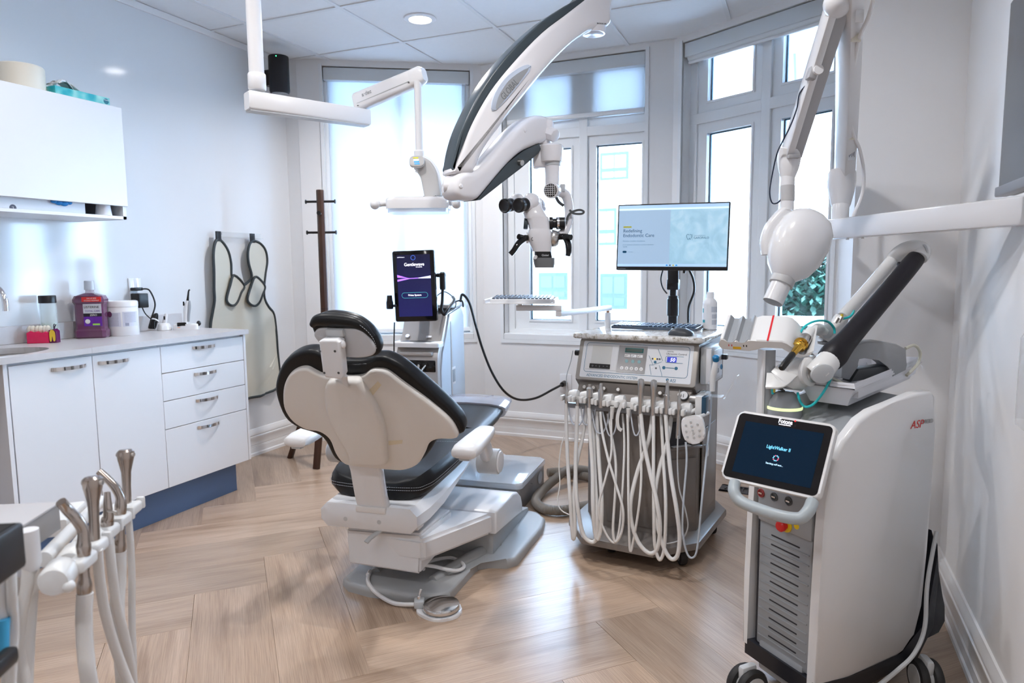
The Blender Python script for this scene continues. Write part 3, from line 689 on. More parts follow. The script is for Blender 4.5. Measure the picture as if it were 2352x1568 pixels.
t = bmesh.new(); prism(t, smooth2([(.034, .01), (.040, .008), (.044, .03), (.048, .008), (.055, .012), (.055, .045), (.044, .058), (.034, .046)], 4), M2 @ Matrix.Translation((0, 0, .0202)), .0012); obj('cutaway_tooth', t, mat('yellow_dentin', (.80, .55, .05), .3), T)
for x in (-.042, -.012, .016):
    t = bmesh.new()
    for q in ((-.006, 0), (.006, 0)): ball(t, M @ V((x+q[0], .0, .058)), (.010, .012, .018))
    obj('crown', t, mat('ivory_tooth', (.80, .76, .66), .25), T)
t = bmesh.new()
for q in ((.045, .0, .075), (.052, -.008, .07), (.048, .006, .072)): tube(t, [M @ V((.045, 0, .05)), M @ V(q), M @ V((q[0]+.004, q[1], q[2]+.006))], .0022, 6, 3)
obj('nerve', t, INKD, T)
# power adapter, lead, chargers, lamp
o0 = at(309, 665, x=XL+.001)
T = thing('wall_outlet', (XL, o0.y, o0.z-.05), 'white wall socket behind the wipes tub', 'outlet')
obj('plate', bx((XL+.0005, o0.y-.035, o0.z-.058), (XL+.006, o0.y+.035, o0.z+.058), r=.002), WHITEG, T)
a0_ = at(324, 690, x=-3.075)
T = thing('power_adapter', (-3.08, a0_.y, a0_.z-.04), 'black plug-in power adapter with coiled lead at the outlet', 'adapter')
obj('brick', bx((XL+.007, a0_.y-.028, a0_.z-.036), (-3.055, a0_.y+.028, a0_.z+.036), r=.004), BLACK, T)
obj('plug', bx((XL+.007, a0_.y-.028, a0_.z+.05), (-3.075, a0_.y+.018, a0_.z+.066), r=.004), BLACK, T)
c = stand(345, 760)
t = bmesh.new()
tube(t, [(-3.075, a0_.y+.01, a0_.z+.058), (-3.06, a0_.y+.04, a0_.z+.05), (-3.05, a0_.y+.06, a0_.z-.02), (-3.05, c.y, CZ+.07), (-3.05, c.y-.02, CZ+.02)], .004, 8)
obj('lead', t, BLACK, T); t = bmesh.new()
tube(t, [(-3.07, a0_.y, a0_.z-.036), (-3.06, a0_.y+.01, a0_.z-.07), (-3.05, c.y+.01, CZ+.05)], .003, 6); obj('thin_lead', t, BLACK, T)
for k in range(4):
    t = bmesh.new(); pts = []
    for i in range(12):
        a = 2*math.pi*i/12; L = .075-.004*k; wd = .022+.004*k
        q = V((wd*math.cos(a), L*.5*math.sin(a), 0)); ang = R(52+7*k)
        pts.append(V((-3.04+.008*k, c.y-.005+q.x*math.cos(ang)*1.0+q.y*math.cos(ang)*.75, max(CZ+.006, CZ+.052+q.y*math.sin(ang)*1.15+q.x*.35))))
    tube(t, pts, .004, 6, 4, closed=True); obj('lead_coil', t, BLACK, T)
obj('cable_tie', lathe(bmesh.new(), [(.016, -.003), (.019, -.003), (.019, .003), (.016, .003)], (-3.025, c.y, CZ+.055), (0, .6, .8)), WHITE, T)
p = stand(378, 758)
T = thing('pulp_tester', (p.x, p.y, CZ), 'small white device resting in a rounded charger dock', 'charger')
obj('dock', lathe(bmesh.new(), [(.036, 0), (.039, .003), (.037, .018), (.030, .032), (.022, .037), (0, .038)], (p.x, p.y, CZ), sx=1.0, sy=.8), WHITEG, T)
obj('device', cyl(bmesh.new(), (p.x, p.y, CZ+.03), (p.x+.006, p.y+.012, CZ+.085), .013, .008, bev=.003), WHITE, T)
obj('screen', box(bmesh.new(), (0, 0, 0), (.008, .001, .018), M=frame((p.x+.011, p.y-.006, CZ+.064), (.82, .57, 0), n=(0.1, .1, 1))), BLACKG, T)
p = stand(430, 756)
T = thing('curing_light', (p.x, p.y, CZ), 'white and grey curing light standing upright in its dock', 'curing light')
M = frame((p.x, p.y, CZ), (.82, .57, 0), n=(0, 0, 1))
t = bmesh.new(); prism(t, smooth2([(-.055, -.03), (.045, -.032), (.056, 0), (.045, .03), (-.055, .03)], 5), M, .03, .012, 3); obj('dock', t, WHITEG, T)
obj('dock_face', box(bmesh.new(), (-.018, -.031, .028), (.045, .012, .022), r=.005, M=M), BLACKG, T)
obj('orange_line', box(bmesh.new(), (-.018, -.034, .013), (.04, .004, .003), M=M), mat('orange', (.9, .25, .02), .4), T)
obj('dock_clip', ball(bmesh.new(), M @ V((.058, .0, .03)), (.010, .012, .014)), BLACK, T)
t = bmesh.new(); tube(t, [M @ V((-.006, 0, .03)), M @ V((-.004, 0, .07)), M @ V((.0, 0, .11)), M @ V((.010, 0, .15))], [.011, .010, .012, .008], 12); obj('handle', t, WHITE, T)
t = bmesh.new(); tube(t, [M @ V((.006, .003, .04)), M @ V((.010, .003, .08)), M @ V((.014, .003, .12)), M @ V((.015, .003, .15))], [.008, .009, .011, .008], 12); obj('grip', t, GREYM, T)
t = bmesh.new(); tube(t, [M @ V((.010, 0, .148)), M @ V((.014, 0, .175)), M @ V((.018, 0, .2)), M @ V((.024, 0, .207))], [.007, .005, .0042, .004], 10); obj('light_guide', t, BLACK, T)
obj('switch', box(bmesh.new(), (-.008, -.008, .135), (.008, .006, .022), r=.002, M=M), BLACKG, T)
# ---------------- apron on its rail
AX = -3.085
def apx(pts): return [(q.y, q.z) for q in (at(u_, v_, x=AX) for u_, v_ in pts)]
T = thing('lead_apron', (AX, 3.2, .38), 'cream lead apron with dark edging hung by two loops', 'apron')
left = [(500, 549), (491, 560), (487, 585), (488, 620), (489, 660), (491, 690), (488, 720), (484, 752), (486, 800), (492, 850), (500, 905), (515, 925)]
bot = [(545, 920), (575, 913), (610, 904), (636, 888), (643, 868)]
right = [(640, 835), (636, 800), (633, 760), (627, 722), (614, 705), (605, 685), (604, 660), (608, 630), (613, 600), (609, 575), (597, 559), (580, 553)]
neck = [(570, 562), (566, 582), (568, 605), (575, 632), (570, 645), (555, 656), (540, 650), (531, 635), (530, 605), (524, 578), (513, 559)]
loop = apx(left+bot+right+neck)
sm = smooth2(loop, 4)
t = bmesh.new(); M = frame((AX, 0, 0), (0, 1, 0), (0, 0, 1))
prism(t, sm, M, .007)
bmesh.ops.triangulate(t, faces=[f for f in t.faces if len(f.verts) > 4])
bmesh.ops.subdivide_edges(t, edges=[e for e in t.edges if e.calc_length() > .06], cuts=2, use_grid_fill=True)
for v in t.verts:
    dz = max(0, min(1, (1.1-v.co.z)/.5)); v.co.x += .010*dz*math.sin(v.co.y*48+1)+.005*math.sin(v.co.y*21+v.co.z*7)
obj('cloth', t, mat('cream_vinyl', (.62, .59, .50), .38, noise=.05, nscale=5), T)
EDG = mat('apron_edging', (.035, .045, .05), .6)
t = bmesh.new(); tube(t, [V((AX+.006+.010*max(0, min(1, (1.1-z)/.5))*math.sin(y*48+1)+.005*math.sin(y*21+z*7), y, z)) for y, z in sm], .0085, 6, spline=False, closed=True); obj('edging', t, EDG, T)
for fl_ in ([(531, 632), (522, 655), (514, 685), (519, 698), (530, 701), (539, 692), (547, 672), (554, 655)], [(579, 636), (569, 660), (562, 686), (568, 698), (580, 702), (590, 693), (597, 675), (602, 658), (592, 643)]):
    q = smooth2(apx(fl_), 4); t = bmesh.new(); prism(t, q, frame((AX+.016, 0, 0), (0, 1, 0), (0, 0, 1)), .007); f_ = obj('strap_flap', t, MATS['cream_vinyl'], T)
    t = bmesh.new(); tube(t, [V((AX+.022, y, z)) for y, z in q], .0078, 6, spline=False, closed=True); obj('edging', t, EDG, f_)
for u_ in (502, 580):
    a = at(u_, 552 if u_ < 540 else 556, x=AX+.005); obj('hanging_loop', bx((AX, a.y-.018, a.z-.004), (AX+.010, a.y+.018, a.z+.052), r=.002), BLACK, T)
a = at(497, 540, x=XL); b_ = at(598, 546, x=XL)
T = thing('apron_rail', (XL, (a.y+b_.y)/2, a.z), 'clear acrylic wall rail holding the lead apron', 'rail')
obj('rail', bx((XL+.0005, a.y, a.z-.012), (XL+.005, b_.y, a.z+.022), r=.001, seg=1), CLEAR, T); obj('lip', bx((XL+.005, a.y+.01, a.z-.010), (XL+.034, b_.y-.01, a.z-.007)), CLEAR, T)
for y in (a.y+.04, b_.y-.06): obj('screw', cyl(bmesh.new(), (XL+.005, y, a.z+.012), (XL+.008, y, a.z+.012), .004), STEEL, T)
# ---------------- coat rack
WAL = mat('walnut', (.055, .022, .012), .38, noise=.35, nscale=9)
top = at(735, 436, y=3.34); bx_, by_ = top.x, top.y
T = thing('coat_rack', (bx_, by_, 0), 'dark wooden tripod coat rack with black pegs in the corner', 'coat rack')
obj('pole', lathe(bmesh.new(), [(.021, .62), (.0225, .64), (.0225, top.z-.004), (.0205, top.z)], (bx_, by_, 0), n=8), WAL, T)
obj('pole_joint', lathe(bmesh.new(), [(.0226, .92), (.0229, .921), (.0229, .923), (.0226, .924)], (bx_, by_, 0), n=8), mat('walnut_dark', (.02, .008, .005), .5), T)
for fx, fy in ((-2.872, 3.30), (-2.566, 3.165), (-2.62, 3.56)):
    t = bmesh.new(); a = V((fx, fy, 0)); c = V((bx_+(fx-bx_)*.06, by_+(fy-by_)*.06, .66)); dd = (c-a).normalized()
    sweep(t, [a, a+(c-a)*.5, c], rrect(.038, .026, .006, 2), up=(fx-bx_, fy-by_, .3), scale=[1, 1.05, .8]); obj('leg', t, WAL, T)
for z, ax in ((top.z-.067, 0), (top.z-.245, 0), (top.z-.145, 1)):
    for s in (-1, 1):
        d = V((.93, .36, 0)) if ax == 0 else V((.5, -.86, 0)); d = d.normalized()*s
        a = V((bx_, by_, z+(.006*s if ax else 0))); t = bmesh.new(); cyl(t, a+d*.018, a+d*.083, .0068); cyl(t, a+d*.083, a+d*.088, .0125, .0125); obj('peg', t, BLACK, T)
# ---------------- loudspeaker in the ceiling corner
s0 = at(641, 172, D=4.15)
T = thing('wall_speaker', (s0.x, s0.y, s0.z-.11), 'black cylindrical loudspeaker mounted high in the ceiling corner', 'speaker')
obj('cabinet', lathe(bmesh.new(), [(.045, -.115), (.054, -.108), (.0595, -.095), (.0595, .100), (.057, .106), (0, .106)], s0, n=32), mat('speaker_black', (.006, .007, .010), .5), T)
obj('base_ring', lathe(bmesh.new(), [(.046, -.118), (.050, -.114), (.050, -.11)], s0, n=32), GREYM, T)
obj('bracket', bx((s0.x-.09, s0.y-.03, s0.z-.06), (s0.x-.05, s0.y+.02, s0.z+.03)), BLACK, T)
obj('bracket_arm', bx((XL+.004, s0.y-.02, s0.z-.03), (s0.x-.08, s0.y+.01, s0.z+.0)), BLACK, T)
ld = at(650, 135, D=4.09); obj('status_led', ball(bmesh.new(), s0+V((.028, -.052, .093)), .003), mat('green_led', (.05, 1, .3), .4, emit=3), T)
# ================================================================ DENTAL CHAIR
CB = rotz(5.5, (-1.31, 2.3, 0))          # frame of the base: x right, y towards the toe end
CU = rotz(7, (-1.39, 2.0, 0))            # frame of the swivelled upper chair, origin below the back pillar
BASEG = mat('base_grey_paint', (.42, .43, .44), .35, bump=.2, bscale=900)
SHELLW = mat('chair_white_cover', (.82, .83, .86), .25)
T = thing('dental_chair', (-1.33, 2.2, 0), 'dental treatment chair seen from behind, cream shell and black upholstery', 'dental chair')
CHAIR = T
half = [(.06, -.343), (.15, -.325), (.192, -.289), (.195, -.10), (.20, -.03), (.235, -.002), (.304, .012), (.333, .05), (.345, .40), (.33, .50), (.278, .564), (.12, .60)]
poly = half+[(-.04-x, y) for x, y in half[::-1]]
t = bmesh.new(); prism(t, poly, CB, .034, .016, 3); obj('base_plate', t, BASEG, T)
for s in (-1, 1):
    t = bmesh.new(); q = [CB @ V((-.02+s*(.115), -.22, .028)), CB @ V((-.02+s*.15, -.1, .034)), CB @ V((-.02+s*.20, .03, .04)), CB @ V((-.02+s*.24, .15, .04))]
    tube(t, q, [.020, .022, .022, .02], 12); obj('base_rib', t, BASEG, T)
# rear cover box
t = bmesh.new(); A = [CB @ V(q) for q in ((-.19, -.316, .10), (.088, -.312, .092), (.094, -.30, .235), (-.205, -.30, .225))]; B = [CB @ V(q) for q in ((-.19, -.05, .13), (.10, -.06, .12), (.105, -.05, .24), (-.205, -.05, .24))]
loft(t, [A, B]); bmesh.ops.bevel(t, geom=t.edges[:], offset=.008, segments=2, affect='EDGES'); obj('rear_cover', t, SHELLW, T)
# link arm cover and front pump cover, side profiles measured on the right flank
pr = V(CB @ V((.115, 0, 0))); nr = CB.to_3x3() @ V((1, 0, 0))
def side(pts):
    out = []
    for u_, v_ in pts:
        q = CB.inverted() @ at(u_, v_, p=pr, n=nr); out.append((q.y, q.z))
    return out
MS = CB @ frame((.115, 0, 0), (0, 1, 0), (0, 0, 1))
def blk(A, B, bev, name, m_=SHELLW):
    t_ = bmesh.new(); loft(t_, [[CB @ V(q) for q in A], [CB @ V(q) for q in B]]); bmesh.ops.bevel(t_, geom=t_.edges[:], offset=bev, segments=3, affect='EDGES'); return obj(name, t_, m_, T, ang=50)
blk(((-.20, -.29, .125), (.104, -.315, .142), (.104, -.315, .220), (-.20, -.29, .22)), ((-.28, .035, .125), (.243, .035, .125), (.243, .035, .208), (-.28, .035, .208)), .012, 'link_cover')
MS2 = CB @ frame((.252, 0, 0), (0, 1, 0), (0, 0, 1))
t = bmesh.new(); prism(t, [(.046, .120), (.046, .205), (.06, .212), (.27, .212), (.34, .195), (.385, .165), (.405, .125), (.41, .085), (.25, .10)], MS2, -.53, .010, 3, bev_back=.010); obj('pump_cover', t, SHELLW, T, ang=50)
t = bmesh.new(); prism(t, [(.05, .03), (.05, .12), (.25, .10), (.41, .085), (.46, .07), (.56, .05), (.57, .03)], CB @ frame((.235, 0, 0), (0, 1, 0), (0, 0, 1)), -.50, .008, 2, bev_back=.008); obj('pump_base', t, BASEG, T)
t = bmesh.new(); tube(t, [CB @ V((.06, -.25, .10)), CB @ V((.09, -.2, .075)), CB @ V((.16, -.16, .05)), CB @ V((.17, -.10, .045)), CB @ V((.1, -.06, .05)), CB @ V((.03, -.12, .05)), CB @ V((.05, -.2, .06))], .007, 8); obj('cable_loop', t, WHITE, T)
obj('bracket', box(bmesh.new(), (.03, -.275, .255), (.10, .05, .02), r=.004, M=CB), OFFW, T)
t = bmesh.new(); sweep(t, [CB @ V((.0, -.26, .262)), CB @ V((-.04, -.31, .252)), CB @ V((-.075, -.36, .226)), CB @ V((-.083, -.375, .215))], rrect(.022, .008, .003, 2)); obj('release_lever', t, LGREY, T)
# seat housing
t = bmesh.new()
def hs(y, w_, z0, z1, c): return [CU @ V((q[0]+.012*max(0, 1-y*2), q[1], q[2])) for q in ((w_-c, y, z0), (w_, y, z0+c), (w_, y, z1-c), (w_-c, y, z1), (-w_+c, y, z1), (-w_, y, z1-c), (-w_, y, z0+c), (-w_+c, y, z0))]
loft(t, [hs(-.055, .155, .262, .318, .02), hs(-.045, .185, .245, .332, .025), hs(.06, .192, .235, .335, .03), hs(.20, .195, .245, .34, .03), hs(.42, .20, .30, .362, .025), hs(.62, .20, .365, .388, .01)])
obj('seat_housing', t, SHELLW, T)
obj('pillar_slot', box(bmesh.new(), (.03, -.035, .322), (.115, .05, .022), r=.004, M=CU), OFFW, T)
text('maker_mark', 'a·dec', CU @ frame((.193, .10, .275), (0, 1, 0), (0, 0, 1)), .018, DGREY, T)
for x in (-.07, .06): obj('screw_cap', lathe(bmesh.new(), [(.008, 0), (.008, .003), (0, .004)], CU @ V((x, -.052, .28)), CU.to_3x3() @ V((0, -1, 0))), LGREY, T)
# seat cushion
def cushion(poly, M, t_, bev, name, parent=T, m_=LEATHER):
    b_ = bmesh.new(); prism(b_, poly, M, t_, bev, 5, bev_back=min(bev*.6, abs(t_)*.3)); return obj(name, b_, m_, parent, ang=60)
def seat_pt(y): return .345+.05*max(0, y-.05)/.55
t = bmesh.new(); secs = []
for y, w_, th in ((.02, .10, .05), (.03, .15, .065), (.06, .187, .078), (.12, .205, .085), (.3, .213, .085), (.5, .215, .08), (.64, .212, .075)):
    z = .338+.045*y/.6; n = 14; s = []
    pr_ = [(w_, z+.02), (w_*1.01, z+th*.5), (w_*.98, z+th*.8), (w_*.9, z+th), (w_*.6, z+th-.006), (0, z+th-.012), (-w_*.6, z+th-.006), (-w_*.9, z+th), (-w_*.98, z+th*.8), (-w_*1.01, z+th*.5), (-w_, z+.02), (-w_*.9, z), (0, z), (w_*.9, z)]
    secs.append([CU @ V((a, y, b_)) for a, b_ in pr_])
loft(t, secs); st = obj('seat_cushion', t, LEATHER, T, ang=50)
STI = mat('stitch_grey', (.38, .40, .44), .6)
def stitch(pts, parent, d=.0045):
    """row of separate stitches along a path, as one part"""
    P = catmull(pts, 60); t_ = bmesh.new(); L = 0; last = None; on = True; seg = [P[0]]
    for a, b_ in zip(P, P[1:]):
        L += (b_-a).length; seg.append(b_)
        if L > d:
            if on and len(seg) > 1: tube(t_, [seg[0], seg[-1]], .0008, 4, spline=False)
            on = not on; seg = [b_]; L = 0 if on else d*.55
    o = obj('stitching', t_, STI, parent); o['kind'] = 'stuff'; return o
for dz in (.0, .010):
    stitch([CU @ V(q) for q in ((-.207, .12, .385+dz), (-.192, .06, .378+dz), (-.152, .026, .374+dz), (0, .016, .372+dz), (.152, .026, .374+dz), (.192, .06, .378+dz), (.211, .14, .386+dz), (.219, .4, .405+dz), (.219, .62, .418+dz))], st)
stitch([CU @ V((.20, .42, .456)), CU @ V((0, .43, .446)), CU @ V((-.2, .42, .456))], st)
# leg rest with toe board
t = bmesh.new(); secs = []
for y, w_, zc, th in ((.66, .205, .425, .07), (.8, .20, .432, .068), (.95, .195, .44, .064), (1.08, .185, .455, .06), (1.14, .17, .462, .045), (1.16, .12, .462, .02)):
    secs.append([CU @ V((w_*math.copysign(abs(math.cos(a))**.5, math.cos(a)), y, zc+th*.5*math.copysign(abs(math.sin(a))**.7, math.sin(a)))) for a in [2*math.pi*k/16 for k in range(16)]])
loft(t, secs); lr = obj('leg_rest', t, LEATHER, T, ang=60)
t = bmesh.new(); secs = []
for y, w_, zc, th in ((1.04, .204, .450, .076), (1.14, .195, .460, .070), (1.23, .18, .466, .058), (1.285, .12, .466, .03)):
    secs.append([CU @ V((w_*math.copysign(abs(math.cos(a))**.5, math.cos(a)), y+.006*math.sin(5*a), zc+th*.5*math.copysign(abs(math.sin(a))**.7, math.sin(a)))) for a in [2*math.pi*k/20 for k in range(20)]])
loft(t, secs); obj('toe_cover', t, clear_mat('crinkled_clear_vinyl', (.50, .50, .58), .62), T)['label'] = 'clear plastic cover on the toe end'
# back pillar
t = bmesh.new(); sec = rrect(.118, .034, .012, 3)
sweep(t, [CU @ V(q) for q in ((.030, -.03, .325), (.030, -.048, .37), (.029, -.06, .42), (.028, -.07, .47), (.026, -.09, .52))], sec, up=CU.to_3x3() @ V((0, -1, 0)), scale=[1.02, 1, 1, 1, 1]); obj('back_pillar', t, SHELLW, T)
# backrest, traced on its leaning plane
LE = R(27); bp0 = CU @ V((0, -.03, .36)); bu = CU.to_3x3() @ V((1, 0, 0)); bv = CU.to_3x3() @ V((0, -math.sin(LE), math.cos(LE)))
MB_ = frame(bp0, bu, bv); bn = V((MB_[0][2], MB_[1][2], MB_[2][2]))   # bn points towards the viewer
def bpl(pts, off=0):
    out = []; Mi = MB_.inverted()
    for u_, v_ in pts:
        q = Mi @ at(u_, v_, p=bp0+bn*off, n=bn); out.append((q.x, q.y))
    return out
shell = [(653, 908), (656, 880), (668, 856), (688, 843), (708, 841), (726, 850), (745, 858), (785, 862), (832, 860), (852, 848), (868, 845), (892, 850), (930, 878), (985, 918), (1032, 958), (1050, 985), (1053, 999), (1040, 1004), (1010, 1004), (988, 1014), (976, 1040), (960, 1063), (930, 1075), (890, 1074), (850, 1070), (812, 1066), (790, 1058), (773, 1036), (760, 1005), (738, 988), (706, 982), (676, 964), (657, 936)]
cush = [(630, 908), (632, 872), (648, 836), (676, 815), (710, 809), (738, 818), (760, 830), (800, 833), (836, 832), (862, 824), (890, 828), (928, 850), (978, 892), (1026, 936), (1054, 966), (1064, 988), (1060, 1000), (1030, 1006), (1004, 1014), (988, 1038), (966, 1064), (932, 1080), (880, 1076), (830, 1072), (796, 1070), (766, 1056), (744, 1016), (724, 1000), (682, 986), (650, 960)]
S_ = smooth2(bpl(shell), 4); Cc = smooth2(bpl(cush), 4)
t = bmesh.new(); soft(t, S_, MB_ @ Matrix.Translation((0, 0, -.012)), .026, .011); bs = obj('back_shell', t, WARMW, T, ang=50)
t = bmesh.new(); soft(t, Cc, MB_ @ Matrix.Translation((0, 0, -.004)), -.062, .026, .014); bc = obj('back_cushion', t, LEATHER, T, ang=60)
for off in (.022, .034):
    q = smooth2(bpl(cush[2:17]), 1); 
    stitch([MB_ @ V((x*(1-off*.10), y-off*.35, -.012-off*.55)) for x, y in bpl([(646, 858), (664, 828), (702, 812), (738, 818), (765, 830), (800, 834), (836, 833), (865, 826), (892, 831), (928, 853), (976, 894), (1022, 937), (1048, 966)])], bc)
spine = [(752, 880), (750, 905), (753, 935), (765, 970), (785, 1005), (803, 1035), (808, 1058), (850, 1062), (890, 1060), (891, 1035), (888, 990), (876, 945), (858, 910), (838, 880), (826, 867), (800, 866), (765, 866)]
t = bmesh.new(); soft(t, smooth2(bpl(spine, .014), 4), MB_ @ Matrix.Translation((0, 0, .004)), .034, .016); obj('spine_cover', t, WARMW, T, ang=55)
# armrests
def arm(sx):
    M = CU @ Matrix.Translation((sx*.335, .02, .512)); s = 1 if sx > 0 else -1
    t_ = bmesh.new(); secs_ = []
    for y, w_, z, th in ((.03, .028, .0, .024), (.036, .046, .0, .038), (.08, .052, .004, .046), (.16, .048, .010, .046), (.26, .040, .018, .042), (.30, .034, .022, .036), (.315, .018, .022, .02)):
        secs_.append([M @ V((w_*math.copysign(abs(math.cos(a))**.6, math.cos(a))+s*.0*y, y, z+th*.5*math.copysign(abs(math.sin(a))**.6, math.sin(a)))) for a in [2*math.pi*k/16 for k in range(16)]])
    loft(t_, secs_); a_ = obj('armrest_pad', t_, WHITE, T, ang=60)
    obj('armrest_button', box(bmesh.new(), (0, .055, -.022), (.04, .03, .012), r=.004, M=M), LGREY, a_)
    t_ = bmesh.new(); sweep(t_, [M @ V((s*.0, .25, 0)), M @ V((-s*.005, .30, -.05)), M @ V((-s*.01, .345, -.11))], rrect(.04, .05, .012, 3), up=(0, 1, 0), scale=[.9, 1, 1.1]); obj('armrest_post', t_, SHELLW, T)
    t_ = bmesh.new(); cyl(t_, M @ V((-s*.05, .355, -.115)), M @ V((s*.035, .355, -.115)), .050, .050, 24, .006); pv = obj('armrest_pivot', t_, LGREY, T)
    obj('pivot_cap', lathe(bmesh.new(), [(.043, 0), (.041, .005), (0, .007)], M @ V((s*.035, .355, -.115)), CU.to_3x3() @ V((s, 0, 0))), WHITEG, pv)
arm(1); arm(-1.0)
# headrest
HL = R(16); hp0 = at(790, 775, D=1.93); hv = CU.to_3x3() @ V((0, -math.sin(HL), math.cos(HL))); MH = frame(hp0, bu, hv); hn = V((MH[0][2], MH[1][2], MH[2][2]))
def hpl(pts, off=0):
    Mi = MH.inverted(); return [((Mi @ at(u_, v_, p=hp0+hn*off, n=hn)).x, (Mi @ at(u_, v_, p=hp0+hn*off, n=hn)).y) for u_, v_ in pts]
hc = [(714, 748), (722, 730), (742, 720), (775, 720), (812, 729), (842, 748), (862, 772), (871, 795), (866, 815), (848, 822), (815, 824), (785, 820), (755, 808), (732, 786), (719, 766)]
t = bmesh.new(); soft(t, smooth2(hpl(hc), 5), MH, -.045, .022, .012); hcu = obj('headrest_cushion', t, LEATHER, T, ang=60)
hs_ = [(723, 766), (736, 752), (780, 752), (822, 754), (848, 772), (863, 797), (857, 814), (825, 820), (785, 816), (750, 801), (732, 782)]
t = bmesh.new(); soft(t, smooth2(hpl(hs_), 5), MH @ Matrix.Translation((0, 0, -.006)), .013, .006); obj('headrest_shell', t, mat('headrest_grey', (.56, .57, .60), .35), T)
t = bmesh.new(); q = [MH @ V((x, y, -.004)) for x, y in hpl([(716, 748), (728, 737), (748, 735), (780, 737), (815, 742), (838, 756), (856, 775)])]
tube(t, q, [.010, .017, .020, .020, .017, .012, .008], 12); obj('headrest_roll', t, LEATHER, T)
stitch([MH @ V((x, y, .008)) for x, y in hpl([(722, 735), (742, 726), (775, 725), (810, 733), (840, 752), (860, 775), (868, 798)])], hcu)
MK = MH @ Matrix.Translation((0, 0, .012))
br = hpl([(748, 772), (756, 768), (788, 768), (796, 774), (803, 848), (798, 858), (764, 854), (757, 846)])
t = bmesh.new(); prism(t, br, MK, .03, .008, 3); hb = obj('headrest_bracket', t, SHELLW, T)
for u_, v_ in ((752, 793), (786, 793), (762, 842), (794, 842)):
    x, y = hpl([(u_, v_)])[0]; obj('screw', lathe(bmesh.new(), [(.0035, 0), (.0035, .001), (0, .001)], MK @ V((x, y, .030)), hn), DGREY, hb)
kx, ky = hpl([(795, 783)])[0]; obj('headrest_knob', ball(bmesh.new(), MK @ V((kx+.004, ky, .012)), (.007, .013, .010), MH), WHITEG, hb)
x, y = hpl([(775, 760)])[0]; obj('headrest_pivot', box(bmesh.new(), (x, y, .008), (.055, .022, .022), r=.004, M=MH), LGREY, hb)
a = at(783, 852, p=hp0+hn*.02, n=hn); b_ = at(783, 872, p=bp0+bn*.02, n=bn)
t = bmesh.new(); sweep(t, [a, (a+b_)/2, b_-bv*.02], rrect(.048, .007, .002, 2), up=hn); obj('headrest_slide', t, CHROME, T)
t = bmesh.new(); x, y = bpl([(793, 866)])[0]
for k in range(2): box(t, (x+.014+.009*k, y-.008, .0305), (.004, .014, .001), M=MB_ @ Matrix.Rotation(R(-18), 4, 'Z'))
t.free()
# yellowed marks of old tape on the shell
TAPE = mat('old_tape', (.76, .68, .52), .5)
for pts in ([(838, 905), (868, 875), (876, 884), (848, 918)], [(892, 1012), (925, 1010), (924, 1018), (893, 1022)]):
    t = bmesh.new(); prism(t, bpl(pts, .014), MB_ @ Matrix.Translation((0, 0, .014)), .0006); obj('tape_mark', t, TAPE, T)
# ---------------- floor junction box
T = thing('floor_junction_box', tuple(CB @ V((0, .84, 0))), 'glossy grey utility box on the floor under the leg rest', 'utility box')
GB = mat('grey_gloss_enamel', (.55, .57, .60), .08, coat=.5)
M = CB @ Matrix.Translation((-.005, .83, 0))
t = bmesh.new(); box(t, (0, 0, .06), (.37, .46, .12), r=.006, M=M); obj('side_cover', t, TAUPE, T)
t = bmesh.new(); prism(t, rrect(.39, .48, .03, 5), M @ Matrix.Translation((0, 0, .118)), .026, .014, 3); obj('lid', t, GB, T)
obj('port_cap', lathe(bmesh.new(), [(.032, 0), (.032, .003), (0, .004)], M @ V((.185, .14, .065)), M.to_3x3() @ V((1, 0, 0)), n=24, sx=1.3, sy=1), LGREY, T)
for q in ((.0, .085), (.02, .078)): obj('screw', lathe(bmesh.new(), [(.003, 0), (.003, .001), (0, .001)], M @ V((.185, q[0]-.03, q[1])), M.to_3x3() @ V((1, 0, 0))), DGREY, T)
# corrugated hose from the box, looping on the floor
T = thing('corrugated_hose', (-1.0, 3.2, 0), 'taupe corrugated suction hose looped on the floor beside the cart', 'hose')
hp = [V((q.x, q.y, .027)) for q in (at(u_, v_, z=.027) for u_, v_ in ((1258, 1085), (1290, 1083), (1335, 1092), (1400, 1105), (1430, 1125), (1390, 1150), (1340, 1163), (1290, 1172), (1250, 1168), (1231, 1152), (1240, 1132), (1275, 1110), (1310, 1097), (1370, 1082), (1440, 1078)))]
for k in (11, 12): hp[k].z = .075 if k == 12 else .05
P = catmull(hp, 26); n = 12; t = bmesh.new(); L = [0]
for a, b_ in zip(P, P[1:]): L.append(L[-1]+(b_-a).length)
P2 = []; rr = []; s = 0; i = 0; step = .0032; k = 0
while s < L[-1] and i < len(P)-1:
    while i < len(P)-2 and L[i+1] < s: i += 1
    f = (s-L[i])/max(1e-6, L[i+1]-L[i]); P2.append(P[i].lerp(P[i+1], f)); rr.append(.024 if k % 2 else .0215); s += step; k += 1
tube(t, P2, rr, 12, spline=False); obj('hose', t, mat('hose_taupe', (.26, .235, .21), .45), T)
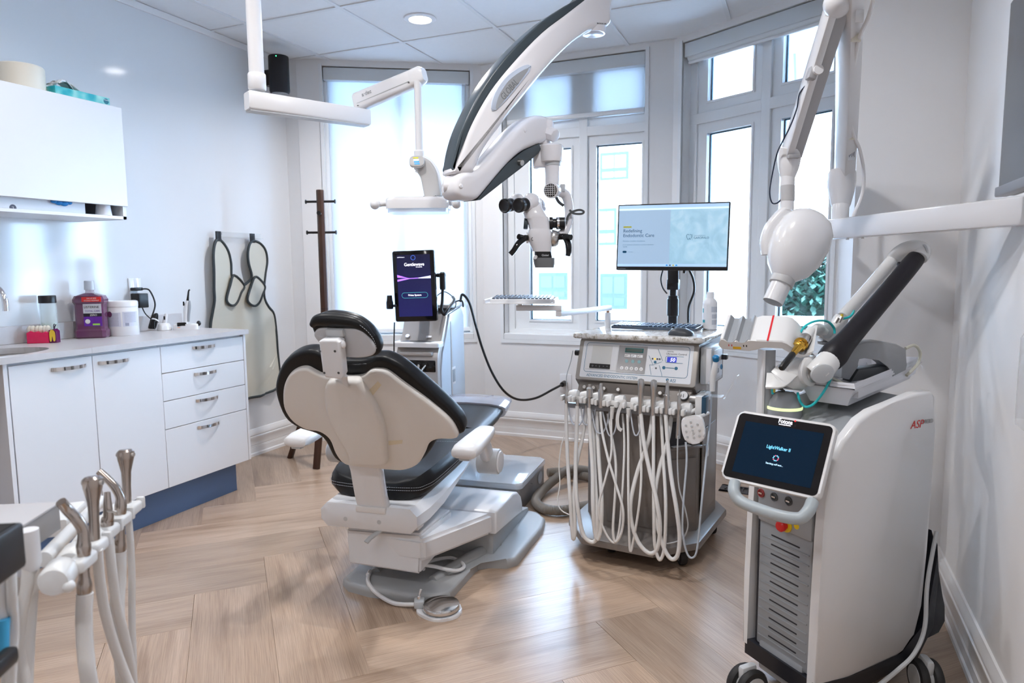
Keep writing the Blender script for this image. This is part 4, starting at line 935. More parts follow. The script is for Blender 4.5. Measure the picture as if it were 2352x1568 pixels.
# ---------------- foot control disc
fc = at(1014, 1405, z=0)
T = thing('foot_control', (fc.x, fc.y, 0), 'round chrome foot control disc on a white base in front of the chair', 'foot pedal')
M = rotz(28, (fc.x, fc.y, 0))
t = bmesh.new(); prism(t, smooth2([(-.085, .03), (-.08, -.01), (-.04, -.055), (.0, -.068), (.05, -.05), (.07, 0), (.05, .05), (0, .068), (-.05, .055), (-.08, .05)], 4), M, .010, .004); obj('base', t, WHITEG, T)
obj('disc', lathe(bmesh.new(), [(.050, .013), (.062, .016), (.062, .027), (.060, .030), (0, .040)], (fc.x, fc.y, 0), n=48), mat('polished_steel', (.72, .72, .72), .12, 1), T)
obj('skirt', lathe(bmesh.new(), [(.055, .008), (.055, .016)], (fc.x, fc.y, 0), n=32), LGREY, T)
obj('toggle_housing', box(bmesh.new(), (-.075, .028, .022), (.035, .04, .026), r=.005, M=M), LGREY, T)
obj('toggle_nut', lathe(bmesh.new(), [(.007, 0), (.007, .010), (.005, .016)], M @ V((-.075, .028, .034))), CHROME, T)
obj('toggle_lever', cyl(bmesh.new(), M @ V((-.075, .028, .048)), M @ V((-.068, .028, .070)), .0025, .004), WHITE, T)
t = bmesh.new(); pts = [CB @ V((-.14, -.27, .045)), at(850, 1312, z=.04), at(845, 1335, z=.04), at(865, 1362, z=.02), at(905, 1385, z=.008), M @ V((-.09, .03, .016))]
tube(t, pts, .0075, 8); obj('cable', t, WHITE, T)
# ================================================================ CEILING-HUNG DENTAL LIGHT
def vert(u, v, D): return at(u, v, D=D)
RH = V((RT.x, RT.y, 0)).normalized(); FH = V((FW.x, FW.y, 0)).normalized(); UP = V((0, 0, 1))
P0 = at(587, 120, D=2.45)
T = thing('dental_light', (P0.x, P0.y, CEIL), 'white ceiling-hung dental light with jointed arms over the chair', 'dental light')
z1 = at(587, 168, D=2.45).z; z2 = at(587, 205, D=2.45).z
obj('ceiling_post', lathe(bmesh.new(), [(.0262, z1-.01), (.0262, CEIL)], (P0.x, P0.y, 0), n=32), WHITE, T)
obj('post_flange', lathe(bmesh.new(), [(.07, CEIL-.012), (.07, CEIL-.001)], (P0.x, P0.y, 0), n=32), WHITE, T)
obj('post_sleeve', lathe(bmesh.new(), [(.028, z2), (.031, z2+.004), (.031, z1-.004), (.029, z1)], (P0.x, P0.y, 0), n=32), WHITE, T)
zA = at(587, 232, D=2.45).z; E0 = V((P0.x, P0.y, zA)); E1 = at(836, 270, z=zA); d = (E1-E0).normalized()
t = bmesh.new(); sweep(t, [E0-d*.04, E0-d*.034, E1+d*.014, E1+d*.018], rrect(.058, .066, .008, 2), scale=[.9, 1, .92, .86]); obj('lower_arm', t, WHITE, T)
t = bmesh.new(); sweep(t, [E0-d*.036+UP*-.0335, E1+d*.01+UP*-.0305], [(-.024, -.003), (.024, -.003), (.024, .003), (-.024, .003)]); obj('arm_underside', t, LGREY, T)
obj('arm_screw', lathe(bmesh.new(), [(.003, 0), (.003, .001), (0, .001)], E1+d*.018+UP*.015, d), DGREY, T)
Q0 = at(824, 240, D=(E1-CAM).dot(FW)+.0); obj('elbow_pin', cyl(bmesh.new(), (Q0.x, Q0.y, zA+.025), (Q0.x, Q0.y, Q0.z), .0135), WHITE, T)
obj('elbow_lock', ball(bmesh.new(), (Q0.x, Q0.y, zA+.052), (.016, .016, .008)), LGREY, T)
Q1 = at(962, 176, D=2.62); Q0 = at(828, 233, D=(E1-CAM).dot(FW)); d2 = (Q1-Q0).normalized()
t = bmesh.new(); sweep(t, [Q0-d2*.022, Q0-d2*.014, Q1-d2*.03], rrect(.05, .072, .014, 3), scale=[.85, 1, .92]); ua = obj('upper_arm', t, WHITE, T)
t = bmesh.new(); sweep(t, [Q1-d2*.03, Q1+d2*.01, Q1+d2*.026], rrect(.052, .068, .018, 3), scale=[1, 1, .75]); obj('arm_end_cap', t, WHITEG, T)
t = bmesh.new(); s_ = d2.cross(UP).normalized(); sweep(t, [Q0+s_*.0255-UP*.012, Q1-d2*.03+s_*.0245-UP*.012], [(-.0006, -.0008), (.0006, -.0008), (.0006, .0008), (-.0006, .0008)]); obj('seam', t, LGREY, ua)
up2 = s_.cross(d2).normalized()
text('maker_mark', 'a·dec', frame(Q0+s_*.026+up2*.004+d2*.028, d2, up2), .022, GREYM, ua)
for q in (Q0+d2*.0-up2*.022, Q1-d2*.035-up2*.016): obj('slot', lathe(bmesh.new(), [(.004, 0), (.004, .001)], q+s_*.0248, s_, sy=.5), DGREY, ua)
zt = at(961, 195, D=2.62).z; zb = at(961, 350, D=2.62).z; Q = V((Q1.x, Q1.y, 0)); Q = at(961, 260, D=2.62); Q.z = 0
obj('drop_tube', cyl(bmesh.new(), (Q.x, Q.y, zb), (Q.x, Q.y, zt+.01), .0140, n=20), WHITE, T)
zc = at(961, 366, D=2.62).z; obj('tube_sleeve', lathe(bmesh.new(), [(.019, zc), (.0205, zc+.004), (.0205, zb+.006), (.017, zb+.01)], (Q.x, Q.y, 0), n=24), WHITE, T)
K = 2.62/FPX
def hp_(u, v, dd=0): return at(u, v, D=2.62+dd)
yk = [hp_(957, 374), hp_(972, 382), hp_(984, 400), hp_(990, 425), hp_(995, 452)]
t = bmesh.new(); sweep(t, catmull(yk, 5), rrect(.066, .024, .010, 3), up=-FH, scale=[.75+.25*min(1, k/6) for k in range(21)]); obj('yoke', t, mat('lamp_grey', (.50, .49, .48), .35), T)
t = bmesh.new(); sweep(t, catmull([p_+FH*.016+RH*.006 for p_ in yk], 5), rrect(.070, .022, .010, 3), up=-FH); obj('yoke_cover', t, WHITEG, T)
t = bmesh.new(); pm_ = frame(hp_(958, 373, -.02), RH, (FH*.45+UP).normalized()); prism(t, rrect(.056, .046, .016, 4), pm_, .012, .004); cpn = obj('control_panel', t, MATS['lamp_grey'], T)
for k, c in enumerate(('y', 'w', 'b', 'b')):
    m_ = {'y': mat('key_yellow', (.75, .72, .02), .4), 'w': mat('key_white', (.8, .9, 1), .4, emit=.6), 'b': mat('key_blue', (.02, .30, .75), .4, emit=.3)}[c]
    obj('key', box(bmesh.new(), (-.004+.002*k, .012-.0085*k, .0125), (.020, .0055, .0012), r=.0005, M=pm_), m_, cpn)
# lamp head
MHd = frame(hp_(962, 474), RH, n=UP)
t = bmesh.new(); prism(t, rrect(.236, .15, .038, 5), MHd @ Matrix.Translation((0, .0, -.012)), .042, .014, 3); obj('lamp_head', t, WHITEG, T)
t = bmesh.new(); prism(t, rrect(.224, .14, .036, 5), MHd @ Matrix.Translation((0, 0, -.026)), .016, .0); obj('lens_cover', t, clear_mat('lamp_clear', (.85, .87, .9), .5), T)
for s in (-1, 1):
    t = bmesh.new(); tube(t, [MHd @ V((s*.10, .01, .012)), MHd @ V((s*.135, .0, .012)), MHd @ V((s*.155, -.02, .008)), MHd @ V((s*.150, -.075, .002))], [.010, .011, .013, .016], 14); obj('handle', t, WHITEG, T)
    obj('handle_cap', ball(bmesh.new(), MHd @ V((s*.150, -.085, .001)), (.018, .020, .018), MHd), WHITE, T)
for s in (-1, 1): obj('screw', ball(bmesh.new(), MHd @ V((.045+s*.022, -.02, .033)), .005), DGREY, T)
# ================================================================ MICROSCOPE ON CEILING ARM
J = at(1056, 408, D=2.32); Hh = at(1362, 40, D=2.52)
MW = mat('scope_white', (.84, .83, .86), .16, coat=.4); MD = mat('scope_slate', (.055, .075, .09), .30)
T = thing('microscope', (Hh.x, Hh.y, CEIL), 'white ceiling-mounted dental microscope with curved arms over the chair', 'microscope')
n1 = (Hh-J).cross(UP).normalized()
if n1.dot(FW) > 0: n1 = -n1
u1 = UP.cross(n1).normalized(); M1 = frame(J, u1, UP)     # M1 z = towards the viewer
def pl(M, pts, off=0):
    Mi = M.inverted(); o = M.translation; n = V((M[0][2], M[1][2], M[2][2])); out = []
    for a, b_ in pts:
        q = Mi @ at(a, b_, p=o+n*off, n=n); out.append((q.x, q.y))
    return out
white = [(1350, -90), (1345, -20), (1290, 32), (1225, 82), (1160, 150), (1108, 215), (1066, 290), (1044, 350), (1030, 385), (1026, 400), (1045, 405), (1072, 402), (1082, 385), (1100, 345), (1140, 290), (1185, 232), (1235, 172), (1290, 115), (1330, 85), (1345, 78), (1384, 66), (1390, 40), (1392, -20), (1390, -90)]
t = bmesh.new(); w2 = pl(M1, white); soft(t, smooth2(w2, 4), M1 @ Matrix.Translation((0, 0, -.05)), .10, .024, .024); obj('upper_arm', t, MW, T, ang=50)
dark = [(1345, -70), (1326, -6), (1280, 24), (1225, 62), (1158, 126), (1100, 200), (1055, 285), (1035, 345), (1028, 392), (1034, 384), (1050, 345), (1075, 288), (1115, 218), (1168, 152), (1232, 86), (1292, 40), (1345, -3), (1355, -60)]
t = bmesh.new(); soft(t, smooth2(pl(M1, dark), 4), M1 @ Matrix.Translation((0, 0, -.042)), .086, .007, .007); obj('arm_spine', t, MD, T, ang=50)
rec = [(1133, 256), (1128, 244), (1136, 215), (1160, 180), (1190, 157), (1212, 149), (1220, 156), (1195, 190), (1160, 232)]
t = bmesh.new(); rp = smooth2(pl(M1, rec, .05), 4); prism(t, rp, M1 @ Matrix.Translation((0, 0, .044)), .010, .006, 2); bz = obj('badge_bezel', t, mat('badge_blue_white', (.60, .68, .82), .15), T)
rec2 = [(1142, 250), (1140, 240), (1148, 216), (1168, 186), (1195, 165), (1214, 158), (1195, 186), (1165, 222)]
t = bmesh.new(); prism(t, smooth2(pl(M1, rec2, .054), 3), M1 @ Matrix.Translation((0, 0, .0535)), .0015); obj('badge_plate', t, mat('badge_plate', (.50, .51, .52), .3, .6), bz)
tx = pl(M1, [(1158, 231), (1208, 172)], .056); dx = V((tx[1][0]-tx[0][0], tx[1][1]-tx[0][1], 0)); 
text('badge_text', 'GLOBAL', M1 @ frame((tx[0][0], tx[0][1], .0555), dx, n=(0, 0, 1)), .032, mat('badge_ink', (.28, .29, .30), .4, .5), bz, xs=.72)
text('rating_text', 'MICROSCOPE', M1 @ frame((*pl(M1, [(1373, 54)], .055)[0], .0502), (1, .10, 0), n=(0, 0, 1)), .007, BLACK, T)
# hub above
hx, hy = at(1362, 66, D=2.52).x, at(1362, 66, D=2.52).y; zh = at(1362, 77, D=2.52).z
obj('hub', lathe(bmesh.new(), [(.044, 2.0), (.046, 2.02), (.046, 2.34), (.044, 2.36)], (hx, hy, 0), n=32), MW, T)
obj('hub_cap', lathe(bmesh.new(), [(.036, zh-.004), (.040, zh-.001), (.040, zh+.02)], (hx, hy, 0), n=32), mat('cap_pale', (.72, .76, .84), .2), T)
obj('ceiling_column', lathe(bmesh.new(), [(.042, 2.30), (.042, CEIL-.04), (.10, CEIL-.03), (.10, CEIL-.001)], (hx, hy, 0), n=32), MW, T)
kb = at(1391, 26, D=2.52); obj('friction_knob', cyl(bmesh.new(), kb-RH*.012, kb+RH*.014, .028, .026, 10, .004), clear_mat('knob_clear', (.8, .82, .9), .7), T)
# lower arm
J2 = at(1046, 428, D=2.30); K2 = at(1240, 300, D=2.58)
n2 = (K2-J2).cross(UP).normalized()
if n2.dot(FW) > 0: n2 = -n2
M2_ = frame(J2, UP.cross(n2).normalized(), UP)
low = [(1030, 446), (1029, 425), (1036, 404), (1052, 396), (1075, 394), (1100, 376), (1140, 330), (1180, 288), (1205, 271), (1225, 268), (1242, 275), (1248, 295), (1246, 318), (1232, 330), (1210, 338), (1180, 352), (1150, 378), (1120, 412), (1095, 442), (1078, 459), (1058, 462), (1040, 458)]
t = bmesh.new(); soft(t, smooth2(pl(M2_, low), 4), M2_ @ Matrix.Translation((0, 0, -.045)), .09, .020, .020); obj('lower_arm', t, MW, T, ang=50)
und = [(1222, 330), (1226, 345), (1220, 356), (1180, 388), (1130, 426), (1088, 461), (1078, 462), (1092, 445), (1118, 412), (1150, 376), (1185, 350)]
t = bmesh.new(); prism(t, pl(M2_, und), M2_ @ Matrix.Translation((0, 0, -.036)), .074, .006, 2, bev_back=.006); obj('arm_underside', t, MD, T, ang=40)
for a, b_ in ((1059, 428), (1206, 299)): q = pl(M2_, [(a, b_)], .045)[0]; obj('arm_bolt', ball(bmesh.new(), M2_ @ V((q[0], q[1], .045)), (.008, .008, .003), M2_), MW, T)
q = pl(M2_, [(1194, 371)], .04)[0]; obj('lock_knob', cyl(bmesh.new(), M2_ @ V((q[0], q[1], .03)), M2_ @ V((q[0], q[1]-.006, .052)), .011, .010), STEEL, T)
# elbow between the arms
e = at(1047, 404, D=2.31); obj('elbow_ring', cyl(bmesh.new(), e-UP*.012, e+UP*.012, .026), DGREY, T)
e = at(1033, 428, D=2.30); obj('elbow_knob', cyl(bmesh.new(), e-RH*.02, e+RH*.006, .024, .026, 12, .004), MW, T)
SD = 2.58
def sp(u, v, dd=0): return at(u, v, D=SD+dd)
# wrist
t = bmesh.new(); box(t, (0, 0, 0), (.062, .08, .086), r=.02, seg=3, M=frame(sp(1252, 302), RH, n=UP)); obj('wrist_block', t, MW, T)
obj('wrist_knob', cyl(bmesh.new(), sp(1258, 306, -.02), sp(1276, 312, -.045), .025, .024, 8, .003), MW, T)
obj('wrist_neck', cyl(bmesh.new(), sp(1247, 345), sp(1247, 318), .030, .030, 24), MW, T)
t = bmesh.new(); box(t, (0, 0, 0), (.064, .075, .085), r=.012, seg=2, M=frame(sp(1243, 360), RH, n=UP)); obj('wrist_plate', t, MW, T)
obj('wrist_drum', lathe(bmesh.new(), [(.030, -.032), (.043, -.028), (.046, .02), (.045, .028), (.038, .034), (0, .036)], sp(1266, 354, -.02), UP, n=28), MW, T)
obj('swivel_ring', lathe(bmesh.new(), [(.028, -.012), (.032, -.010), (.033, .010), (.030, .012)], sp(1269, 374, -.02), UP, n=28), LGREY, T)
obj('drop_post', cyl(bmesh.new(), sp(1269, 438, -.02), sp(1269, 378, -.02), .026, .029, 24), MW, T)
gl = sp(1266, 437, -.058); gax = (CAM-gl).normalized()-RH*.35
obj('globe_ring', lathe(bmesh.new(), [(.028, -.03), (.030, .0), (.028, .006), (.023, .006)], gl, gax, n=28), MW, T)
obj('globe_disc', lathe(bmesh.new(), [(.024, 0), (.024, .006), (.018, .009), (0, .011)], gl, gax, n=28), BLACK, T)
t = bmesh.new(); gx = gax.normalized(); gu, gv = perp(gx)
for c in (-.014, -.007, 0, .007, .014):
    h = math.sqrt(max(0, .0225**2-c*c))
    for fl in (0, 1):
        pts = []
        for k in range(7):
            s = -1+2*k/6; a, b_ = (c*(1+.25*(1-s*s)), h*s) if fl == 0 else (h*s, c*(1+.0*s))
            pts.append(gl+gu*a+gv*b_+gx*(.0075+.004*(1-(a*a+b_*b_)/.0225**2)))
        tube(t, pts, .0009, 5, 2)
obj('globe_grille', t, WHITE, T)['kind'] = 'stuff'
# C arm to the optics
t = bmesh.new(); tube(t, [sp(1280, 440, .0), sp(1298, 447, .02), sp(1306, 470, .03), sp(1306, 500, .03), sp(1298, 530, .02), sp(1284, 540, .01)], [.018, .019, .018, .016, .017, .016], 14); obj('c_arm', t, MW, T)
obj('clamp', box(bmesh.new(), (0, 0, 0), (.02, .03, .03), r=.005, M=frame(sp(1292, 432), RH, n=UP)), LGREY, T)
t = bmesh.new(); tube(t, [sp(1276, 450), sp(1283, 463), sp(1294, 472, .01)], .006, 8); obj('cable', t, DGREY, T)
t = bmesh.new(); sweep(t, catmull([sp(1302, 515), sp(1303, 500), sp(1312, 488), sp(1330, 482), sp(1341, 486), sp(1335, 491), sp(1318, 490), sp(1308, 482)], 5), [(-.001, -.004), (.001, -.004), (.001, .004), (-.001, .004)]); obj('cable_loop', t, DGREY, T)
# optics body
BM = frame(sp(1244, 545), (RH*.985-UP*.10), n=(UP+RH*.10))   # tilts slightly
def mm(u, v, dd=0):
    return BM.inverted() @ sp(u, v, dd)
t = bmesh.new()
def osec(v, u0, u1, d, off=0):
    a, b_ = sp(u0, v, off), sp(u1, v, off); c = (a+b_)/2; w_ = (b_-a).length/2; ax = (b_-a).normalized()
    return [c+ax*(w_*math.copysign(abs(math.cos(x))**.6, math.cos(x)))+FH*(d*math.copysign(abs(math.sin(x))**.6, math.sin(x))) for x in [2*math.pi*k/20 for k in range(20)]]
loft(t, [osec(578, 1223, 1266, .036), osec(566, 1219, 1268, .04), osec(552, 1213, 1270, .045), osec(535, 1211, 1268, .047), osec(527, 1215, 1264, .045)]); ob = obj('zoom_body', t, MW, T)
text('maker_mark', 'GLOBAL', frame(sp(1219, 552, -.0405), RH*.99-UP*.12, n=-FH), .018, BLACK, ob, xs=.9)
t = bmesh.new(); loft(t, [osec(529, 1217, 1263, .042), osec(512, 1212, 1262, .042), osec(499, 1208, 1260, .042)]); obj('beam_splitter', t, MW, T)
t = bmesh.new(); loft(t, [osec(503, 1206, 1260, .041), osec(490, 1201, 1252, .042), osec(478, 1210, 1246, .040, .01), osec(462, 1218, 1244, .036, .02)]); obj('tube_base', t, MW, T)
t = bmesh.new(); loft(t, [osec(597, 1229, 1268, .032), osec(590, 1228, 1268, .034), osec(578, 1227, 1266, .034)]); ol = obj('objective', t, BLACK, T)
obj('objective_knob', cyl(bmesh.new(), sp(1231, 590, -.03), sp(1229, 591, -.045), .007), WHITE, ol)
text('objective_text', 'Global', frame(sp(1244, 588, -.0335), RH, n=-FH), .010, WHITE, ol)
t = bmesh.new(); loft(t, [osec(615, 1229, 1272, .035), osec(605, 1226, 1274, .04), osec(592, 1224, 1274, .041)]); obj('splash_guard', t, mat('guard_grey', (.18, .19, .20), .4), T)
for i, (eu, ev, dd) in enumerate(((1157, 473, .015), (1189, 472, -.02))):
    a = sp(eu, ev, dd-.055); ax = (sp(eu+30, ev-5, dd+.01)-a).normalized()
    ep = obj('eyepiece', lathe(bmesh.new(), [(.017, .004), (.0225, .0), (.0265, .004), (.0265, .016), (.0235, .020), (.0235, .030), (.0245, .032), (.0245, .046), (.020, .05)], a, ax, n=24), BLACK, T)
    obj('eye_lens', lathe(bmesh.new(), [(.017, .003), (.017, .004), (0, .004)], a+ax*.003, ax), BLACKG, ep)
    obj('eye_tube', lathe(bmesh.new(), [(.022, .045), (.024, .05), (.024, .085), (.02, .09)], a, ax, n=24), MW, T)
    c = a+ax*.088+UP*.004; obj('prism_housing', ball(bmesh.new(), c, (.034, .036, .034)), MW, T)
t = bmesh.new(); tube(t, [sp(1212, 466, .03), sp(1232, 470, .02), sp(1236, 482, .01)], [.026, .030, .03], 14); obj('binocular_bridge', t, MW, T)
# side knobs and handles
obj('side_disc', cyl(bmesh.new(), sp(1213, 514), sp(1203, 513), .021, .021, 24, .003), MD, T)
kn = obj('focus_knob', lathe(bmesh.new(), [(.024, 0), (.024, .012), (.018, .014), (.018, .024), (.023, .026), (.023, .056), (.02, .058)], sp(1262, 513), RH, n=24), BLACK, T)
obj('knob_band', lathe(bmesh.new(), [(.0236, .028), (.0236, .036)], sp(1262, 513), RH, n=24), CHROME, kn)
obj('steel_ring', lathe(bmesh.new(), [(.030, 0), (.032, .004), (.029, .02), (.022, .028)], sp(1266, 547, -.01), RH-UP*.1, n=24), STEEL, T)
t = bmesh.new(); tube(t, [sp(1280, 545, -.02), sp(1296, 544, -.03), sp(1304, 556, -.04), sp(1306, 575, -.045), sp(1304, 588, -.045)], [.011, .012, .012, .011, .009], 12); obj('handle', t, BLACKG, T)
obj('handle_knob', cyl(bmesh.new(), sp(1297, 543, -.04), sp(1311, 545, -.06), .011, .011), BLACKG, T)
t = bmesh.new(); tube(t, [sp(1212, 546, -.01), sp(1203, 548, -.03), sp(1190, 560, -.05), sp(1180, 575, -.06), sp(1172, 584, -.06)], [.011, .012, .011, .010, .010], 12); obj('handle', t, BLACKG, T)
obj('handle_knob', cyl(bmesh.new(), sp(1201, 546, -.03), sp(1191, 543, -.045), .010, .010), BLACKG, T)
obj('handle_ring', cyl(bmesh.new(), sp(1214, 546), sp(1209, 546), .02), MW, T)
# ================================================================ IRRIGATION CONSOLE (tall portrait screen)
F1 = at(908, 850, D=3.74); F2 = at(1006, 850, D=3.68); F1.z = F2.z = 0
gx_ = (F2-F1).normalized(); WG = (F2-F1).length; MG = frame(F1, gx_, n=UP)     # x across, y depth, z up
T = thing('root_canal_console', tuple(MG @ V((WG/2, .2, 0))), 'silver root canal console with tall portrait touchscreen behind the chair', 'dental console')
SILV = mat('silver_plastic', (.52, .50, .49), .32, .35); PALE = mat('pale_blue_panel', (.62, .68, .76), .25)
prof = [(0, .06), (0, .66), (.012, .70), (.035, .74), (.10, .80), (.14, .90), (.40, .945), (.45, .90), (.47, .06)]
MP = MG @ frame((0, 0, 0), (0, 1, 0), (0, 0, 1))
t = bmesh.new(); prism(t, prof, MP, WG, .012, 2, bev_back=.012); obj('body', t, SILV, T)
t = bmesh.new(); prism(t, [(.05, .08), (.035, .60), (.06, .70), (.13, .80), (.18, .90), (.38, .93), (.43, .88), (.45, .08)], MP @ Matrix.Translation((0, 0, WG-.002)), .010, .004); sp_ = obj('side_panel', t, PALE, T)
obj('side_groove', bx((WG+.007, .19, .35), (WG+.010, .21, .86), M=MG @ Matrix.Rotation(R(0), 4, 'Z')), SILV, sp_, flat=True)
obj('side_badge', bx((WG+.007, .20, .50), (WG+.011, .26, .60), r=.003, M=MG), WHITE, sp_); obj('side_badge_inset', bx((WG+.011, .208, .515), (WG+.0125, .252, .585), M=MG), GREYM, sp_, flat=True)
obj('top_tray', bx((-.005, .15, .935), (WG+.03, .45, .955), r=.005, M=MG), LGREY, T)
t = bmesh.new(); prism(t, rrect(WG+.02, .10, .02, 4, WG/2, .035), MG @ Matrix.Translation((0, 0, .735)), .028, .010, 3); obj('handle', t, WHITEG, T)
obj('handle_gap', bx((.035, -.004, .752), (WG-.035, .05, .7655), r=.004, M=MG), DGREY, T)
obj('lip', bx((.03, -.014, .69), (WG-.03, .02, .71), r=.005, M=MG), SILV, T)
pn = obj('connector_panel', bx((.03, -.004, .60), (WG-.012, .01, .665), r=.008, M=MG), BLACKG, T)
for k, x in enumerate((.05, .088, .14, .18)):
    obj('port', lathe(bmesh.new(), [(.013, 0), (.013, .008), (.008, .01)], MG @ V((x, -.004, .640)), MG.to_3x3() @ V((0, -1, 0))), GREYM if k < 2 else BLACK, pn)
    a = MG @ V((x, -.01, .64)); dx_ = (-.02, -.008, .03, -.028)[k]
    t = bmesh.new(); tube(t, [a, MG @ V((x+dx_*.4, -.05, .61)), MG @ V((x+dx_, -.07, .54)), MG @ V((x+dx_*2, -.06, .42))], (.007, .004, .006, .004)[k], 8); obj('line', t, BLACK if k == 0 else HOSEW, T)
pb = obj('power_button', lathe(bmesh.new(), [(.013, 0), (.013, .004), (.010, .005)], MG @ V((.045, .075, .785)), MG.to_3x3() @ V((0, -.7, .7))), LGREY, T); obj('power_glow', lathe(bmesh.new(), [(.009, .005), (.009, .0055), (0, .0055)], MG @ V((.045, .075, .785)), MG.to_3x3() @ V((0, -.7, .7))), mat('glow_blue', (.3, .4, 1), .4, emit=3), pb)
obj('rating_plate', box(bmesh.new(), (0, 0, 0), (.03, .014, .001), M=MG @ Matrix.Translation((.17, .072, .785)) @ Matrix.Rotation(R(42), 4, 'X')), WHITE, T)
for x in (.02, WG-.02):
    for y in (.05, .42): obj('caster', lathe(bmesh.new(), [(.025, -.012), (.03, -.008), (.03, .008), (.025, .012)], MG @ V((x, y, .03)), MG.to_3x3() @ V((1, 0, 0))), BLACK, T)
# screen
sc = [at(902, 577, D=3.60), at(998, 573, D=3.56), at(1003, 737, D=3.60), at(907, 739, D=3.64)]
us = ((sc[1]-sc[0])+(sc[2]-sc[3])).normalized(); cs = sum(sc, V((0, 0, 0)))/4; vs = ((sc[0]-sc[3])+(sc[1]-sc[2])).normalized()
MSs = frame(cs, us, vs); sw = (sc[1]-sc[0]).length; sh = (sc[0]-sc[3]).length
t = bmesh.new(); prism(t, rrect(sw, sh, .010, 3), MSs @ Matrix.Translation((0, 0, -.022)), .024, .003); scr = obj('touchscreen', t, BLACKG, T)
def navy(name, c1, c2):
    mt = bpy.data.materials.new(name); mt.use_nodes = True; nt = mt.node_tree; b_ = nt.nodes['Principled BSDF']
    tc = nt.nodes.new('ShaderNodeTexCoord'); sx = nt.nodes.new('ShaderNodeSeparateXYZ'); nt.links.new(tc.outputs['Generated'], sx.inputs[0])
    r_ = ramp(nt, sx.outputs['Z'], [(0, c1), (1, c2)]); nt.links.new(r_.outputs[0], b_.inputs['Emission Color']); b_.inputs['Emission Strength'].default_value = 1
    b_.inputs['Base Color'].default_value = (.01, .01, .02, 1); b_.inputs['Roughness'].default_value = .15; return mt
disp = obj('display', box(bmesh.new(), (.0, .003, .0025), (sw*.80, sh*.87, .001), M=MSs), navy('console_navy', (.003, .003, .06), (.002, .002, .02)), scr, flat=True)
TXT = mat('screen_white', (.9, .9, 1), .5, emit=1.2); PUR_ = mat('wave_violet', (.35, .15, .95), .5, emit=1.0); PURL = mat('wave_lilac', (.55, .6, 1), .5, emit=1.0)
text('screen_logo', 'Gentlewave', MSs @ Matrix.Translation((.004, sh*.285, .0033)), .024, TXT, disp, 'CENTER', xs=.95)
text('screen_subtitle', 'PROCEDURE', MSs @ Matrix.Translation((.03, sh*.262, .0033)), .006, TXT, disp, 'CENTER')
text('screen_status', '2:45 PM Oct 16', MSs @ Matrix.Translation((-sw*.38, sh*.405, .0033)), .006, TXT, disp)
for pts, m_ in (([(-.40, .165), (-.40, .130), (-.1, .115), (.10, .118), (.40, .140), (.40, .105), (.1, .108), (-.1, .105), (-.40, .070), (-.40, .098), (-.15, .118), (-.40, .128)], PUR_), ([(.10, .116), (.40, .142), (.40, .105), (.12, .108)], PURL)):
    t = bmesh.new(); prism(t, [(x*sw, y*sh) for x, y in pts], MSs @ Matrix.Translation((0, 0, .0031 if m_ is PUR_ else .0034)), .0002); obj('wave_graphic', t, m_, disp, flat=True)
t = bmesh.new(); ro = rrect(sw*.62, .028, .0135, 5, .0, -sh*.127); tube(t, [MSs @ V((x, y, .0033)) for x, y in ro], .0011, 5, spline=False, closed=True); obj('button_outline', t, mat('outline_teal', (.05, .30, .35), .5, emit=.6), disp)
text('button_text', 'Prime System', MSs @ Matrix.Translation((0, -sh*.137, .0033)), .013, TXT, disp, 'CENTER')
t = bmesh.new(); tube(t, [MSs @ V((.012*math.cos(a), sh*.40+.012*math.sin(a), .0033)) for a in [2*math.pi*k/14 for k in range(14)]], .0012, 5, spline=False, closed=True); obj('menu_ring', t, mat('ring_blue', (.05, .12, .5), .5, emit=.8), disp)
obj('screen_arm', box(bmesh.new(), (.0, -.02, -.05), (.07, .09, .06), r=.01, M=MSs), BLACK, T)
t = bmesh.new(); tube(t, [MSs @ V((0, -.08, -.06)), MG @ V((WG/2, .15, .93))], .028, 14, spline=False); obj('screen_stalk', t, BLACK, T)
# handpiece holders either side of the screen
t = bmesh.new(); a = at(895, 694, D=3.6); lathe(t, [(.016, -.035), (.018, -.03), (.018, .0), (.015, .01), (.013, .034), (.012, .036)], a, UP, n=18); obj('holder_cup', t, BLACKG, T)
obj('holder_bracket', cyl(bmesh.new(), at(893, 702, D=3.6), at(910, 702, D=3.62), .007), BLACK, T)
t = bmesh.new(); tube(t, [at(1004, 632, D=3.66), at(1022, 632, D=3.64)], .011, 10, spline=False); obj('handpiece_arm', t, BLACK, T)
hb_ = obj('handpiece', lathe(bmesh.new(), [(.014, 0), (.016, .01), (.016, .085), (.010, .092)], at(1017, 665, D=3.62), UP, n=16), BLACK, T)
t = bmesh.new(); tube(t, [at(1017, 660, D=3.62), at(1016, 690, D=3.62), at(1014, 712, D=3.62), at(1022, 722, D=3.62), at(1032, 705, D=3.66), at(1043, 690, D=3.7), at(1040, 682, D=3.75)], .008, 10); obj('handpiece_hose', t, BLACK, T)
t = bmesh.new(); tube(t, [at(1002, 680, D=3.75), at(1022, 670, D=3.8), at(1045, 688, D=3.8), at(1044, 708, D=3.78), at(1025, 716, D=3.7)], .003, 6); obj('thin_lead', t, BLACK, T)
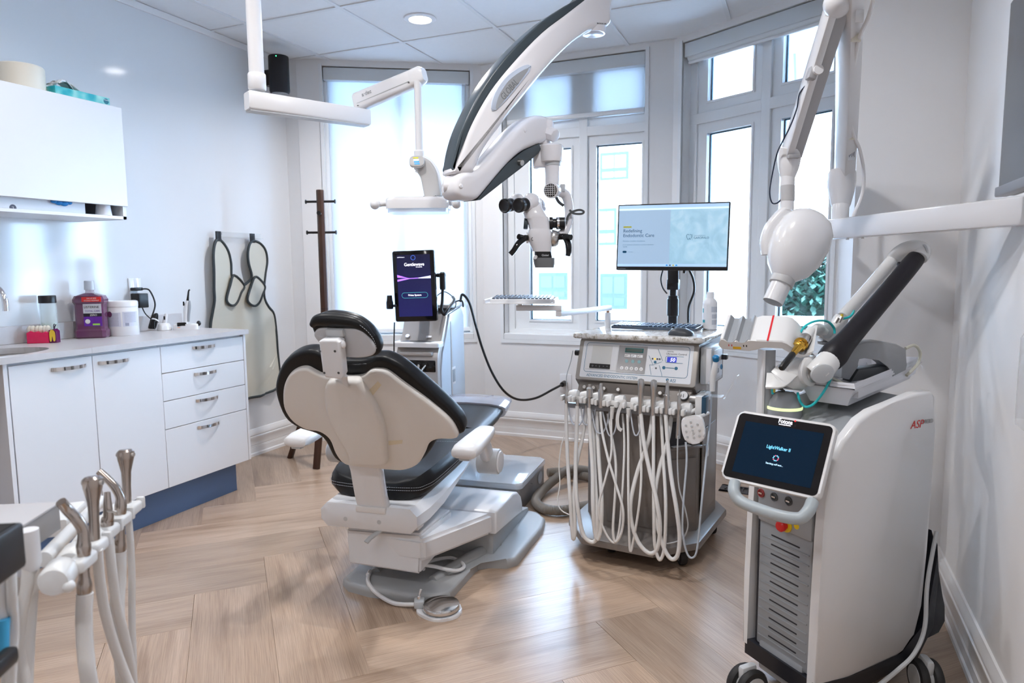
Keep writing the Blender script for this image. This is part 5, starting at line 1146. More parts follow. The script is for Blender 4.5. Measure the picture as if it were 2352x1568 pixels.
# power cord to the wall socket
so = at(1297, 880, y=4.30)
t = bmesh.new(); tube(t, [MG @ V((WG+.0, .40, .96)), at(1062, 676, D=4.0), at(1078, 695, D=4.02), at(1092, 745, D=4.05), at(1108, 800, D=4.1), at(1130, 855, D=4.15), at(1158, 898, D=4.2), at(1190, 917, D=4.3), at(1230, 914, D=4.4), at(1270, 894, D=4.45), so+V((0, -.05, .0))], .0075, 8); obj('power_cord', t, BLACK, T)
obj('power_plug', cyl(bmesh.new(), so+V((.0, -.055, 0)), so+V((0, -.005, 0)), .016, .020, 14), BLACK, T)
t = bmesh.new(); tube(t, [MG @ V((WG-.01, .3, .96)), at(1060, 690, D=3.95), at(1064, 705, D=3.95)], .005, 6); obj('strap', t, BLACK, T)
t = bmesh.new(); tube(t, [at(906, 740, D=3.66), at(905, 800, D=3.68), at(907, 900, D=3.66)], .0035, 6); obj('side_lead', t, BLACK, T)
T = thing('wall_socket', tuple(so), 'white double wall socket between the console and the cart', 'outlet')
obj('plate', bx((so.x-.035, 4.303, so.z-.06), (so.x+.045, 4.3095, so.z+.06), r=.002), WHITEG, T)
# ================================================================ ENDODONTIC CART
MC = rotz(-6, (-.60, 2.665, 0)); MCi = MC.inverted(); R3 = MC.to_3x3()
def cpl(u, v, y=0):
    """pixel onto the cart plane local y = const -> local point"""
    return MCi @ at(u, v, p=MC @ V((0, y, 0)), n=R3 @ V((0, 1, 0)))
T = thing('endodontic_cart', tuple(MC @ V((0, .25, 0))), 'taupe endodontic cart with white instrument hoses and granite top', 'medical cart')
CART = T
oct_p = [(-.13, -.005), (.125, -.005), (.235, .115), (.245, .40), (.17, .50), (-.17, .50), (-.245, .40), (-.235, .115)]
t = bmesh.new(); prism(t, oct_p, MC @ Matrix.Translation((0, 0, .09)), .60); obj('body', t, TAUPE, T)
t = bmesh.new(); prism(t, [(-.15, -.16), (.14, -.16), (.275, .0), (.29, .42), (.2, .56), (-.2, .56), (-.29, .42), (-.275, .0)], MC @ Matrix.Translation((0, 0, .068)), .028, .008, 2); obj('base_plate', t, TAUPE, T)
for x, y in [(MCi @ at(u, v, z=0))[:2] for u, v in ((1404, 1266), (1566, 1295), (1633, 1224))]+[(-.235, .34)]:
    c = MC @ V((x, y, .040)); ax = R3 @ V((.85, .5, 0)); t = bmesh.new()
    lathe(t, [(.030, -.016), (.038, -.013), (.040, -.008), (.040, .008), (.038, .013), (.030, .016)], c, ax, n=24); cs_ = obj('caster', t, RUBBER, T)
    obj('caster_hub', lathe(bmesh.new(), [(.024, -.018), (.024, .018)], c, ax), GREYM, cs_)
    obj('caster_stem', cyl(bmesh.new(), c+V((0, 0, .02)), c+V((0, 0, .04)), .012), DGREY, cs_)
# front vertical fluting of the lower body: one shallow raised panel per face
obj('front_panel', bx((-.10, -.010, .12), (.10, -.002, .60), r=.003, M=MC), TAUPE, T)
fr_ = MC @ frame((.125, -.005, 0), (.11, .12, 0), n=(0, 0, 1))
obj('drawer_front', bx((.012, -.006, .13), (.150, -.001, .40), r=.002, M=fr_), TAUPE, T); obj('drawer_front', bx((.012, -.006, .41), (.150, -.001, .44), r=.002, M=fr_), TAUPE, T)
n_ = obj('open_niche', bx((.006, -.012, .445), (.160, -.002, .55), r=.002, M=fr_), mat('niche_dark', (.05, .05, .055), .6), T); obj('niche_tray', bx((.004, -.035, .445), (.160, -.004, .455), r=.002, M=fr_), TAUPE, n_); obj('paper_slip', bx((.03, -.03, .4555), (.11, -.008, .458), M=fr_), WHITE, n_, flat=True)
obj('latch', bx((.246, .17, .385), (.258, .20, .435), r=.003, M=MC), CHROME, T); obj('side_door', bx((.2415, .14, .15), (.2465, .38, .50), r=.002, M=MC), TAUPE, T)
# head box with leaning control panel
MX = MC @ frame((-.245, 0, 0), (0, 1, 0), (0, 0, 1))      # side profile frame: x = depth, y = height, z = across
t = bmesh.new(); prism(t, [(.0, .695), (.062, .858), (.50, .858), (.50, .66), (.04, .66), (.012, .685)], MX, .49, .004, 1); obj('head_box', t, TAUPE, T)
def pp(z): return (z-.695)/.163*.062
# panel frame: x across, y up the slope, z outwards
pd = V((0, .062, .163)).normalized(); MPn = MC @ frame((0, .0, .695), (1, 0, 0), pd)
PH = math.hypot(.062, .163)
t = bmesh.new(); prism(t, rrect(.492, PH, .012, 3, 0, PH/2), MPn @ Matrix.Translation((0, 0, -.004)), .010, .003); bz = obj('panel_bezel', t, mat('bezel_taupe', (.42, .39, .36), .35, .2), T)
t = bmesh.new(); prism(t, rrect(.455, PH-.022, .006, 3, 0, PH/2), MPn @ Matrix.Translation((0, 0, .0055)), .0012); fp = obj('panel_face', t, mat('panel_white', (.80, .82, .86), .25), T)
PB = mat('panel_blue', (.03, .17, .30), .4)
t = bmesh.new(); ol = rrect(.425, PH-.052, .012, 4, 0, PH/2+.008); tube(t, [MPn @ V((x, y, .0068)) for x, y in ol], .0009, 5, spline=False, closed=True); obj('panel_outline', t, PB, fp)
def rect(name, x0, y0, x1, y1, m_, e=.0068, h=.001, par=None, r=0): return obj(name, bx((x0, y0, e), (x1, y1, e+h), M=MPn, r=r), m_, par or fp, flat=True)
md = rect('mirror_door', -.205, .045, -.075, .148, mat('door_gloss', (.82, .83, .85), .06), h=.002); rect('door_window', -.185, .055, -.10, .145, mat('door_film', (.70, .70, .68), .1), e=.0088, h=.0008, par=md)
k = rect('key_strip', -.187, .05, -.10, .068, BLACK, e=.009, h=.005, par=md)
for i, ch in enumerate('O<§>^'): text('key_mark', ch, MPn @ Matrix.Translation((-.177+i*.016, .0555, .0142)), .009, GREYM, k)
cp = rect('keypad', -.072, .040, .045, .150, mat('keypad_steel', (.33, .33, .34), .2, .8), h=.0015)
rect('lcd', -.045, .123, .03, .141, mat('lcd_frame', (.0, .12, .12), .3), e=.0083, par=cp); rect('lcd_glass', -.041, .126, .026, .138, mat('lcd_glass', (.10, .13, .12), .1), e=.0092, par=cp)
for i in range(3):
    rect('rocker', -.045+i*.026, .104, -.022+i*.026, .115, WHITE, e=.0083, par=cp)
    text('rocker_mark', 'v/^', MPn @ Matrix.Translation((-.043+i*.026, .106, .0094)), .010, BLACK, cp)
    x = -.034+i*.026; obj('round_key', lathe(bmesh.new(), [(.007, 0), (.007, .0008), (0, .0012)], MPn @ V((x, .087, .0083)), MPn.to_3x3() @ V((0, 0, 1))), mat('key_teal', (.25, .42, .45), .3), cp)
for i in range(5):
    x = -.050+i*.020; b_ = obj('program_key', lathe(bmesh.new(), [(.0072, 0), (.0072, .0012), (0, .0016)], MPn @ V((x, .058, .0083)), MPn.to_3x3() @ V((0, 0, 1))), WHITE, cp)
    text('key_number', str(i+1), MPn @ Matrix.Translation((x-.003, .054, .0097)), .010, BLACK, b_)
text('panel_text', 'DIGITAL', MPn @ Matrix.Translation((.125, .133, .0068)), .007, INKD, fp); text('panel_text', 'Ultrasonic Control', MPn @ Matrix.Translation((.122, .123, .0068)), .0105, INKD, fp)
rect('readout', .128, .093, .165, .114, mat('readout_blue', (.02, .03, .35), .3, emit=.5), par=fp); text('readout_digits', '50', MPn @ Matrix.Translation((.139, .096, .0080)), .020, TXT, fp, shear=.2)
t = bmesh.new(); tube(t, [MPn @ V((x, y, .007)) for x, y in ((.192, .117), (.126, .117), (.122, .113), (.122, .096), (.126, .091), (.190, .091))], .0008, 5, spline=False); obj('readout_frame', t, PB, fp)
for x in (.119, .167): obj('level_key', lathe(bmesh.new(), [(.0065, 0), (.0065, .001), (.005, .001), (.005, .0006), (0, .0006)], MPn @ V((x, .070, .0068)), MPn.to_3x3() @ V((0, 0, 1))), PB, fp)
rect('level_bar', .127, .0690, .159, .0712, PB)
for pts in (((.054, .115), (.075, .078), (.108, .093)), ((.088, .143), (.111, .097)), ((.075, .078), (.062, .078)), ((.061, .078), (.072, .038)), ((.100, .078), (.116, .036))):
    t = bmesh.new(); tube(t, [MPn @ V((x, y, .007)) for x, y in pts], .0008, 5, spline=False); obj('panel_line', t, PB, fp)
for i, c in enumerate(('k', 'y', 'k', 'k')): obj('indicator', lathe(bmesh.new(), [(.0036, 0), (.0036, .0008), (0, .001)], MPn @ V((.070+i*.0095, .103, .0068)), MPn.to_3x3() @ V((0, 0, 1))), mat('ind_amber', (.95, .55, .05), .4, emit=.4) if c == 'y' else DGREY, fp)
obj('indicator', lathe(bmesh.new(), [(.0055, 0), (.0055, .0008)], MPn @ V((.082, .090, .0068)), MPn.to_3x3() @ V((0, 0, 1))), PB, fp)
for x, c in ((.072, WHITE), (.088, DGREY)): obj('indicator', lathe(bmesh.new(), [(.0036, 0), (.0036, .0008)], MPn @ V((x, .066, .0068)), MPn.to_3x3() @ V((0, 0, 1))), c, fp)
text('panel_title', 'ADVANCED ENDODONTIC SYSTEM', MPn @ Matrix.Translation((-.197, .0155, .0068)), .0155, PB, fp, xs=.86)
text('panel_logo', 'ASI', MPn @ Matrix.Translation((.148, .0145, .0068)), .019, PB, fp, xs=.9); obj('panel_rose', lathe(bmesh.new(), [(.006, 0), (.004, .0008), (0, .0005)], MPn @ V((.138, .023, .0068)), MPn.to_3x3() @ V((0, 0, 1)), n=8), PB, fp)
# sloping knob shelf below
sd = V((0, -.03, -.062)).normalized(); MSh = MC @ frame((0, .02, .685), (1, 0, 0), -sd)
t = bmesh.new(); prism(t, [(.015, .688), (-.020, .622), (-.012, .612), (.10, .612), (.10, .688)], MX @ Matrix.Translation((0, 0, .012)), .466, .003, 1); obj('knob_shelf', t, TAUPE, T)
def shelf(x, s): return MSh @ V((x, -s, 0))
for x in (-.20, -.16, -.115, -.055, .115, .19):
    a = shelf(x, .030)+MSh.to_3x3() @ V((0, 0, .0)); nz = MSh.to_3x3() @ V((0, 0, 1)); b_ = obj('valve_knob', lathe(bmesh.new(), [(.006, 0), (.006, .008), (.0085, .010), (.0085, .024), (.007, .026), (0, .026)], a, nz, n=14), STEEL, T)
    obj('knob_rim', lathe(bmesh.new(), [(.013, 0), (.013, .002), (.009, .003)], a, nz, n=20), CHROME, b_)
obj('gauge_recess', bx((-.02, -.045, -.004), (.075, -.008, .001), M=MSh), DGREY, T, flat=True); obj('meter', bx((0, -.036, .001), (.05, -.014, .006), r=.003, M=MSh), BLACK, T); obj('meter_face', bx((.005, -.031, .006), (.045, -.019, .0066), M=MSh), WHITE, T, flat=True)
g_ = obj('pressure_gauge', lathe(bmesh.new(), [(.018, 0), (.018, .018), (.016, .019)], shelf(.205, .030), MSh.to_3x3() @ V((0, 0, 1)), n=24), DGREY, T); obj('gauge_face', lathe(bmesh.new(), [(.0155, .0185), (.0155, .0192), (0, .0192)], shelf(.205, .030), MSh.to_3x3() @ V((0, 0, 1)), n=24), WHITE, g_)
obj('gauge_needle', box(bmesh.new(), (.205, -.032, .0196), (.002, .014, .0006), M=MSh), BLACK, g_)
obj('sticker', bx((.01, -.058, .0), (.048, -.052, .0008), M=MSh), WHITE, T, flat=True)
# granite top
def granite():
    mt = bpy.data.materials.new('granite'); mt.use_nodes = True; nt = mt.node_tree; b_ = nt.nodes['Principled BSDF']
    tc = nt.nodes.new('ShaderNodeTexCoord'); n1_ = nt.nodes.new('ShaderNodeTexNoise'); n1_.inputs['Scale'].default_value = 42; n1_.inputs['Detail'].default_value = 6; n1_.inputs['Roughness'].default_value = .7
    nt.links.new(tc.outputs['Object'], n1_.inputs['Vector']); r_ = ramp(nt, n1_.outputs['Fac'], [(.33, (.10, .085, .06)), (.43, (.52, .48, .42)), (.52, (.78, .77, .75)), (.7, (.85, .85, .86))])
    nt.links.new(r_.outputs[0], b_.inputs['Base Color']); b_.inputs['Roughness'].default_value = .12; return mt
t = bmesh.new(); prism(t, rrect(.535, .545, .02, 4, -.002, .29), MC @ Matrix.Translation((0, 0, .862)), .022, .010, 4, bev_back=.008); obj('granite_top', t, granite(), T)
TOPZ = .884
# holder bar, holders, instruments and hoses
HY = -.085; bar_y = -.045
obj('holder_bar', bx((-.27, bar_y-.012, .585), (.235, bar_y+.012, .605), r=.004, M=MC), GREYM, T)
obj('bar_bracket', bx((-.20, bar_y, .585), (-.16, .02, .602), M=MC), TAUPE, T); obj('bar_bracket', bx((.15, bar_y, .585), (.19, .02, .602), M=MC), TAUPE, T)
hold = [(1301, 914), (1327, 917), (1354, 920), (1380, 924), (1407, 927), (1444, 931), (1471, 937), (1500, 940), (1531, 943), (1559, 946)]
HP = []
WHB = mat('holder_white', (.82, .82, .82), .3)
for i, (u, v) in enumerate(hold):
    c = cpl(u, v, HY); HP.append(c); M = MC @ Matrix.Translation(c)
    t = bmesh.new(); box(t, (-.017, .0, 0), (.012, .032, .022), r=.004, M=M); box(t, (.017, .0, 0), (.014, .032, .024), r=.004, M=M); box(t, (0, .016, 0), (.04, .012, .02), r=.004, M=M)
    h = obj('instrument_holder', t, WHB, T)
    t = bmesh.new(); lathe(t, [(.012, -.022), (.021, -.018), (.024, 0), (.021, .018), (.012, .022)], M @ V((.022, .030, .008)), R3 @ V((1, 0, .15)), n=18); obj('holder_knuckle', t, WHB, h)
def inst(i, prof, m_, name='instrument', off=(0, 0)):
    c = HP[i]; M = MC @ Matrix.Translation(c); return obj(name, lathe(bmesh.new(), prof, M @ V((off[0], off[1], 0)), (0.02, -.02, 1), n=14), m_, T)
inst(0, [(.007, -.022), (.008, -.01), (.008, .012), (.005, .018), (.003, .03), (.003, .045), (.001, .062)], STEEL)
inst(1, [(.007, -.03), (.008, -.006), (.007, .0)], STEEL)
inst(2, [(.008, -.03), (.009, -.01), (.009, .012), (.0125, .016), (.0125, .05), (.006, .056), (.006, .066)], STEEL); 
inst(3, [(.010, -.02), (.011, 0), (.011, .05), (.007, .056), (.007, .074), (.005, .076)], STEEL)
inst(4, [(.010, -.012), (.0075, -.03), (.005, -.045), (.004, -.06)], WHB, 'coupling'); inst(5, [(.010, -.012), (.0075, -.03), (.005, -.05), (.004, -.065)], WHB, 'coupling')
for i in (6, 7): inst(i, [(.009, -.022), (.010, 0), (.010, .06), (.013, .082), (.0135, .10), (.010, .112), (0, .116)], STEEL)
inst(8, [(.011, -.01), (.010, .01), (.012, .03), (.009, .055), (.011, .066), (.008, .075), (.006, .10), (.002, .118)], STEEL)
i9 = inst(9, [(.009, -.10), (.008, -.06), (.007, -.02), (.007, .02), (.008, .04), (.005, .055), (.001, .085)], STEEL)
obj('ring_collar', lathe(bmesh.new(), [(.010, .058), (.014, .060), (.010, .062)], MC @ HP[8], (0, 0, 1)), CHROME, T)
def hose(pts, r, y0=HY, y1=-.05, m_=HOSEW, name='hose'):
    n = len(pts); P = []
    for k, (u, v) in enumerate(pts):
        q = min(1, max(0, (v-960)/200)); yy = y0+(y1-y0)*max(0, (k/(n-1)-.45)/.55)
        P.append(MC @ cpl(u, v, yy*(1-q)+(-.195+.02*(k/(n-1)))*q))
    t_ = bmesh.new(); tube(t_, P, r, 10, 7); return obj(name, t_, m_, T)
hose([(1300, 926), (1301, 980), (1304, 1060), (1309, 1140), (1314, 1215), (1317, 1238), (1321, 1215), (1319, 1140), (1324, 1070), (1338, 1005), (1346, 950), (1347, 930)], .0072)
hose([(1326, 932), (1324, 1000), (1322, 1070), (1325, 1150), (1338, 1222), (1357, 1244), (1371, 1232), (1371, 1170), (1366, 1080), (1363, 1000), (1360, 945)], .0080)
hose([(1353, 936), (1356, 1000), (1361, 1080), (1362, 1160), (1366, 1215), (1372, 1238), (1380, 1215), (1382, 1150), (1376, 1060), (1372, 990), (1372, 945)], .0080)
hose([(1379, 945), (1383, 990), (1396, 1050), (1414, 1110), (1431, 1170), (1428, 1220), (1414, 1244), (1408, 1215), (1413, 1130), (1414, 1060), (1405, 1000), (1396, 950)], .0052)
hose([(1404, 940), (1404, 985), (1404, 1040), (1393, 1090), (1377, 1150), (1378, 1190), (1396, 1232), (1413, 1245), (1423, 1210), (1430, 1120), (1434, 1020), (1430, 950)], .0045)
hose([(1441, 950), (1443, 1010), (1443, 1090), (1444, 1170), (1447, 1262), (1455, 1240), (1468, 1160), (1473, 1090), (1471, 1010), (1467, 955)], .0048)
hose([(1472, 950), (1478, 1010), (1492, 1080), (1508, 1150), (1516, 1210), (1510, 1258), (1492, 1270), (1467, 1246), (1451, 1200), (1449, 1150), (1465, 1080), (1490, 1010), (1498, 955)], .0080)
hose([(1501, 952), (1501, 1020), (1501, 1100), (1502, 1180), (1504, 1250), (1515, 1285), (1526, 1255), (1529, 1160), (1524, 1060), (1520, 985), (1518, 950)], .0064)
hose([(1529, 952), (1533, 1010), (1541, 1090), (1554, 1170), (1561, 1230), (1556, 1275), (1540, 1282), (1522, 1250), (1507, 1190), (1505, 1130), (1516, 1070), (1534, 1010), (1542, 955)], .0078)
hose([(1557, 1000), (1556, 1060), (1560, 1120), (1574, 1170), (1580, 1210), (1565, 1238), (1530, 1248), (1510, 1240)], .0028, m_=mat('grey_lead', (.45, .46, .48), .4), name='lead')
hose([(1575, 1015), (1577, 1060), (1570, 1150), (1568, 1220), (1578, 1270), (1592, 1280), (1602, 1255), (1612, 1150), (1622, 1050), (1631, 960), (1634, 910)], .0038, HY, .02, mat('blue_grey_lead', (.50, .55, .62), .35), 'lead')
hose([(1296, 1000), (1288, 1030), (1284, 1070), (1286, 1110), (1281, 1150), (1290, 1172), (1315, 1184), (1325, 1183)], .0024, name='lead')
for a in ([(1306, 935), (1312, 965), (1325, 978), (1338, 965), (1342, 938)], [(1334, 935), (1340, 968), (1350, 975), (1362, 960), (1368, 938)], [(1358, 940), (1368, 985), (1380, 995), (1392, 980), (1400, 945)], [(1384, 945), (1398, 998), (1412, 990), (1418, 950)], [(1448, 945), (1455, 990), (1462, 1000), (1470, 985), (1474, 955)]):
    hose(a, .0032, HY+.01, HY+.03, clear_mat('milky_tube', (.70, .74, .82), .75) if 'mt' not in MATS else MATS['mt'], 'clear_tube')
t = bmesh.new(); sweep(t, catmull([MC @ cpl(u, v, HY) for u, v in ((1436, 918), (1428, 928), (1421, 945), (1418, 965), (1421, 982), (1428, 988))], 5), [(-.0065, -.002), (.0065, -.002), (.0065, .002), (-.0065, .002)], up=R3 @ V((0, -1, 0))); obj('hanging_strap', t, WHB, T)
# right-hand accessories
obj('side_rod', cyl(bmesh.new(), MC @ V((.215, HY+.03, .592)), MC @ cpl(1600, 940, HY+.02), .0085), WHB, T)
c = cpl(1607, 930, HY+.03); obj('rod_block', box(bmesh.new(), c, (.025, .04, .07), r=.003, M=MC), WHB, T); obj('rod_clamp', box(bmesh.new(), c+V((.02, .0, .0)), (.016, .045, .07), r=.002, M=MC), mat('clamp_blue', (.02, .07, .13), .3), T)
t = bmesh.new(); c = cpl(1594, 984, HY-.02); M = MC @ Matrix.Translation(c) @ Matrix.Rotation(R(-14), 4, 'Y') @ frame((0, 0, 0), (1, 0, 0), (0, 0, 1))
prism(t, smooth2([(-.036, .034), (-.042, -.01), (-.03, -.048), (.012, -.052), (.036, -.03), (.042, .02), (.032, .046), (-.02, .048)], 5), M, .014, .006, 3); rm = obj('hand_remote', t, WHITEG, T)
for x, y in ((-.002, .028), (-.022, .018), (.02, .016), (-.002, .012), (-.026, -.004), (-.002, -.003), (.022, -.006), (-.002, -.014), (-.026, -.024), (-.003, -.03), (.018, -.026)): obj('remote_key', lathe(bmesh.new(), [(.0045, 0), (.0042, .0016), (0, .002)], M @ V((x, y, .014)), M.to_3x3() @ V((0, 0, 1)), n=12), LGREY, rm)
obj('remote_arm', cyl(bmesh.new(), M @ V((.03, .04, .004)), MC @ cpl(1627, 948, HY+.04), .007, .006), WHB, T)
obj('module', bx((.248, .06, .70), (.290, .26, .845), r=.006, M=MC), LGREY, T); obj('module_face', bx((.272, .052, .705), (.291, .0605, .84), r=.002, M=MC), WHITE, T)
obj('module_panel', bx((.290, .10, .715), (.2945, .24, .83), r=.003, M=MC), mat('module_white', (.72, .75, .80), .3), T); obj('module_screen', bx((.2945, .13, .765), (.2955, .17, .79), M=MC), mat('module_lcd', (.30, .30, .9), .4, emit=.6), T, flat=True)
for k in range(3): obj('module_key', bx((.2945, .12+k*.022, .735), (.296, .13+k*.022, .752), M=MC), GREYM, T, flat=True)
c = cpl(1610, 905, -.02); obj('clamp_knob', cyl(bmesh.new(), MC @ V((.23, -.01, .655)), MC @ V((.262, -.01, .655)), .018, .018, 18, .003), STEEL, T)
obj('clamp_arm', bx((.248, -.02, .64), (.285, .10, .672), r=.004, M=MC), LGREY, T)
# irrigation handpiece in acrylic tray: tethered to the cart
ih = [MC @ cpl(u, v, -.02) for u, v in ((1636, 898), (1637, 870), (1642, 845), (1645, 828))]
t = bmesh.new(); tube(t, ih, [.0095, .011, .0115, .010], 14); ihp = obj('irrigation_handpiece', t, WHB, T)
obj('handpiece_cap', lathe(bmesh.new(), [(.010, 0), (.0125, .004), (.0125, .018), (.009, .022), (.004, .023)], MC @ cpl(1645, 829, -.02), R3 @ V((-.05, -.4, 1)), n=16), mat('cap_blue', (.01, .20, .45), .3), ihp)
obj('trigger', ball(bmesh.new(), MC @ cpl(1657, 842, -.02), (.005, .006, .010)), mat('trigger_blue', (.05, .16, .30), .3), ihp)
t = bmesh.new(); c = cpl(1643, 905, -.01); box(t, c+V((.0, 0, -.006)), (.055, .05, .003), M=MC); box(t, c+V((-.026, 0, .02)), (.003, .05, .05), M=MC); obj('acrylic_tray', t, CLEAR, T)
obj('acrylic_fin', box(bmesh.new(), c+V((.035, .0, .055)), (.003, .03, .10), M=MC @ Matrix.Translation(c) @ Matrix.Rotation(R(28), 4, 'Y') @ Matrix.Translation(-c)), CLEAR, T)
obj('plug_stack', bx((.292, .22, .78), (.315, .25, .80), r=.002, M=MC), BLACK, T)
t = bmesh.new(); a = cpl(1316, 805, .02); tube(t, [MC @ a, MC @ cpl(1311, 830, 0), MC @ cpl(1302, 860, -.05), MC @ (HP[0]+V((0, 0, .06)))], .0018, 6); obj('thin_wire', t, GREYM, T); obj('side_port', cyl(bmesh.new(), MC @ V((-.262, .04, .80)), MC @ V((-.244, .04, .80)), .012), BLACK, T)
# ---------------- granite-top items
def cl(u, v, z): return MCi @ at(u, v, z=z)
K_ = mat('key_navy', (.02, .05, .11), .3)
def keyboard(T, M, w_, d_, body, keym, nx, ny, th=.012, key=.78):
    t_ = bmesh.new(); prism(t_, rrect(w_, d_, .006, 3), M, th, .003); bd = obj('body', t_, body, T)
    kw, kd = (w_-.012)/nx, (d_-.012)/ny; me = None
    tb_ = bmesh.new(); box(tb_, (0, 0, 0), (kw*key, kd*key, .005), r=.0012, seg=1); me = bpy.data.meshes.new('key'); tb_.to_mesh(me); tb_.free(); me.materials.append(keym)
    for i in range(nx):
        for j in range(ny):
            if j == 0 and 3 < i < 8: continue
            o = bpy.data.objects.new('key', me); COL.objects.link(o); o.parent = T
            o.matrix_world = Matrix.Identity(4); o.matrix_local = Matrix.Translation(-ORG[T]) @ M @ Matrix.Translation((-w_/2+.006+kw*(i+.5), -d_/2+.006+kd*(j+.5), th+.0018))
    tb_ = bmesh.new(); box(tb_, (-w_/2+.006+kw*6, -d_/2+.006+kd*.5, th+.0018), (kw*3.8, kd*key, .005), r=.0012, seg=1, M=M); obj('space_bar', tb_, keym, T)
kc = cl(1508, 750, TOPZ+.01)
MKb = MC @ Matrix.Translation((kc.x, kc.y+.0, TOPZ+.004)) @ Matrix.Rotation(R(3), 4, 'X')
T = thing('keyboard', tuple(MC @ V((kc.x, kc.y, TOPZ))), 'dark blue-grey flat keyboard on the granite cart top', 'keyboard'); KB = T
keyboard(T, MKb, .375, .118, mat('kb_slate', (.10, .13, .18), .3), K_, 18, 5)
mc = cl(1564, 763, TOPZ+.012)
T = thing('mouse', tuple(MC @ V((mc.x, mc.y, TOPZ))), 'dark grey computer mouse in front of the granite-top keyboard', 'computer mouse')
t = bmesh.new(); secs = []
M = MC @ Matrix.Translation((mc.x, mc.y, TOPZ)) @ Matrix.Rotation(R(80), 4, 'Z')
for y, w_, h in ((-.048, .012, .010), (-.044, .024, .018), (-.02, .031, .028), (.01, .031, .031), (.035, .028, .026), (.048, .014, .014)):
    secs.append([M @ V((w_*math.cos(a), y, .001+h*max(0, math.sin(a))**.8)) for a in [math.pi*k/10 for k in range(11)]])
loft(t, secs); ms = obj('body', t, mat('mouse_grey', (.05, .055, .065), .4), T, ang=60); obj('wheel', cyl(bmesh.new(), M @ V((-.003, .03, .027)), M @ V((.003, .03, .027)), .006), BLACK, T)
sc_ = cl(1630, 756, TOPZ); sw_ = MC @ V((sc_.x, sc_.y, TOPZ))
T = thing('spray_bottle', tuple(sw_), 'white lubricant spray can at the back corner of the granite top', 'spray can')
obj('can', lathe(bmesh.new(), [(.028, 0), (.031, .003), (.031, .105), (.030, .118), (.018, .133)], sw_, n=28), WHITE, T)
obj('base_rim', lathe(bmesh.new(), [(.0305, 0), (.0318, .001), (.0318, .004), (.031, .005)], sw_, n=28), CHROME, T)
obj('cap', lathe(bmesh.new(), [(.0185, .130), (.0165, .134), (.0155, .158), (.014, .160), (0, .160)], sw_, n=24), WHITEG, T)
dc = (CAM-sw_); a0 = math.degrees(math.atan2(dc.y, dc.x)); p = sw_; CZ = TOPZ
t = bmesh.new(); wrap(t, .0313, -5+15, 70, .075, .098); wrap(t, .0313, 15, 60, .048, .066); wrap(t, .0313, 15, 65, .022, .042); obj('label_block', t, mat('can_grey', (.55, .57, .62), .5), T)['kind'] = 'stuff'
t = bmesh.new(); wrap(t, .0313, -70, -40, .03, .042); wrap(t, .0313, -72, -55, .072, .09); obj('label_mark', t, mat('can_teal', (.05, .40, .48), .4), T)['kind'] = 'stuff'
# ---------------- monitor on its pole
mcorn = [at(1417, 470, D=3.14), at(1677, 463, D=2.96), at(1673, 621, D=2.97), at(1418, 620, D=3.15)]
u_ = ((mcorn[1]-mcorn[0])+(mcorn[2]-mcorn[3])).normalized(); v_ = ((mcorn[0]-mcorn[3])+(mcorn[1]-mcorn[2])).normalized(); c = sum(mcorn, V((0, 0, 0)))/4
MM = frame(c, u_, v_); mw = ((mcorn[1]-mcorn[0]).length+(mcorn[2]-mcorn[3]).length)/2; mh = ((mcorn[0]-mcorn[3]).length+(mcorn[1]-mcorn[2]).length)/2
pole = cl(1545, 742, TOPZ); pw = MC @ V((pole.x, pole.y, 0))
T = thing('monitor', (pw.x, pw.y, TOPZ), 'flat computer monitor on a black pole, screen showing an endodontic clinic page', 'monitor')
t = bmesh.new(); prism(t, rrect(mw, mh, .004, 2), MM @ Matrix.Translation((0, 0, -.025)), .026, .002); hs2 = obj('housing', t, BLACK, T)
SCR = mat('screen_pale', (.10, .14, .2), .4, emit=.36, ecol=(.50, .70, .95))
sx0, sx1, sy0, sy1 = -mw/2+.006, mw/2-.006, -mh/2+.016, mh/2-.006
dp = obj('display', bx((sx0, sy0, .001), (sx1, sy1, .0016), M=MM), SCR, T, flat=True)
def marble():
    mt = bpy.data.materials.new('screen_marble'); mt.use_nodes = True; nt = mt.node_tree; b_ = nt.nodes['Principled BSDF']
    tc = nt.nodes.new('ShaderNodeTexCoord'); n1_ = nt.nodes.new('ShaderNodeTexNoise'); n1_.inputs['Scale'].default_value = 9; n1_.inputs['Detail'].default_value = 7; n1_.inputs['Distortion'].default_value = 2.2
    nt.links.new(tc.outputs['Object'], n1_.inputs['Vector']); r_ = ramp(nt, n1_.outputs['Fac'], [(.35, (.27, .47, .60)), (.5, (.34, .56, .70)), (.62, (.45, .64, .76)), (.8, (.36, .58, .74))])
    nt.links.new(r_.outputs[0], b_.inputs['Emission Color']); b_.inputs['Emission Strength'].default_value = .48; b_.inputs['Base Color'].default_value = (.2, .3, .4, 1); b_.inputs['Roughness'].default_value = .4; return mt
xm = sx0+(sx1-sx0)*.485
obj('page_picture', bx((xm, sy0+.012, .0016), (sx1, sy1-.022, .0019), M=MM), marble(), dp, flat=True)
obj('browser_bar', bx((sx0, sy1-.022, .0016), (sx1, sy1-.014, .0019), M=MM), mat('bar_light', (.6, .78, .95), .4, emit=.44, ecol=(.62, .78, .96)), dp, flat=True)
obj('tab_strip', bx((sx0, sy1-.014, .0016), (sx1, sy1, .0019), M=MM), mat('tab_blue', (.4, .6, .85), .4, emit=.32, ecol=(.46, .66, .90)), dp, flat=True)
obj('task_bar', bx((sx0, sy0, .0016), (sx1, sy0+.012, .0019), M=MM), MATS['tab_blue'], dp, flat=True)
INK2 = mat('page_ink', (.0, .10, .24), .5)
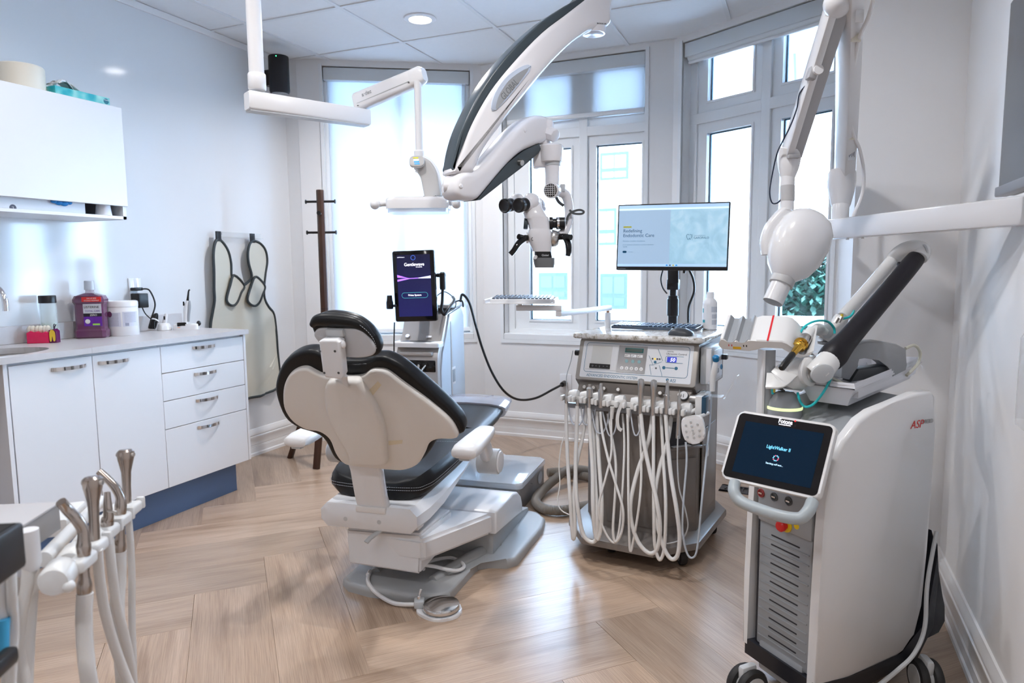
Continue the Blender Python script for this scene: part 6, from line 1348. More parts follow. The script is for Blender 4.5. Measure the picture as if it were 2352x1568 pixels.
def mtx(name, s, x, y, size, m_=INK2, **k): return text(name, s, MM @ Matrix.Translation((x, y, .0021)), size, m_, dp, **k)
W0 = sx1-sx0
mtx('headline', 'Redefining', sx0+W0*.045, .022, .0205); mtx('headline', 'Endodontic Care', sx0+W0*.045, .001, .0205)
mtx('tagline', 'Precision. Comfort. Excellence.', sx0+W0*.045, -.020, .008, mat('page_grey', (.16, .32, .48), .5))
mtx('tagline', 'A new standard in endodontics is coming to downtown', sx0+W0*.045, -.036, .0062, MATS['page_grey']); mtx('tagline', 'Oakville.', sx0+W0*.045, -.045, .0062, MATS['page_grey'])
t = bmesh.new(); prism(t, rrect(.038, .007, .003, 3, sx0+W0*.045+.019, .046), MM @ Matrix.Translation((0, 0, .0018)), .0003); obj('page_badge', t, mat('badge_olive', (.42, .42, .05), .5, emit=.2), dp, flat=True)
t = bmesh.new(); prism(t, rrect(.019, .010, .0048, 4, sx0+W0*.045+.0095, -.066), MM @ Matrix.Translation((0, 0, .0018)), .0003); obj('page_button', t, INK2, dp, flat=True)
mtx('page_link', 'Contact', sx0+W0*.045+.028, -.068, .006, MATS['page_grey'])
mtx('brand_name', 'GAROFALO', xm+W0*.215, -.010, .0125); mtx('brand_line', 'ENDODONTICS', xm+W0*.217, .0015, .0068, MATS['page_grey'])
obj('brand_rule', bx((xm+W0*.203, -.016, .002), (xm+W0*.2045, .010, .0022), M=MM), INK2, dp, flat=True)
t = bmesh.new(); bx0 = xm+W0*.175; tube(t, [MM @ V((bx0+x, y-.004, .0021)) for x, y in ((0, .012), (-.007, .014), (-.011, .008), (-.009, -.001), (-.005, -.009), (-.001, -.008), (.001, -.002), (.004, -.009), (.008, -.004), (.011, .006), (.008, .013), (.003, .012))], .0008, 5, 4); obj('brand_tooth', t, INK2, dp)
for k, c_ in enumerate(((.0, .25, .7), (.05, .1, .2), (.5, .45, .1), (.0, .3, .7))): obj('task_icon', bx((-.02+k*.014, sy0+.003, .0019), (-.012+k*.014, sy0+.009, .0021), M=MM), mat('icon%d' % k, c_, .5, emit=.3), dp, flat=True)
text('maker_mark', 'ThinkVision', MM @ Matrix.Translation((-mw/2+.006, -mh/2+.004, .0012)), .008, GREYM, hs2)
obj('webcam_tab', bx((.055, -mh/2-.012, -.012), (.066, -mh/2, .0), M=MM), BLACK, T)
back = MM @ V((0, -.04, -.045))
obj('mount_plate', box(bmesh.new(), (0, 0, -.034), (.10, .10, .02), r=.003, M=MM), BLACK, T)
jz = at(1545, 655, D=3.12).z
obj('tilt_joint', box(bmesh.new(), (pw.x, pw.y, jz), (.055, .05, .05), r=.006), BLACK, T)
t = bmesh.new(); sweep(t, [V((pw.x, pw.y, jz)), MM @ V((0, -.03, -.045))], rrect(.05, .03, .004, 2)); obj('tilt_arm', t, BLACK, T)
obj('pole', lathe(bmesh.new(), [(.022, TOPZ), (.022, TOPZ+.035), (.0275, TOPZ+.036), (.0275, TOPZ+.115), (.024, TOPZ+.118), (.024, TOPZ+.130), (.016, TOPZ+.132), (.016, jz)], (pw.x, pw.y, 0), n=24), BLACK, T)
t = bmesh.new(); tube(t, [at(1582, 618, D=3.1), at(1592, 640, D=3.12), at(1594, 670, D=3.12), at(1582, 705, D=3.12), at(1581, 742, D=3.12)], .0055, 8); obj('cable', t, BLACK, T)
t = bmesh.new(); tube(t, [at(1523, 618, D=3.12), at(1518, 640, D=3.14), at(1522, 660, D=3.14), at(1532, 674, D=3.13)], .0035, 8); obj('cable', t, BLACK, T)
# ---------------- swing-out keyboard tray
pt = cl(1396, 752, TOPZ); ptw = MC @ V((pt.x, pt.y, 0)); ztop = at(1396, 714, D=(ptw-CAM).dot(FW)).z
T = thing('keyboard_tray', (ptw.x, ptw.y, TOPZ), 'white swing-arm tray reaching left from the granite cart top', 'tray')
obj('post', cyl(bmesh.new(), (ptw.x, ptw.y, TOPZ), (ptw.x, ptw.y, ztop), .0135, n=18), WHITE, T); obj('post_pin', cyl(bmesh.new(), (ptw.x, ptw.y, ztop), (ptw.x, ptw.y, ztop+.016), .007), mat('copper', (.5, .25, .15), .3, 1), T)
za = ztop+.020; e1 = at(1286, 725, z=za-.0)
e1 = at(1286, 724, D=2.72); e1.z = za; a1 = V((ptw.x, ptw.y, za))
t = bmesh.new(); d = (e1-a1).normalized(); sweep(t, [a1-d*.015, e1+d*.012], rrect(.026, .022, .003, 2)); obj('outer_arm', t, WHITE, T)
e2 = at(1195, 717, D=2.80); e2.z = za+.02; e1b = V((e1.x, e1.y, za+.022))
t = bmesh.new(); d = (e2-e1b).normalized(); sweep(t, [e1b-d*.012, e2+d*.012], rrect(.026, .022, .003, 2)); obj('inner_arm', t, WHITE, T)
obj('arm_pin', cyl(bmesh.new(), e1, e1b, .007), STEEL, T); obj('tray_pin', cyl(bmesh.new(), e2, e2+V((0, 0, .02)), .009), STEEL, T)
tz = e2.z+.02; f0_ = at(1112, 712, D=2.74); f1_ = at(1272, 710, D=2.70); f0_.z = f1_.z = tz
tx_ = (f1_-f0_).normalized(); MT = frame(f0_, tx_, n=UP); tw = (f1_-f0_).length
t = bmesh.new(); prism(t, rrect(tw, .19, .012, 3, tw/2, .095), MT, .004, .001); obj('tray_plate', t, WHITE, T)
t = bmesh.new(); tube(t, [MT @ V(q) for q in ((.0, .0, .014), (0, .19, .016), (tw, .19, .016), (tw, 0, .014))], .004, 6, spline=False); obj('tray_lip', t, WHITE, T)
for x in (0, tw): obj('tray_side', bx((x-.004, 0, 0), (x+.004, .19, .015), M=MT), WHITE, T, flat=True)
obj('tray_back', bx((0, .186, 0), (tw, .194, .016), M=MT), WHITE, T, flat=True)
T = thing('white_keyboard', tuple(MT @ V((tw/2, .1, .004))), 'white keyboard with dark keys on the swing-arm tray', 'keyboard')
keyboard(T, MT @ Matrix.Translation((tw/2+.004, .088, .0046)) @ Matrix.Rotation(R(4), 4, 'X') @ Matrix.Translation((0, 0, .004)), tw-.03, .13, WHITE, mat('key_mixed', (.06, .09, .14), .35), 15, 5, .014, .72)
# ---------------- floor register
rg = [at(1650, 1127, z=0), at(1723, 1137, z=0), at(1658, 1109, z=0)]
d = (rg[1]-rg[0]); d.z = 0; M = frame(rg[0], d.normalized(), n=UP)
T = thing('floor_register', tuple(rg[0]), 'dark slotted floor vent beside the right window wall', 'floor vent')
L_ = .30; t = bmesh.new(); bx((0, 0, 0), (L_, .016, .005), M=M, bm=t); bx((0, .094, 0), (L_, .11, .005), M=M, bm=t); bx((0, 0, 0), (.045, .11, .005), M=M, bm=t); bx((L_-.02, 0, 0), (L_, .11, .005), M=M, bm=t)
obj('frame', t, mat('vent_grey', (.045, .045, .055), .45), T, flat=True); obj('duct', bx((.04, .014, .0), (L_-.015, .098, .001), M=M), BLACK, T, flat=True)
for k in range(9): obj('slat', bx((.055+k*.026, .016, .001), (.063+k*.026, .094, .0045), M=M), MATS['vent_grey'], T, flat=True)
obj('damper_lever', bx((.025, .03, .005), (.032, .06, .009), M=M), BLACK, T, flat=True)
# ================================================================ DENTAL LASER ON WHEELS
LA = V((-.091, 1.98, 0)); lx = V((.731, -.682, 0)).normalized(); ly = V((.682, .731, 0)).normalized()
ML = frame(LA, lx, n=UP); MLi = ML.inverted(); LW, LD = .22, .41
LWH = mat('laser_white', (.80, .80, .81), .22, coat=.2); LG = mat('laser_grey', (.34, .36, .385), .36); LDK = mat('laser_black', (.018, .02, .028), .4)
T = thing('dental_laser', tuple(ML @ V((LW/2, LD/2, 0))), 'white and grey wheeled dental laser with tilted touchscreen and folded arm', 'dental laser')
LASER = T
def lpx(u, v, x): q = MLi @ at(u, v, p=ML @ V((x, 0, 0)), n=lx); return (q.y, q.z)
def lpy(u, v, y): q = MLi @ at(u, v, p=ML @ V((0, y, 0)), n=ly); return (q.x, q.z)
MLs = ML @ frame((LW, 0, 0), (0, 1, 0), (0, 0, 1))
pan = [lpx(u, v, LW+.012) for u, v in ((1873, 1575), (1878, 1411), (1888, 1241), (1895, 1156), (1910, 1070), (1935, 1015), (1974, 964), (2003, 943), (2046, 926), (2101, 903), (2140, 897), (2148, 910), (2146, 985), (2138, 1113), (2127, 1262), (2114, 1390), (2101, 1458), (2072, 1492), (2029, 1531), (1985, 1570))]
pan[0] = (pan[1][0]-.002, .085); pan[-1] = (pan[-2][0]-.06, .085)
t = bmesh.new(); prism(t, pan, MLs @ Matrix.Translation((0, 0, -.012)), .026, .010, 3); sp2 = obj('side_panel', t, LWH, T, ang=55)
t = bmesh.new(); prism(t, pan, MLs @ Matrix.Translation((0, 0, -LW-.004)), -.020, .008, 2); obj('side_panel', t, LWH, T, ang=55)
tp = max(z for y, z in pan)
body = [(.008, .10), (.008, .60), (.02, .66), (.05, .705), (.11, .74), (.20, .765), (.38, .79), (.41, .76), (.405, .25), (.36, .12)]
t = bmesh.new(); prism(t, body, MLs @ Matrix.Translation((0, 0, -LW+.002)), LW-.016, .003, 1); obj('chassis', t, LG, T)
obj('front_grille_panel', bx((.016, -.006, .10), (LW-.022, .01, .46), r=.005, M=ML), LG, T)
t = bmesh.new(); box(t, (LW/2-.004, .0, .52), (LW-.03, .03, .13), r=.012, M=ML); obj('console_panel', t, LG, T)
for k in range(12):
    z = .425-k*.0262
    obj('vent_slot', bx((.060, -.0075, z), (.158, -.004, z+.0042), M=ML, r=.0015), LDK, T); obj('vent_ridge', bx((.022, -.009, z-.010), (LW-.03, -.005, z-.0065), M=ML, r=.0012), LG, T)
obj('seam_strip', bx((LW-.022, -.004, .09), (LW-.016, .02, .55), M=ML), LDK, T, flat=True); obj('seam_strip', bx((.010, -.004, .09), (.016, .02, .55), M=ML), LDK, T, flat=True)
obj('kick_plate', bx((.03, -.012, .03), (LW-.035, .006, .115), r=.012, M=ML), LG, T)
# base skirt and rear cover
t = bmesh.new(); prism(t, [(-.02, .055), (-.02, .10), (.10, .09), (.30, .10), (.40, .17), (.425, .40), (.44, .30), (.43, .15), (.37, .07), (.2, .045)], MLs @ Matrix.Translation((0, 0, -LW-.012)), LW+.028, .006, 2); obj('base_skirt', t, LDK, T)
t = bmesh.new(); prism(t, [(.395, .10), (.415, .30), (.43, .42), (.45, .30), (.50, .19), (.505, .14), (.48, .11)], MLs @ Matrix.Translation((0, 0, -LW+.03)), LW-.03, .008, 2); obj('rear_cover', t, LDK, T)
def wheel(u, v, dirx):
    c = at(u, v, z=.050); ax = dirx.normalized(); t_ = bmesh.new()
    for s in (-1, 1): lathe(t_, [(.034, -.011), (.046, -.010), (.050, -.004), (.050, .004), (.046, .010), (.034, .011)], c+ax*.018*s, ax, n=28)
    w_ = obj('caster', t_, RUBBER, T); obj('caster_cap', lathe(bmesh.new(), [(.033, -.031), (.033, .031)], c, ax, n=24), LGREY, w_)
    obj('caster_fork', box(bmesh.new(), (0, 0, .022), (.022, .05, .07), r=.008, M=frame(c, ax, n=UP)), LGREY, w_)
wheel(1716, 1572, lx); wheel(2126, 1556, V((.95, .3, 0))); wheel(1850, 1700, lx); wheel(1990, 1480, lx)
t = bmesh.new(); tube(t, [ML @ V((LW+.006, .43, .42)), at(2130, 1340, D=1.86), at(2124, 1440, D=1.84), at(2100, 1500, D=1.80), at(2060, 1540, D=1.76), at(2010, 1580, D=1.72)], .0055, 8); obj('mains_cable', t, LGREY, T)
RED = mat('red_print', (.60, .03, .03), .4)
q = lpx(2091, 985, LW+.0145); text('logo', 'ASP', MLs @ Matrix.Translation((q[0], q[1], .0145)), .030, RED, sp2, shear=.25, xs=1.0)
q = lpx(2116, 974, LW+.0145); text('logo_word', 'POWERED', MLs @ Matrix.Translation((q[0], q[1], .0145)), .016, mat('logo_silver', (.42, .43, .45), .3, .6), sp2, xs=.62)
# touchscreen
g_ = -ly; aa = R(20); hn_ = V((g_.x*math.cos(aa)-g_.y*math.sin(aa), g_.x*math.sin(aa)+g_.y*math.cos(aa), 0)); nS = hn_*math.cos(R(30))+UP*math.sin(R(30)); cS = at(1784, 1039, D=1.72)
uS = UP.cross(nS).normalized(); MSc = frame(cS, uS, nS.cross(uS)); SW, SH = .252, .187
t = bmesh.new(); prism(t, rrect(SW, SH, .016, 5), MSc @ Matrix.Translation((0, 0, -.022)), .026, .006, 3, bev_back=.008); ts = obj('touchscreen', t, LWH, T)
t = bmesh.new(); prism(t, rrect(SW-.012, SH-.012, .012, 5), MSc @ Matrix.Translation((0, 0, .0035)), .0012); gl_ = obj('screen_glass', t, BLACKG, T)
dsp = obj('display', bx((-.098, -.071, .0048), (.102, .067, .0052), M=MSc), mat('laser_display', (.004, .014, .03), .12, emit=.2, ecol=(.004, .014, .036), spec=.15), ts, flat=True)
text('maker_mark', 'Fotona', MSc @ Matrix.Translation((0.004, .076, .0052)), .016, TXT, ts, 'CENTER', xs=.8); text('maker_line', 'choose perfection', MSc @ Matrix.Translation((.004, .0715, .0052)), .0042, TXT, ts, 'CENTER')
obj('maker_dot', lathe(bmesh.new(), [(.0022, 0), (.0022, .0004)], MSc @ V((.027, .087, .005)), nS), mat('dot_red', (.9, .03, .03), .4, emit=.5), ts)
CY = mat('text_cyan', (.15, .55, .85), .5, emit=.8)
text('screen_title', 'LightWalker II', MSc @ Matrix.Translation((0.004, .006, .0055)), .0125, CY, dsp, 'CENTER', xs=.85); text('screen_status', 'Starting self test...', MSc @ Matrix.Translation((.004, -.034, .0055)), .0062, mat('text_pale', (.5, .75, .95), .5, emit=.7), dsp, 'CENTER')
for k in range(10):
    a = 2*math.pi*k/10; obj('busy_dot', lathe(bmesh.new(), [(.0016, 0), (.0016, .0003)], MSc @ V((.004+.0065*math.cos(a), -.016+.0065*math.sin(a), .0054)), nS, n=8), [CY, mat('dot_rose', (.7, .1, .2), .5, emit=.6)][k % 3 == 0], dsp)
obj('screen_mount', box(bmesh.new(), (0, -.01, -.045), (.10, .08, .05), r=.012, M=MSc), LG, T)
t = bmesh.new(); tube(t, [at(u, v, D=d_) for u, v, d_ in ((1688, 1108, 1.74), (1686, 1128, 1.72), (1700, 1150, 1.70), (1740, 1168, 1.66), (1790, 1184, 1.62), (1835, 1190, 1.60), (1856, 1174, 1.60), (1866, 1152, 1.62))], .0145, 14); obj('push_handle', t, mat('handle_blue_grey', (.42, .47, .50), .35), T)
for u, v, m_ in ((1747, 1132, mat('port_red', (.35, .05, .05), .4)), (1777, 1141, DGREY), (1810, 1151, DGREY)):
    x, z = lpy(u, v, -.018); p_ = obj('port', lathe(bmesh.new(), [(.012, 0), (.012, .004), (.009, .004), (.009, .002), (0, .002)], ML @ V((x, -.014, z)), -ly, n=20), m_, T); obj('port_slot', box(bmesh.new(), (x, -.0185, z), (.012, .003, .004), M=ML), CHROME, p_)
x, z = lpy(1803, 1206, -.02); es = obj('emergency_collar', lathe(bmesh.new(), [(.019, 0), (.019, .006), (.013, .008)], ML @ V((x, -.012, z)), -ly, n=24), mat('estop_yellow', (.85, .60, .02), .4), T)
obj('emergency_stop', lathe(bmesh.new(), [(.010, .004), (.010, .016), (.0145, .018), (.0145, .026), (.011, .030), (0, .031)], ML @ V((x, -.012, z)), -ly, n=24), mat('estop_red', (.70, .02, .02), .3), es)
x2, z2 = lpy(1829, 1208, -.016); obj('warning_sticker', lathe(bmesh.new(), [(.0085, 0), (.0085, .0006)], ML @ V((x2, -.0152, z2)), -ly, n=20), mat('sticker_yellow', (.85, .62, .02), .4), T)
# ---------------- articulated arm
AW = mat('arm_white', (.80, .80, .80), .25); AB = mat('arm_black', (.013, .012, .017), .45, spec=.35)
def lp(u, v, D=1.93): return at(u, v, D=D)
b0 = lp(1801, 934); obj('dome_base', lathe(bmesh.new(), [(.048, -.045), (.048, .0), (.046, .006), (.042, .02), (.034, .034), (.024, .043), (0, .046)], b0, n=36), LG, T)
obj('dome_ring', lathe(bmesh.new(), [(.0485, -.004), (.049, .0), (.0485, .004), (.047, .004)], b0, n=36), mat('ring_glow', (.75, .85, .45), .4, emit=.5), T)
t = bmesh.new(); secs = []
def aring(u, v, D, r1, r2, ax):
    c = lp(u, v, D); ax = ax.normalized(); a_, b_ = perp(ax); return [c+a_*(r1*math.cos(2*math.pi*k/20))+b_*(r2*math.sin(2*math.pi*k/20)) for k in range(20)]
d1 = lp(1862, 838)-lp(1800, 895); loft(t, [aring(1788, 893, 1.93, .026, .02, UP+RH*.3), aring(1798, 882, 1.93, .040, .034, UP+RH*.5), aring(1815, 868, 1.93, .046, .046, UP*.8+RH), aring(1838, 853, 1.92, .046, .046, UP*.35+RH), aring(1868, 846, 1.90, .044, .044, RH+UP*.15), aring(1874, 845, 1.90, .036, .036, RH+UP*.15)]); obj('shoulder', t, AW, T)
t = bmesh.new(); sweep(t, catmull([lp(1760, 874, 1.90), lp(1785, 872, 1.89), lp(1808, 852, 1.90), lp(1840, 834, 1.92), lp(1872, 828, 1.93)], 5), rrect(.06, .008, .003, 2), up=-FH*.6+UP*.8); obj('shoulder_fin', t, AW, T)
ctr = lp(1866, 852, 1.87); obj('joint_flange', lathe(bmesh.new(), [(.036, -.016), (.042, -.012), (.042, .0), (.036, .004), (.030, .006)], ctr, -FH+RH*.55, n=32), AW, T)
obj('joint_steel', lathe(bmesh.new(), [(.030, 0), (.031, .008), (.028, .010)], ctr, -FH+RH*.55, n=32), STEEL, T)
t = bmesh.new(); tube(t, [lp(1872, 862, 1.84), lp(1885, 850, 1.84), lp(1912, 818, 1.87)], [.030, .033, .030], 20); obj('elbow_white', t, AW, T)
obj('elbow_cap', lathe(bmesh.new(), [(.030, 0), (.030, .006), (.024, .010), (0, .011)], lp(1887, 857, 1.815), -FH+RH*.25-UP*.1, n=28, sx=1.15, sy=.85), LGREY, T)
t = bmesh.new(); tube(t, [lp(1904, 828, 1.865), lp(1918, 812, 1.87), lp(1948, 778, 1.89), lp(2040, 670, 1.98), lp(2098, 600, 2.03), lp(2106, 590, 2.035)], [.034, .036, .029, .027, .026, .020], 22); ab = obj('black_tube', t, AB, T)
q0, q1 = lp(1952, 808, 1.865), lp(2010, 738, 1.925); dd_ = (q1-q0).normalized(); nn_ = -FH; text('tube_text', 'FOTONA OPTOFLEX', frame(q0+(-FH)*.002, dd_, n=(CAM-q0)), .013, mat('tube_print', (.13, .12, .15), .4), ab, track=1.25)
t = bmesh.new(); tube(t, [lp(2110, 592, 2.03), lp(2116, 578, 2.04), lp(2104, 572, 2.05), lp(2080, 574, 2.07), lp(2062, 584, 2.09), lp(2052, 596, 2.10)], [.024, .026, .027, .024, .022, .021], 20); obj('elbow_top', t, AW, T)
obj('elbow_top_cap', lathe(bmesh.new(), [(.021, 0), (.021, .006), (.015, .009)], lp(2118, 577, 2.03), RH+UP*.2, n=20), LGREY, T)
obj('cable_clip', box(bmesh.new(), (0, 0, 0), (.012, .012, .03), r=.003, M=frame(lp(2068, 612, 2.02), RH, n=dd_)), AB, T)
t = bmesh.new(); tube(t, [lp(2056, 592, 2.10), lp(2000, 656, 2.08), lp(1950, 712, 2.05), lp(1936, 728, 2.04)], [.020, .0185, .0185, .017], 18); obj('white_tube', t, AW, T)
t = bmesh.new(); tube(t, [lp(1934, 728, 2.04), lp(1928, 738, 2.04), lp(1916, 756, 2.03), lp(1900, 772, 2.02), lp(1893, 782, 2.02)], [.020, .021, .019, .020, .019], 16); obj('wrist', t, AW, T)
obj('wrist_foot', lathe(bmesh.new(), [(.019, 0), (.017, .008), (.008, .010)], lp(1893, 784, 2.02), -UP-RH*.1, n=18), LG, T)
for u, v in ((1918, 742), (1927, 740)): obj('coupler', cyl(bmesh.new(), lp(u, v, 2.0), lp(u+7, v-12, 2.0), .0055), STEEL, T)
obj('wrist_cap', lathe(bmesh.new(), [(.018, 0), (.018, .004), (.012, .006)], lp(1900, 760, 2.0), -FH, n=20, sy=1.2), LGREY, T)
t = bmesh.new(); tube(t, [lp(1893, 762, 2.01), lp(1880, 756, 2.0), lp(1868, 758, 1.95), lp(1856, 770, 1.91), lp(1850, 778, 1.90)], [.018, .018, .0165, .016, .017], 16); obj('wrist_bend', t, AW, T)
a, b_ = lp(1851, 776, 1.90), lp(1794, 846, 1.80); ax = (b_-a).normalized(); L_ = (b_-a).length
obj('handpiece_collar', lathe(bmesh.new(), [(.0165, 0), (.018, .004), (.018, .028), (.016, .032)], a, ax, n=24), STEEL, T)
GOLD = mat('gold_anodised', (.62, .36, .06), .22, 1)
obj('handpiece_gold', lathe(bmesh.new(), [(.019, .031), (.019, .036), (.015, .038), (.015, .043), (.017, .044), (.017, .048), (.013, .051), (.011, .055), (.0085, .085), (.008, .092)], a, ax, n=24), GOLD, T)
obj('handpiece_tip', lathe(bmesh.new(), [(.008, .09), (.009, .094), (.009, L_-.004), (.006, L_)], a, ax, n=20), BLACK, T)
def ttube(pts, r=.0035, m_=TEAL, n='coolant_tube'): t_ = bmesh.new(); tube(t_, pts, r, 8); obj(n, t_, m_, T)
ttube([lp(1838, 764, 1.94), lp(1850, 748, 1.94), lp(1874, 737, 1.95), lp(1900, 738, 1.97), lp(1915, 752, 1.98), lp(1917, 766, 1.98)])
ttube([lp(1934, 732, 2.0), lp(1950, 728, 2.0), lp(1958, 721, 2.0), lp(1961, 714, 2.02)])
ttube([lp(1912, 856, 1.85), lp(1905, 876, 1.84), lp(1888, 905, 1.85), lp(1868, 928, 1.86), lp(1850, 934, 1.86), lp(1838, 922, 1.88), lp(1832, 902, 1.9)])
ttube([lp(1774, 878, 1.9), lp(1773, 890, 1.9), lp(1775, 905, 1.9)], .003)
for u, v, m_ in ((1778, 896, mat('fit_yellow', (.8, .6, .05), .4)), (1934, 727, MATS['fit_yellow'])): obj('fitting', cyl(bmesh.new(), lp(u, v-6, 1.9 if v > 800 else 2.0), lp(u-1, v+5, 1.9 if v > 800 else 2.0), .004), m_, T)
# ---------------- handpiece rest on its post
pb = lp(1759, 934, 1.95); pt_ = lp(1759, 800, 1.95)
t = bmesh.new(); sweep(t, [V((pb.x, pb.y, pb.z-.05)), V((pb.x, pb.y, pt_.z-.03)), V((pb.x, pb.y, pt_.z))], rrect(.034, .044, .006, 2), up=FH); obj('rest_post', t, LG, T)
obj('rest_post_edge', bx((-.020, -.024, 0), (-.014, .02, pt_.z-pb.z+.05), M=frame(V((pb.x, pb.y, pb.z-.05)), RH, n=UP)), LWH, T)
pu = RH*math.cos(R(28))-FH*math.sin(R(28)); MR = frame(lp(1650, 794, 1.96), pu.normalized(), n=UP) @ Matrix.Rotation(R(30), 4, 'X')   # x along the rest, y back
sec_ = [(0, 0), (.012, -.014), (.10, -.016), (.125, -.010), (.15, .004), (.205, .004), (.222, -.010), (.24, -.028), (.262, -.034), (.29, -.022), (.30, -.004), (.294, -.002), (.272, -.022), (.256, -.020), (.238, .004), (.222, .020), (.205, .026), (.125, .026), (.108, .020), (.098, .026), (.086, .012), (.068, .012), (.060, .024), (.045, .012), (.030, .012), (.020, .026), (.008, .026), (.004, .006)]
k_ = .262/.30; sec_ = [(x*k_*.95, z*.95) for x, z in sec_]
t = bmesh.new(); prism(t, sec_, MR @ frame((0, 0, 0), (1, 0, 0), (0, 0, 1)) @ Matrix.Translation((0, 0, -.125)), .125, .003, 1, bev_back=.003); rs = obj('handpiece_rest', t, AW, T)
gm = [(x*k_*.95, z*.95) for x, z in [(.020, .0262), (.030, .0125), (.045, .0125), (.060, .0245), (.068, .0125), (.086, .0125), (.098, .0262), (.104, .024), (.088, .0100), (.066, .0100), (.058, .021), (.047, .0100), (.028, .0100), (.017, .0262)]]
t = bmesh.new(); prism(t, gm, MR @ frame((0, 0, 0), (1, 0, 0), (0, 0, 1)) @ Matrix.Translation((0, 0, -.124)), .122); obj('rest_liner', t, LG, rs)
obj('rest_stripe', bx((.131, .0, .0248), (.136, .124, .0256), M=MR), mat('stripe_red', (.75, .02, .03), .4), rs, flat=True)
obj('rest_tag', bx((.040, -.0008, -.008), (.062, .0004, .0), M=MR), mat('tag_amber', (.85, .50, .02), .4), rs, flat=True)
for x, m_ in ((.028, RED), (.036, RED), (.068, BLACK), (.076, BLACK)): obj('rest_mark', bx((x, -.0008, .001), (x+.0025, .0004, .007), M=MR), m_, rs, flat=True)
# ---------------- tray with foot switch on the laser
c0, cR, cL = at(1963, 936, D=1.80), at(2104, 873, D=2.06), at(1846, 919, D=1.93); cF = cR+(cL-c0)
ctr_ = (c0+cR+cL+cF)/4
T = thing('plastic_tray', tuple(ctr_), 'white plastic tray on top of the laser holding its foot switch', 'tray')
def ex(p, k, dz): return ctr_+(p-ctr_)*k+V((0, 0, dz))
t = bmesh.new(); A = [c0, cR, cF, cL]; out0 = [ex(p, 1, .002) for p in A]; out1 = [ex(p, 1.07, .050) for p in A]; lip = [ex(p, 1.10, .051) for p in A]; in1 = [ex(p, 1.045, .050) for p in A]; in0 = [ex(p, .98, .008) for p in A]
rg_ = [[t.verts.new(p) for p in s] for s in (out0, out1, lip, [ex(p, 1.10, .054) for p in A], in1, in0)]
for a, b_ in zip(rg_, rg_[1:]):
    for k in range(4): t.faces.new((a[k], a[(k+1) % 4], b_[(k+1) % 4], b_[k]))
t.faces.new(rg_[0][::-1]); t.faces.new(rg_[-1])
bmesh.ops.bevel(t, geom=[e for e in t.edges if abs(e.verts[0].co.z-e.verts[1].co.z) > .02], offset=.02, segments=4, affect='EDGES'); obj('tray', t, mat('tray_white', (.78, .79, .84), .3), T, ang=45)
ux = (cR-c0).normalized(); MF = frame(ex(c0, .80, .008), ux, n=(ux.cross((cL-c0))).normalized()); MF = frame(ctr_+V((0, 0, .008)), ux, (cL-c0))
if MF[2][2] < 0: MF = frame(ctr_+V((0, 0, .008)), ux, -(cL-c0))
T = thing('foot_switch', tuple(ctr_+V((0, 0, .008))), 'grey hooded foot switch lying in the white tray', 'foot switch')
def gp(u, v, D): return at(u, v, D=D)
hood = [(1932, 868), (1935, 820), (1955, 796), (1990, 786), (2030, 785), (2060, 790), (2082, 802), (2083, 838), (2082, 850), (2050, 866), (2042, 840), (2020, 824), (1985, 819), (1970, 822), (1972, 842), (1952, 872)]
hv_ = V((0, 0, 1)); hu_ = (ux*V((1, 1, 0)).x+V((0, 0, 0))) if False else V((ux.x, ux.y, 0)).normalized()
hu_ = V((RH.x, RH.y, 0)); hn2 = -FH; MHo = frame(gp(2010, 830, 1.93), hu_, UP)
def hpx(pts, M): 
    Mi = M.inverted(); n = V((M[0][2], M[1][2], M[2][2])); return [((Mi @ at(a_, b2, p=M.translation, n=n)).x, (Mi @ at(a_, b2, p=M.translation, n=n)).y) for a_, b2 in pts]
t = bmesh.new(); prism(t, hpx(hood, MHo), MHo @ Matrix.Translation((0, 0, -.07)), .07, .004, 2); obj('hood', t, mat('hood_grey', (.33, .345, .365), .35), T)
t = bmesh.new(); prism(t, hpx([(1960, 880), (1978, 850), (2045, 842), (2052, 864)], MHo), MHo @ Matrix.Translation((0, 0, -.065)), .05, .004); obj('pedal', t, DGREY, T)
t = bmesh.new(); tube(t, [gp(2080, 800, 1.98), gp(2100, 793, 1.99), (gp(2113, 808, 2.0)), gp(2108, 835, 2.0), gp(2082, 862, 1.98)], .0045, 8); obj('cable', t, mat('cable_cream', (.62, .61, .52), .4), T)
t = bmesh.new(); tube(t, [gp(1912, 868, 1.88), gp(1935, 880, 1.87), gp(1962, 893, 1.86)], .0045, 8); obj('cable', t, MATS['cable_cream'], T)
# ================================================================ WALL-ARM X-RAY UNIT
XW = mat('xray_white', (.78, .78, .80), .22, coat=.3); XG = mat('xray_grey', (.42, .42, .44), .35)
hz = at(1925, 528, D=2.38)
T = thing('xray_unit', (XR, 1.9, hz.z), 'white wall-arm dental x-ray unit with folded arm and tube head', 'x-ray unit')
hr = at(2352, 495, x=XR-.01); hr.z = hz.z; hl = at(1900, 529, D=2.38); hl.z = hz.z
d = (hl-hr).normalized(); hr2 = hr-d*0.02
t = bmesh.new(); sweep(t, [hr-d*.12, hl], rrect(.055, .066, .006, 2)); obj('wall_arm', t, XW, T)
obj('wall_bracket', bx((XR-.030, hr.y-.30, hz.z-.12), (XR-.001, hr.y-.11, hz.z+.12), r=.006), XW, T)
for u in (1960, 2005): q = at(u, 548, D=2.25); q = hl-d*(.12 if u == 1960 else .2); obj('arm_bolt', cyl(bmesh.new(), V((q.x, q.y, hz.z-.038)), V((q.x, q.y, hz.z-.032)), .005), STEEL, T)
pv = at(1929, 500, D=2.36); zt_ = at(1929, 470, D=2.36).z
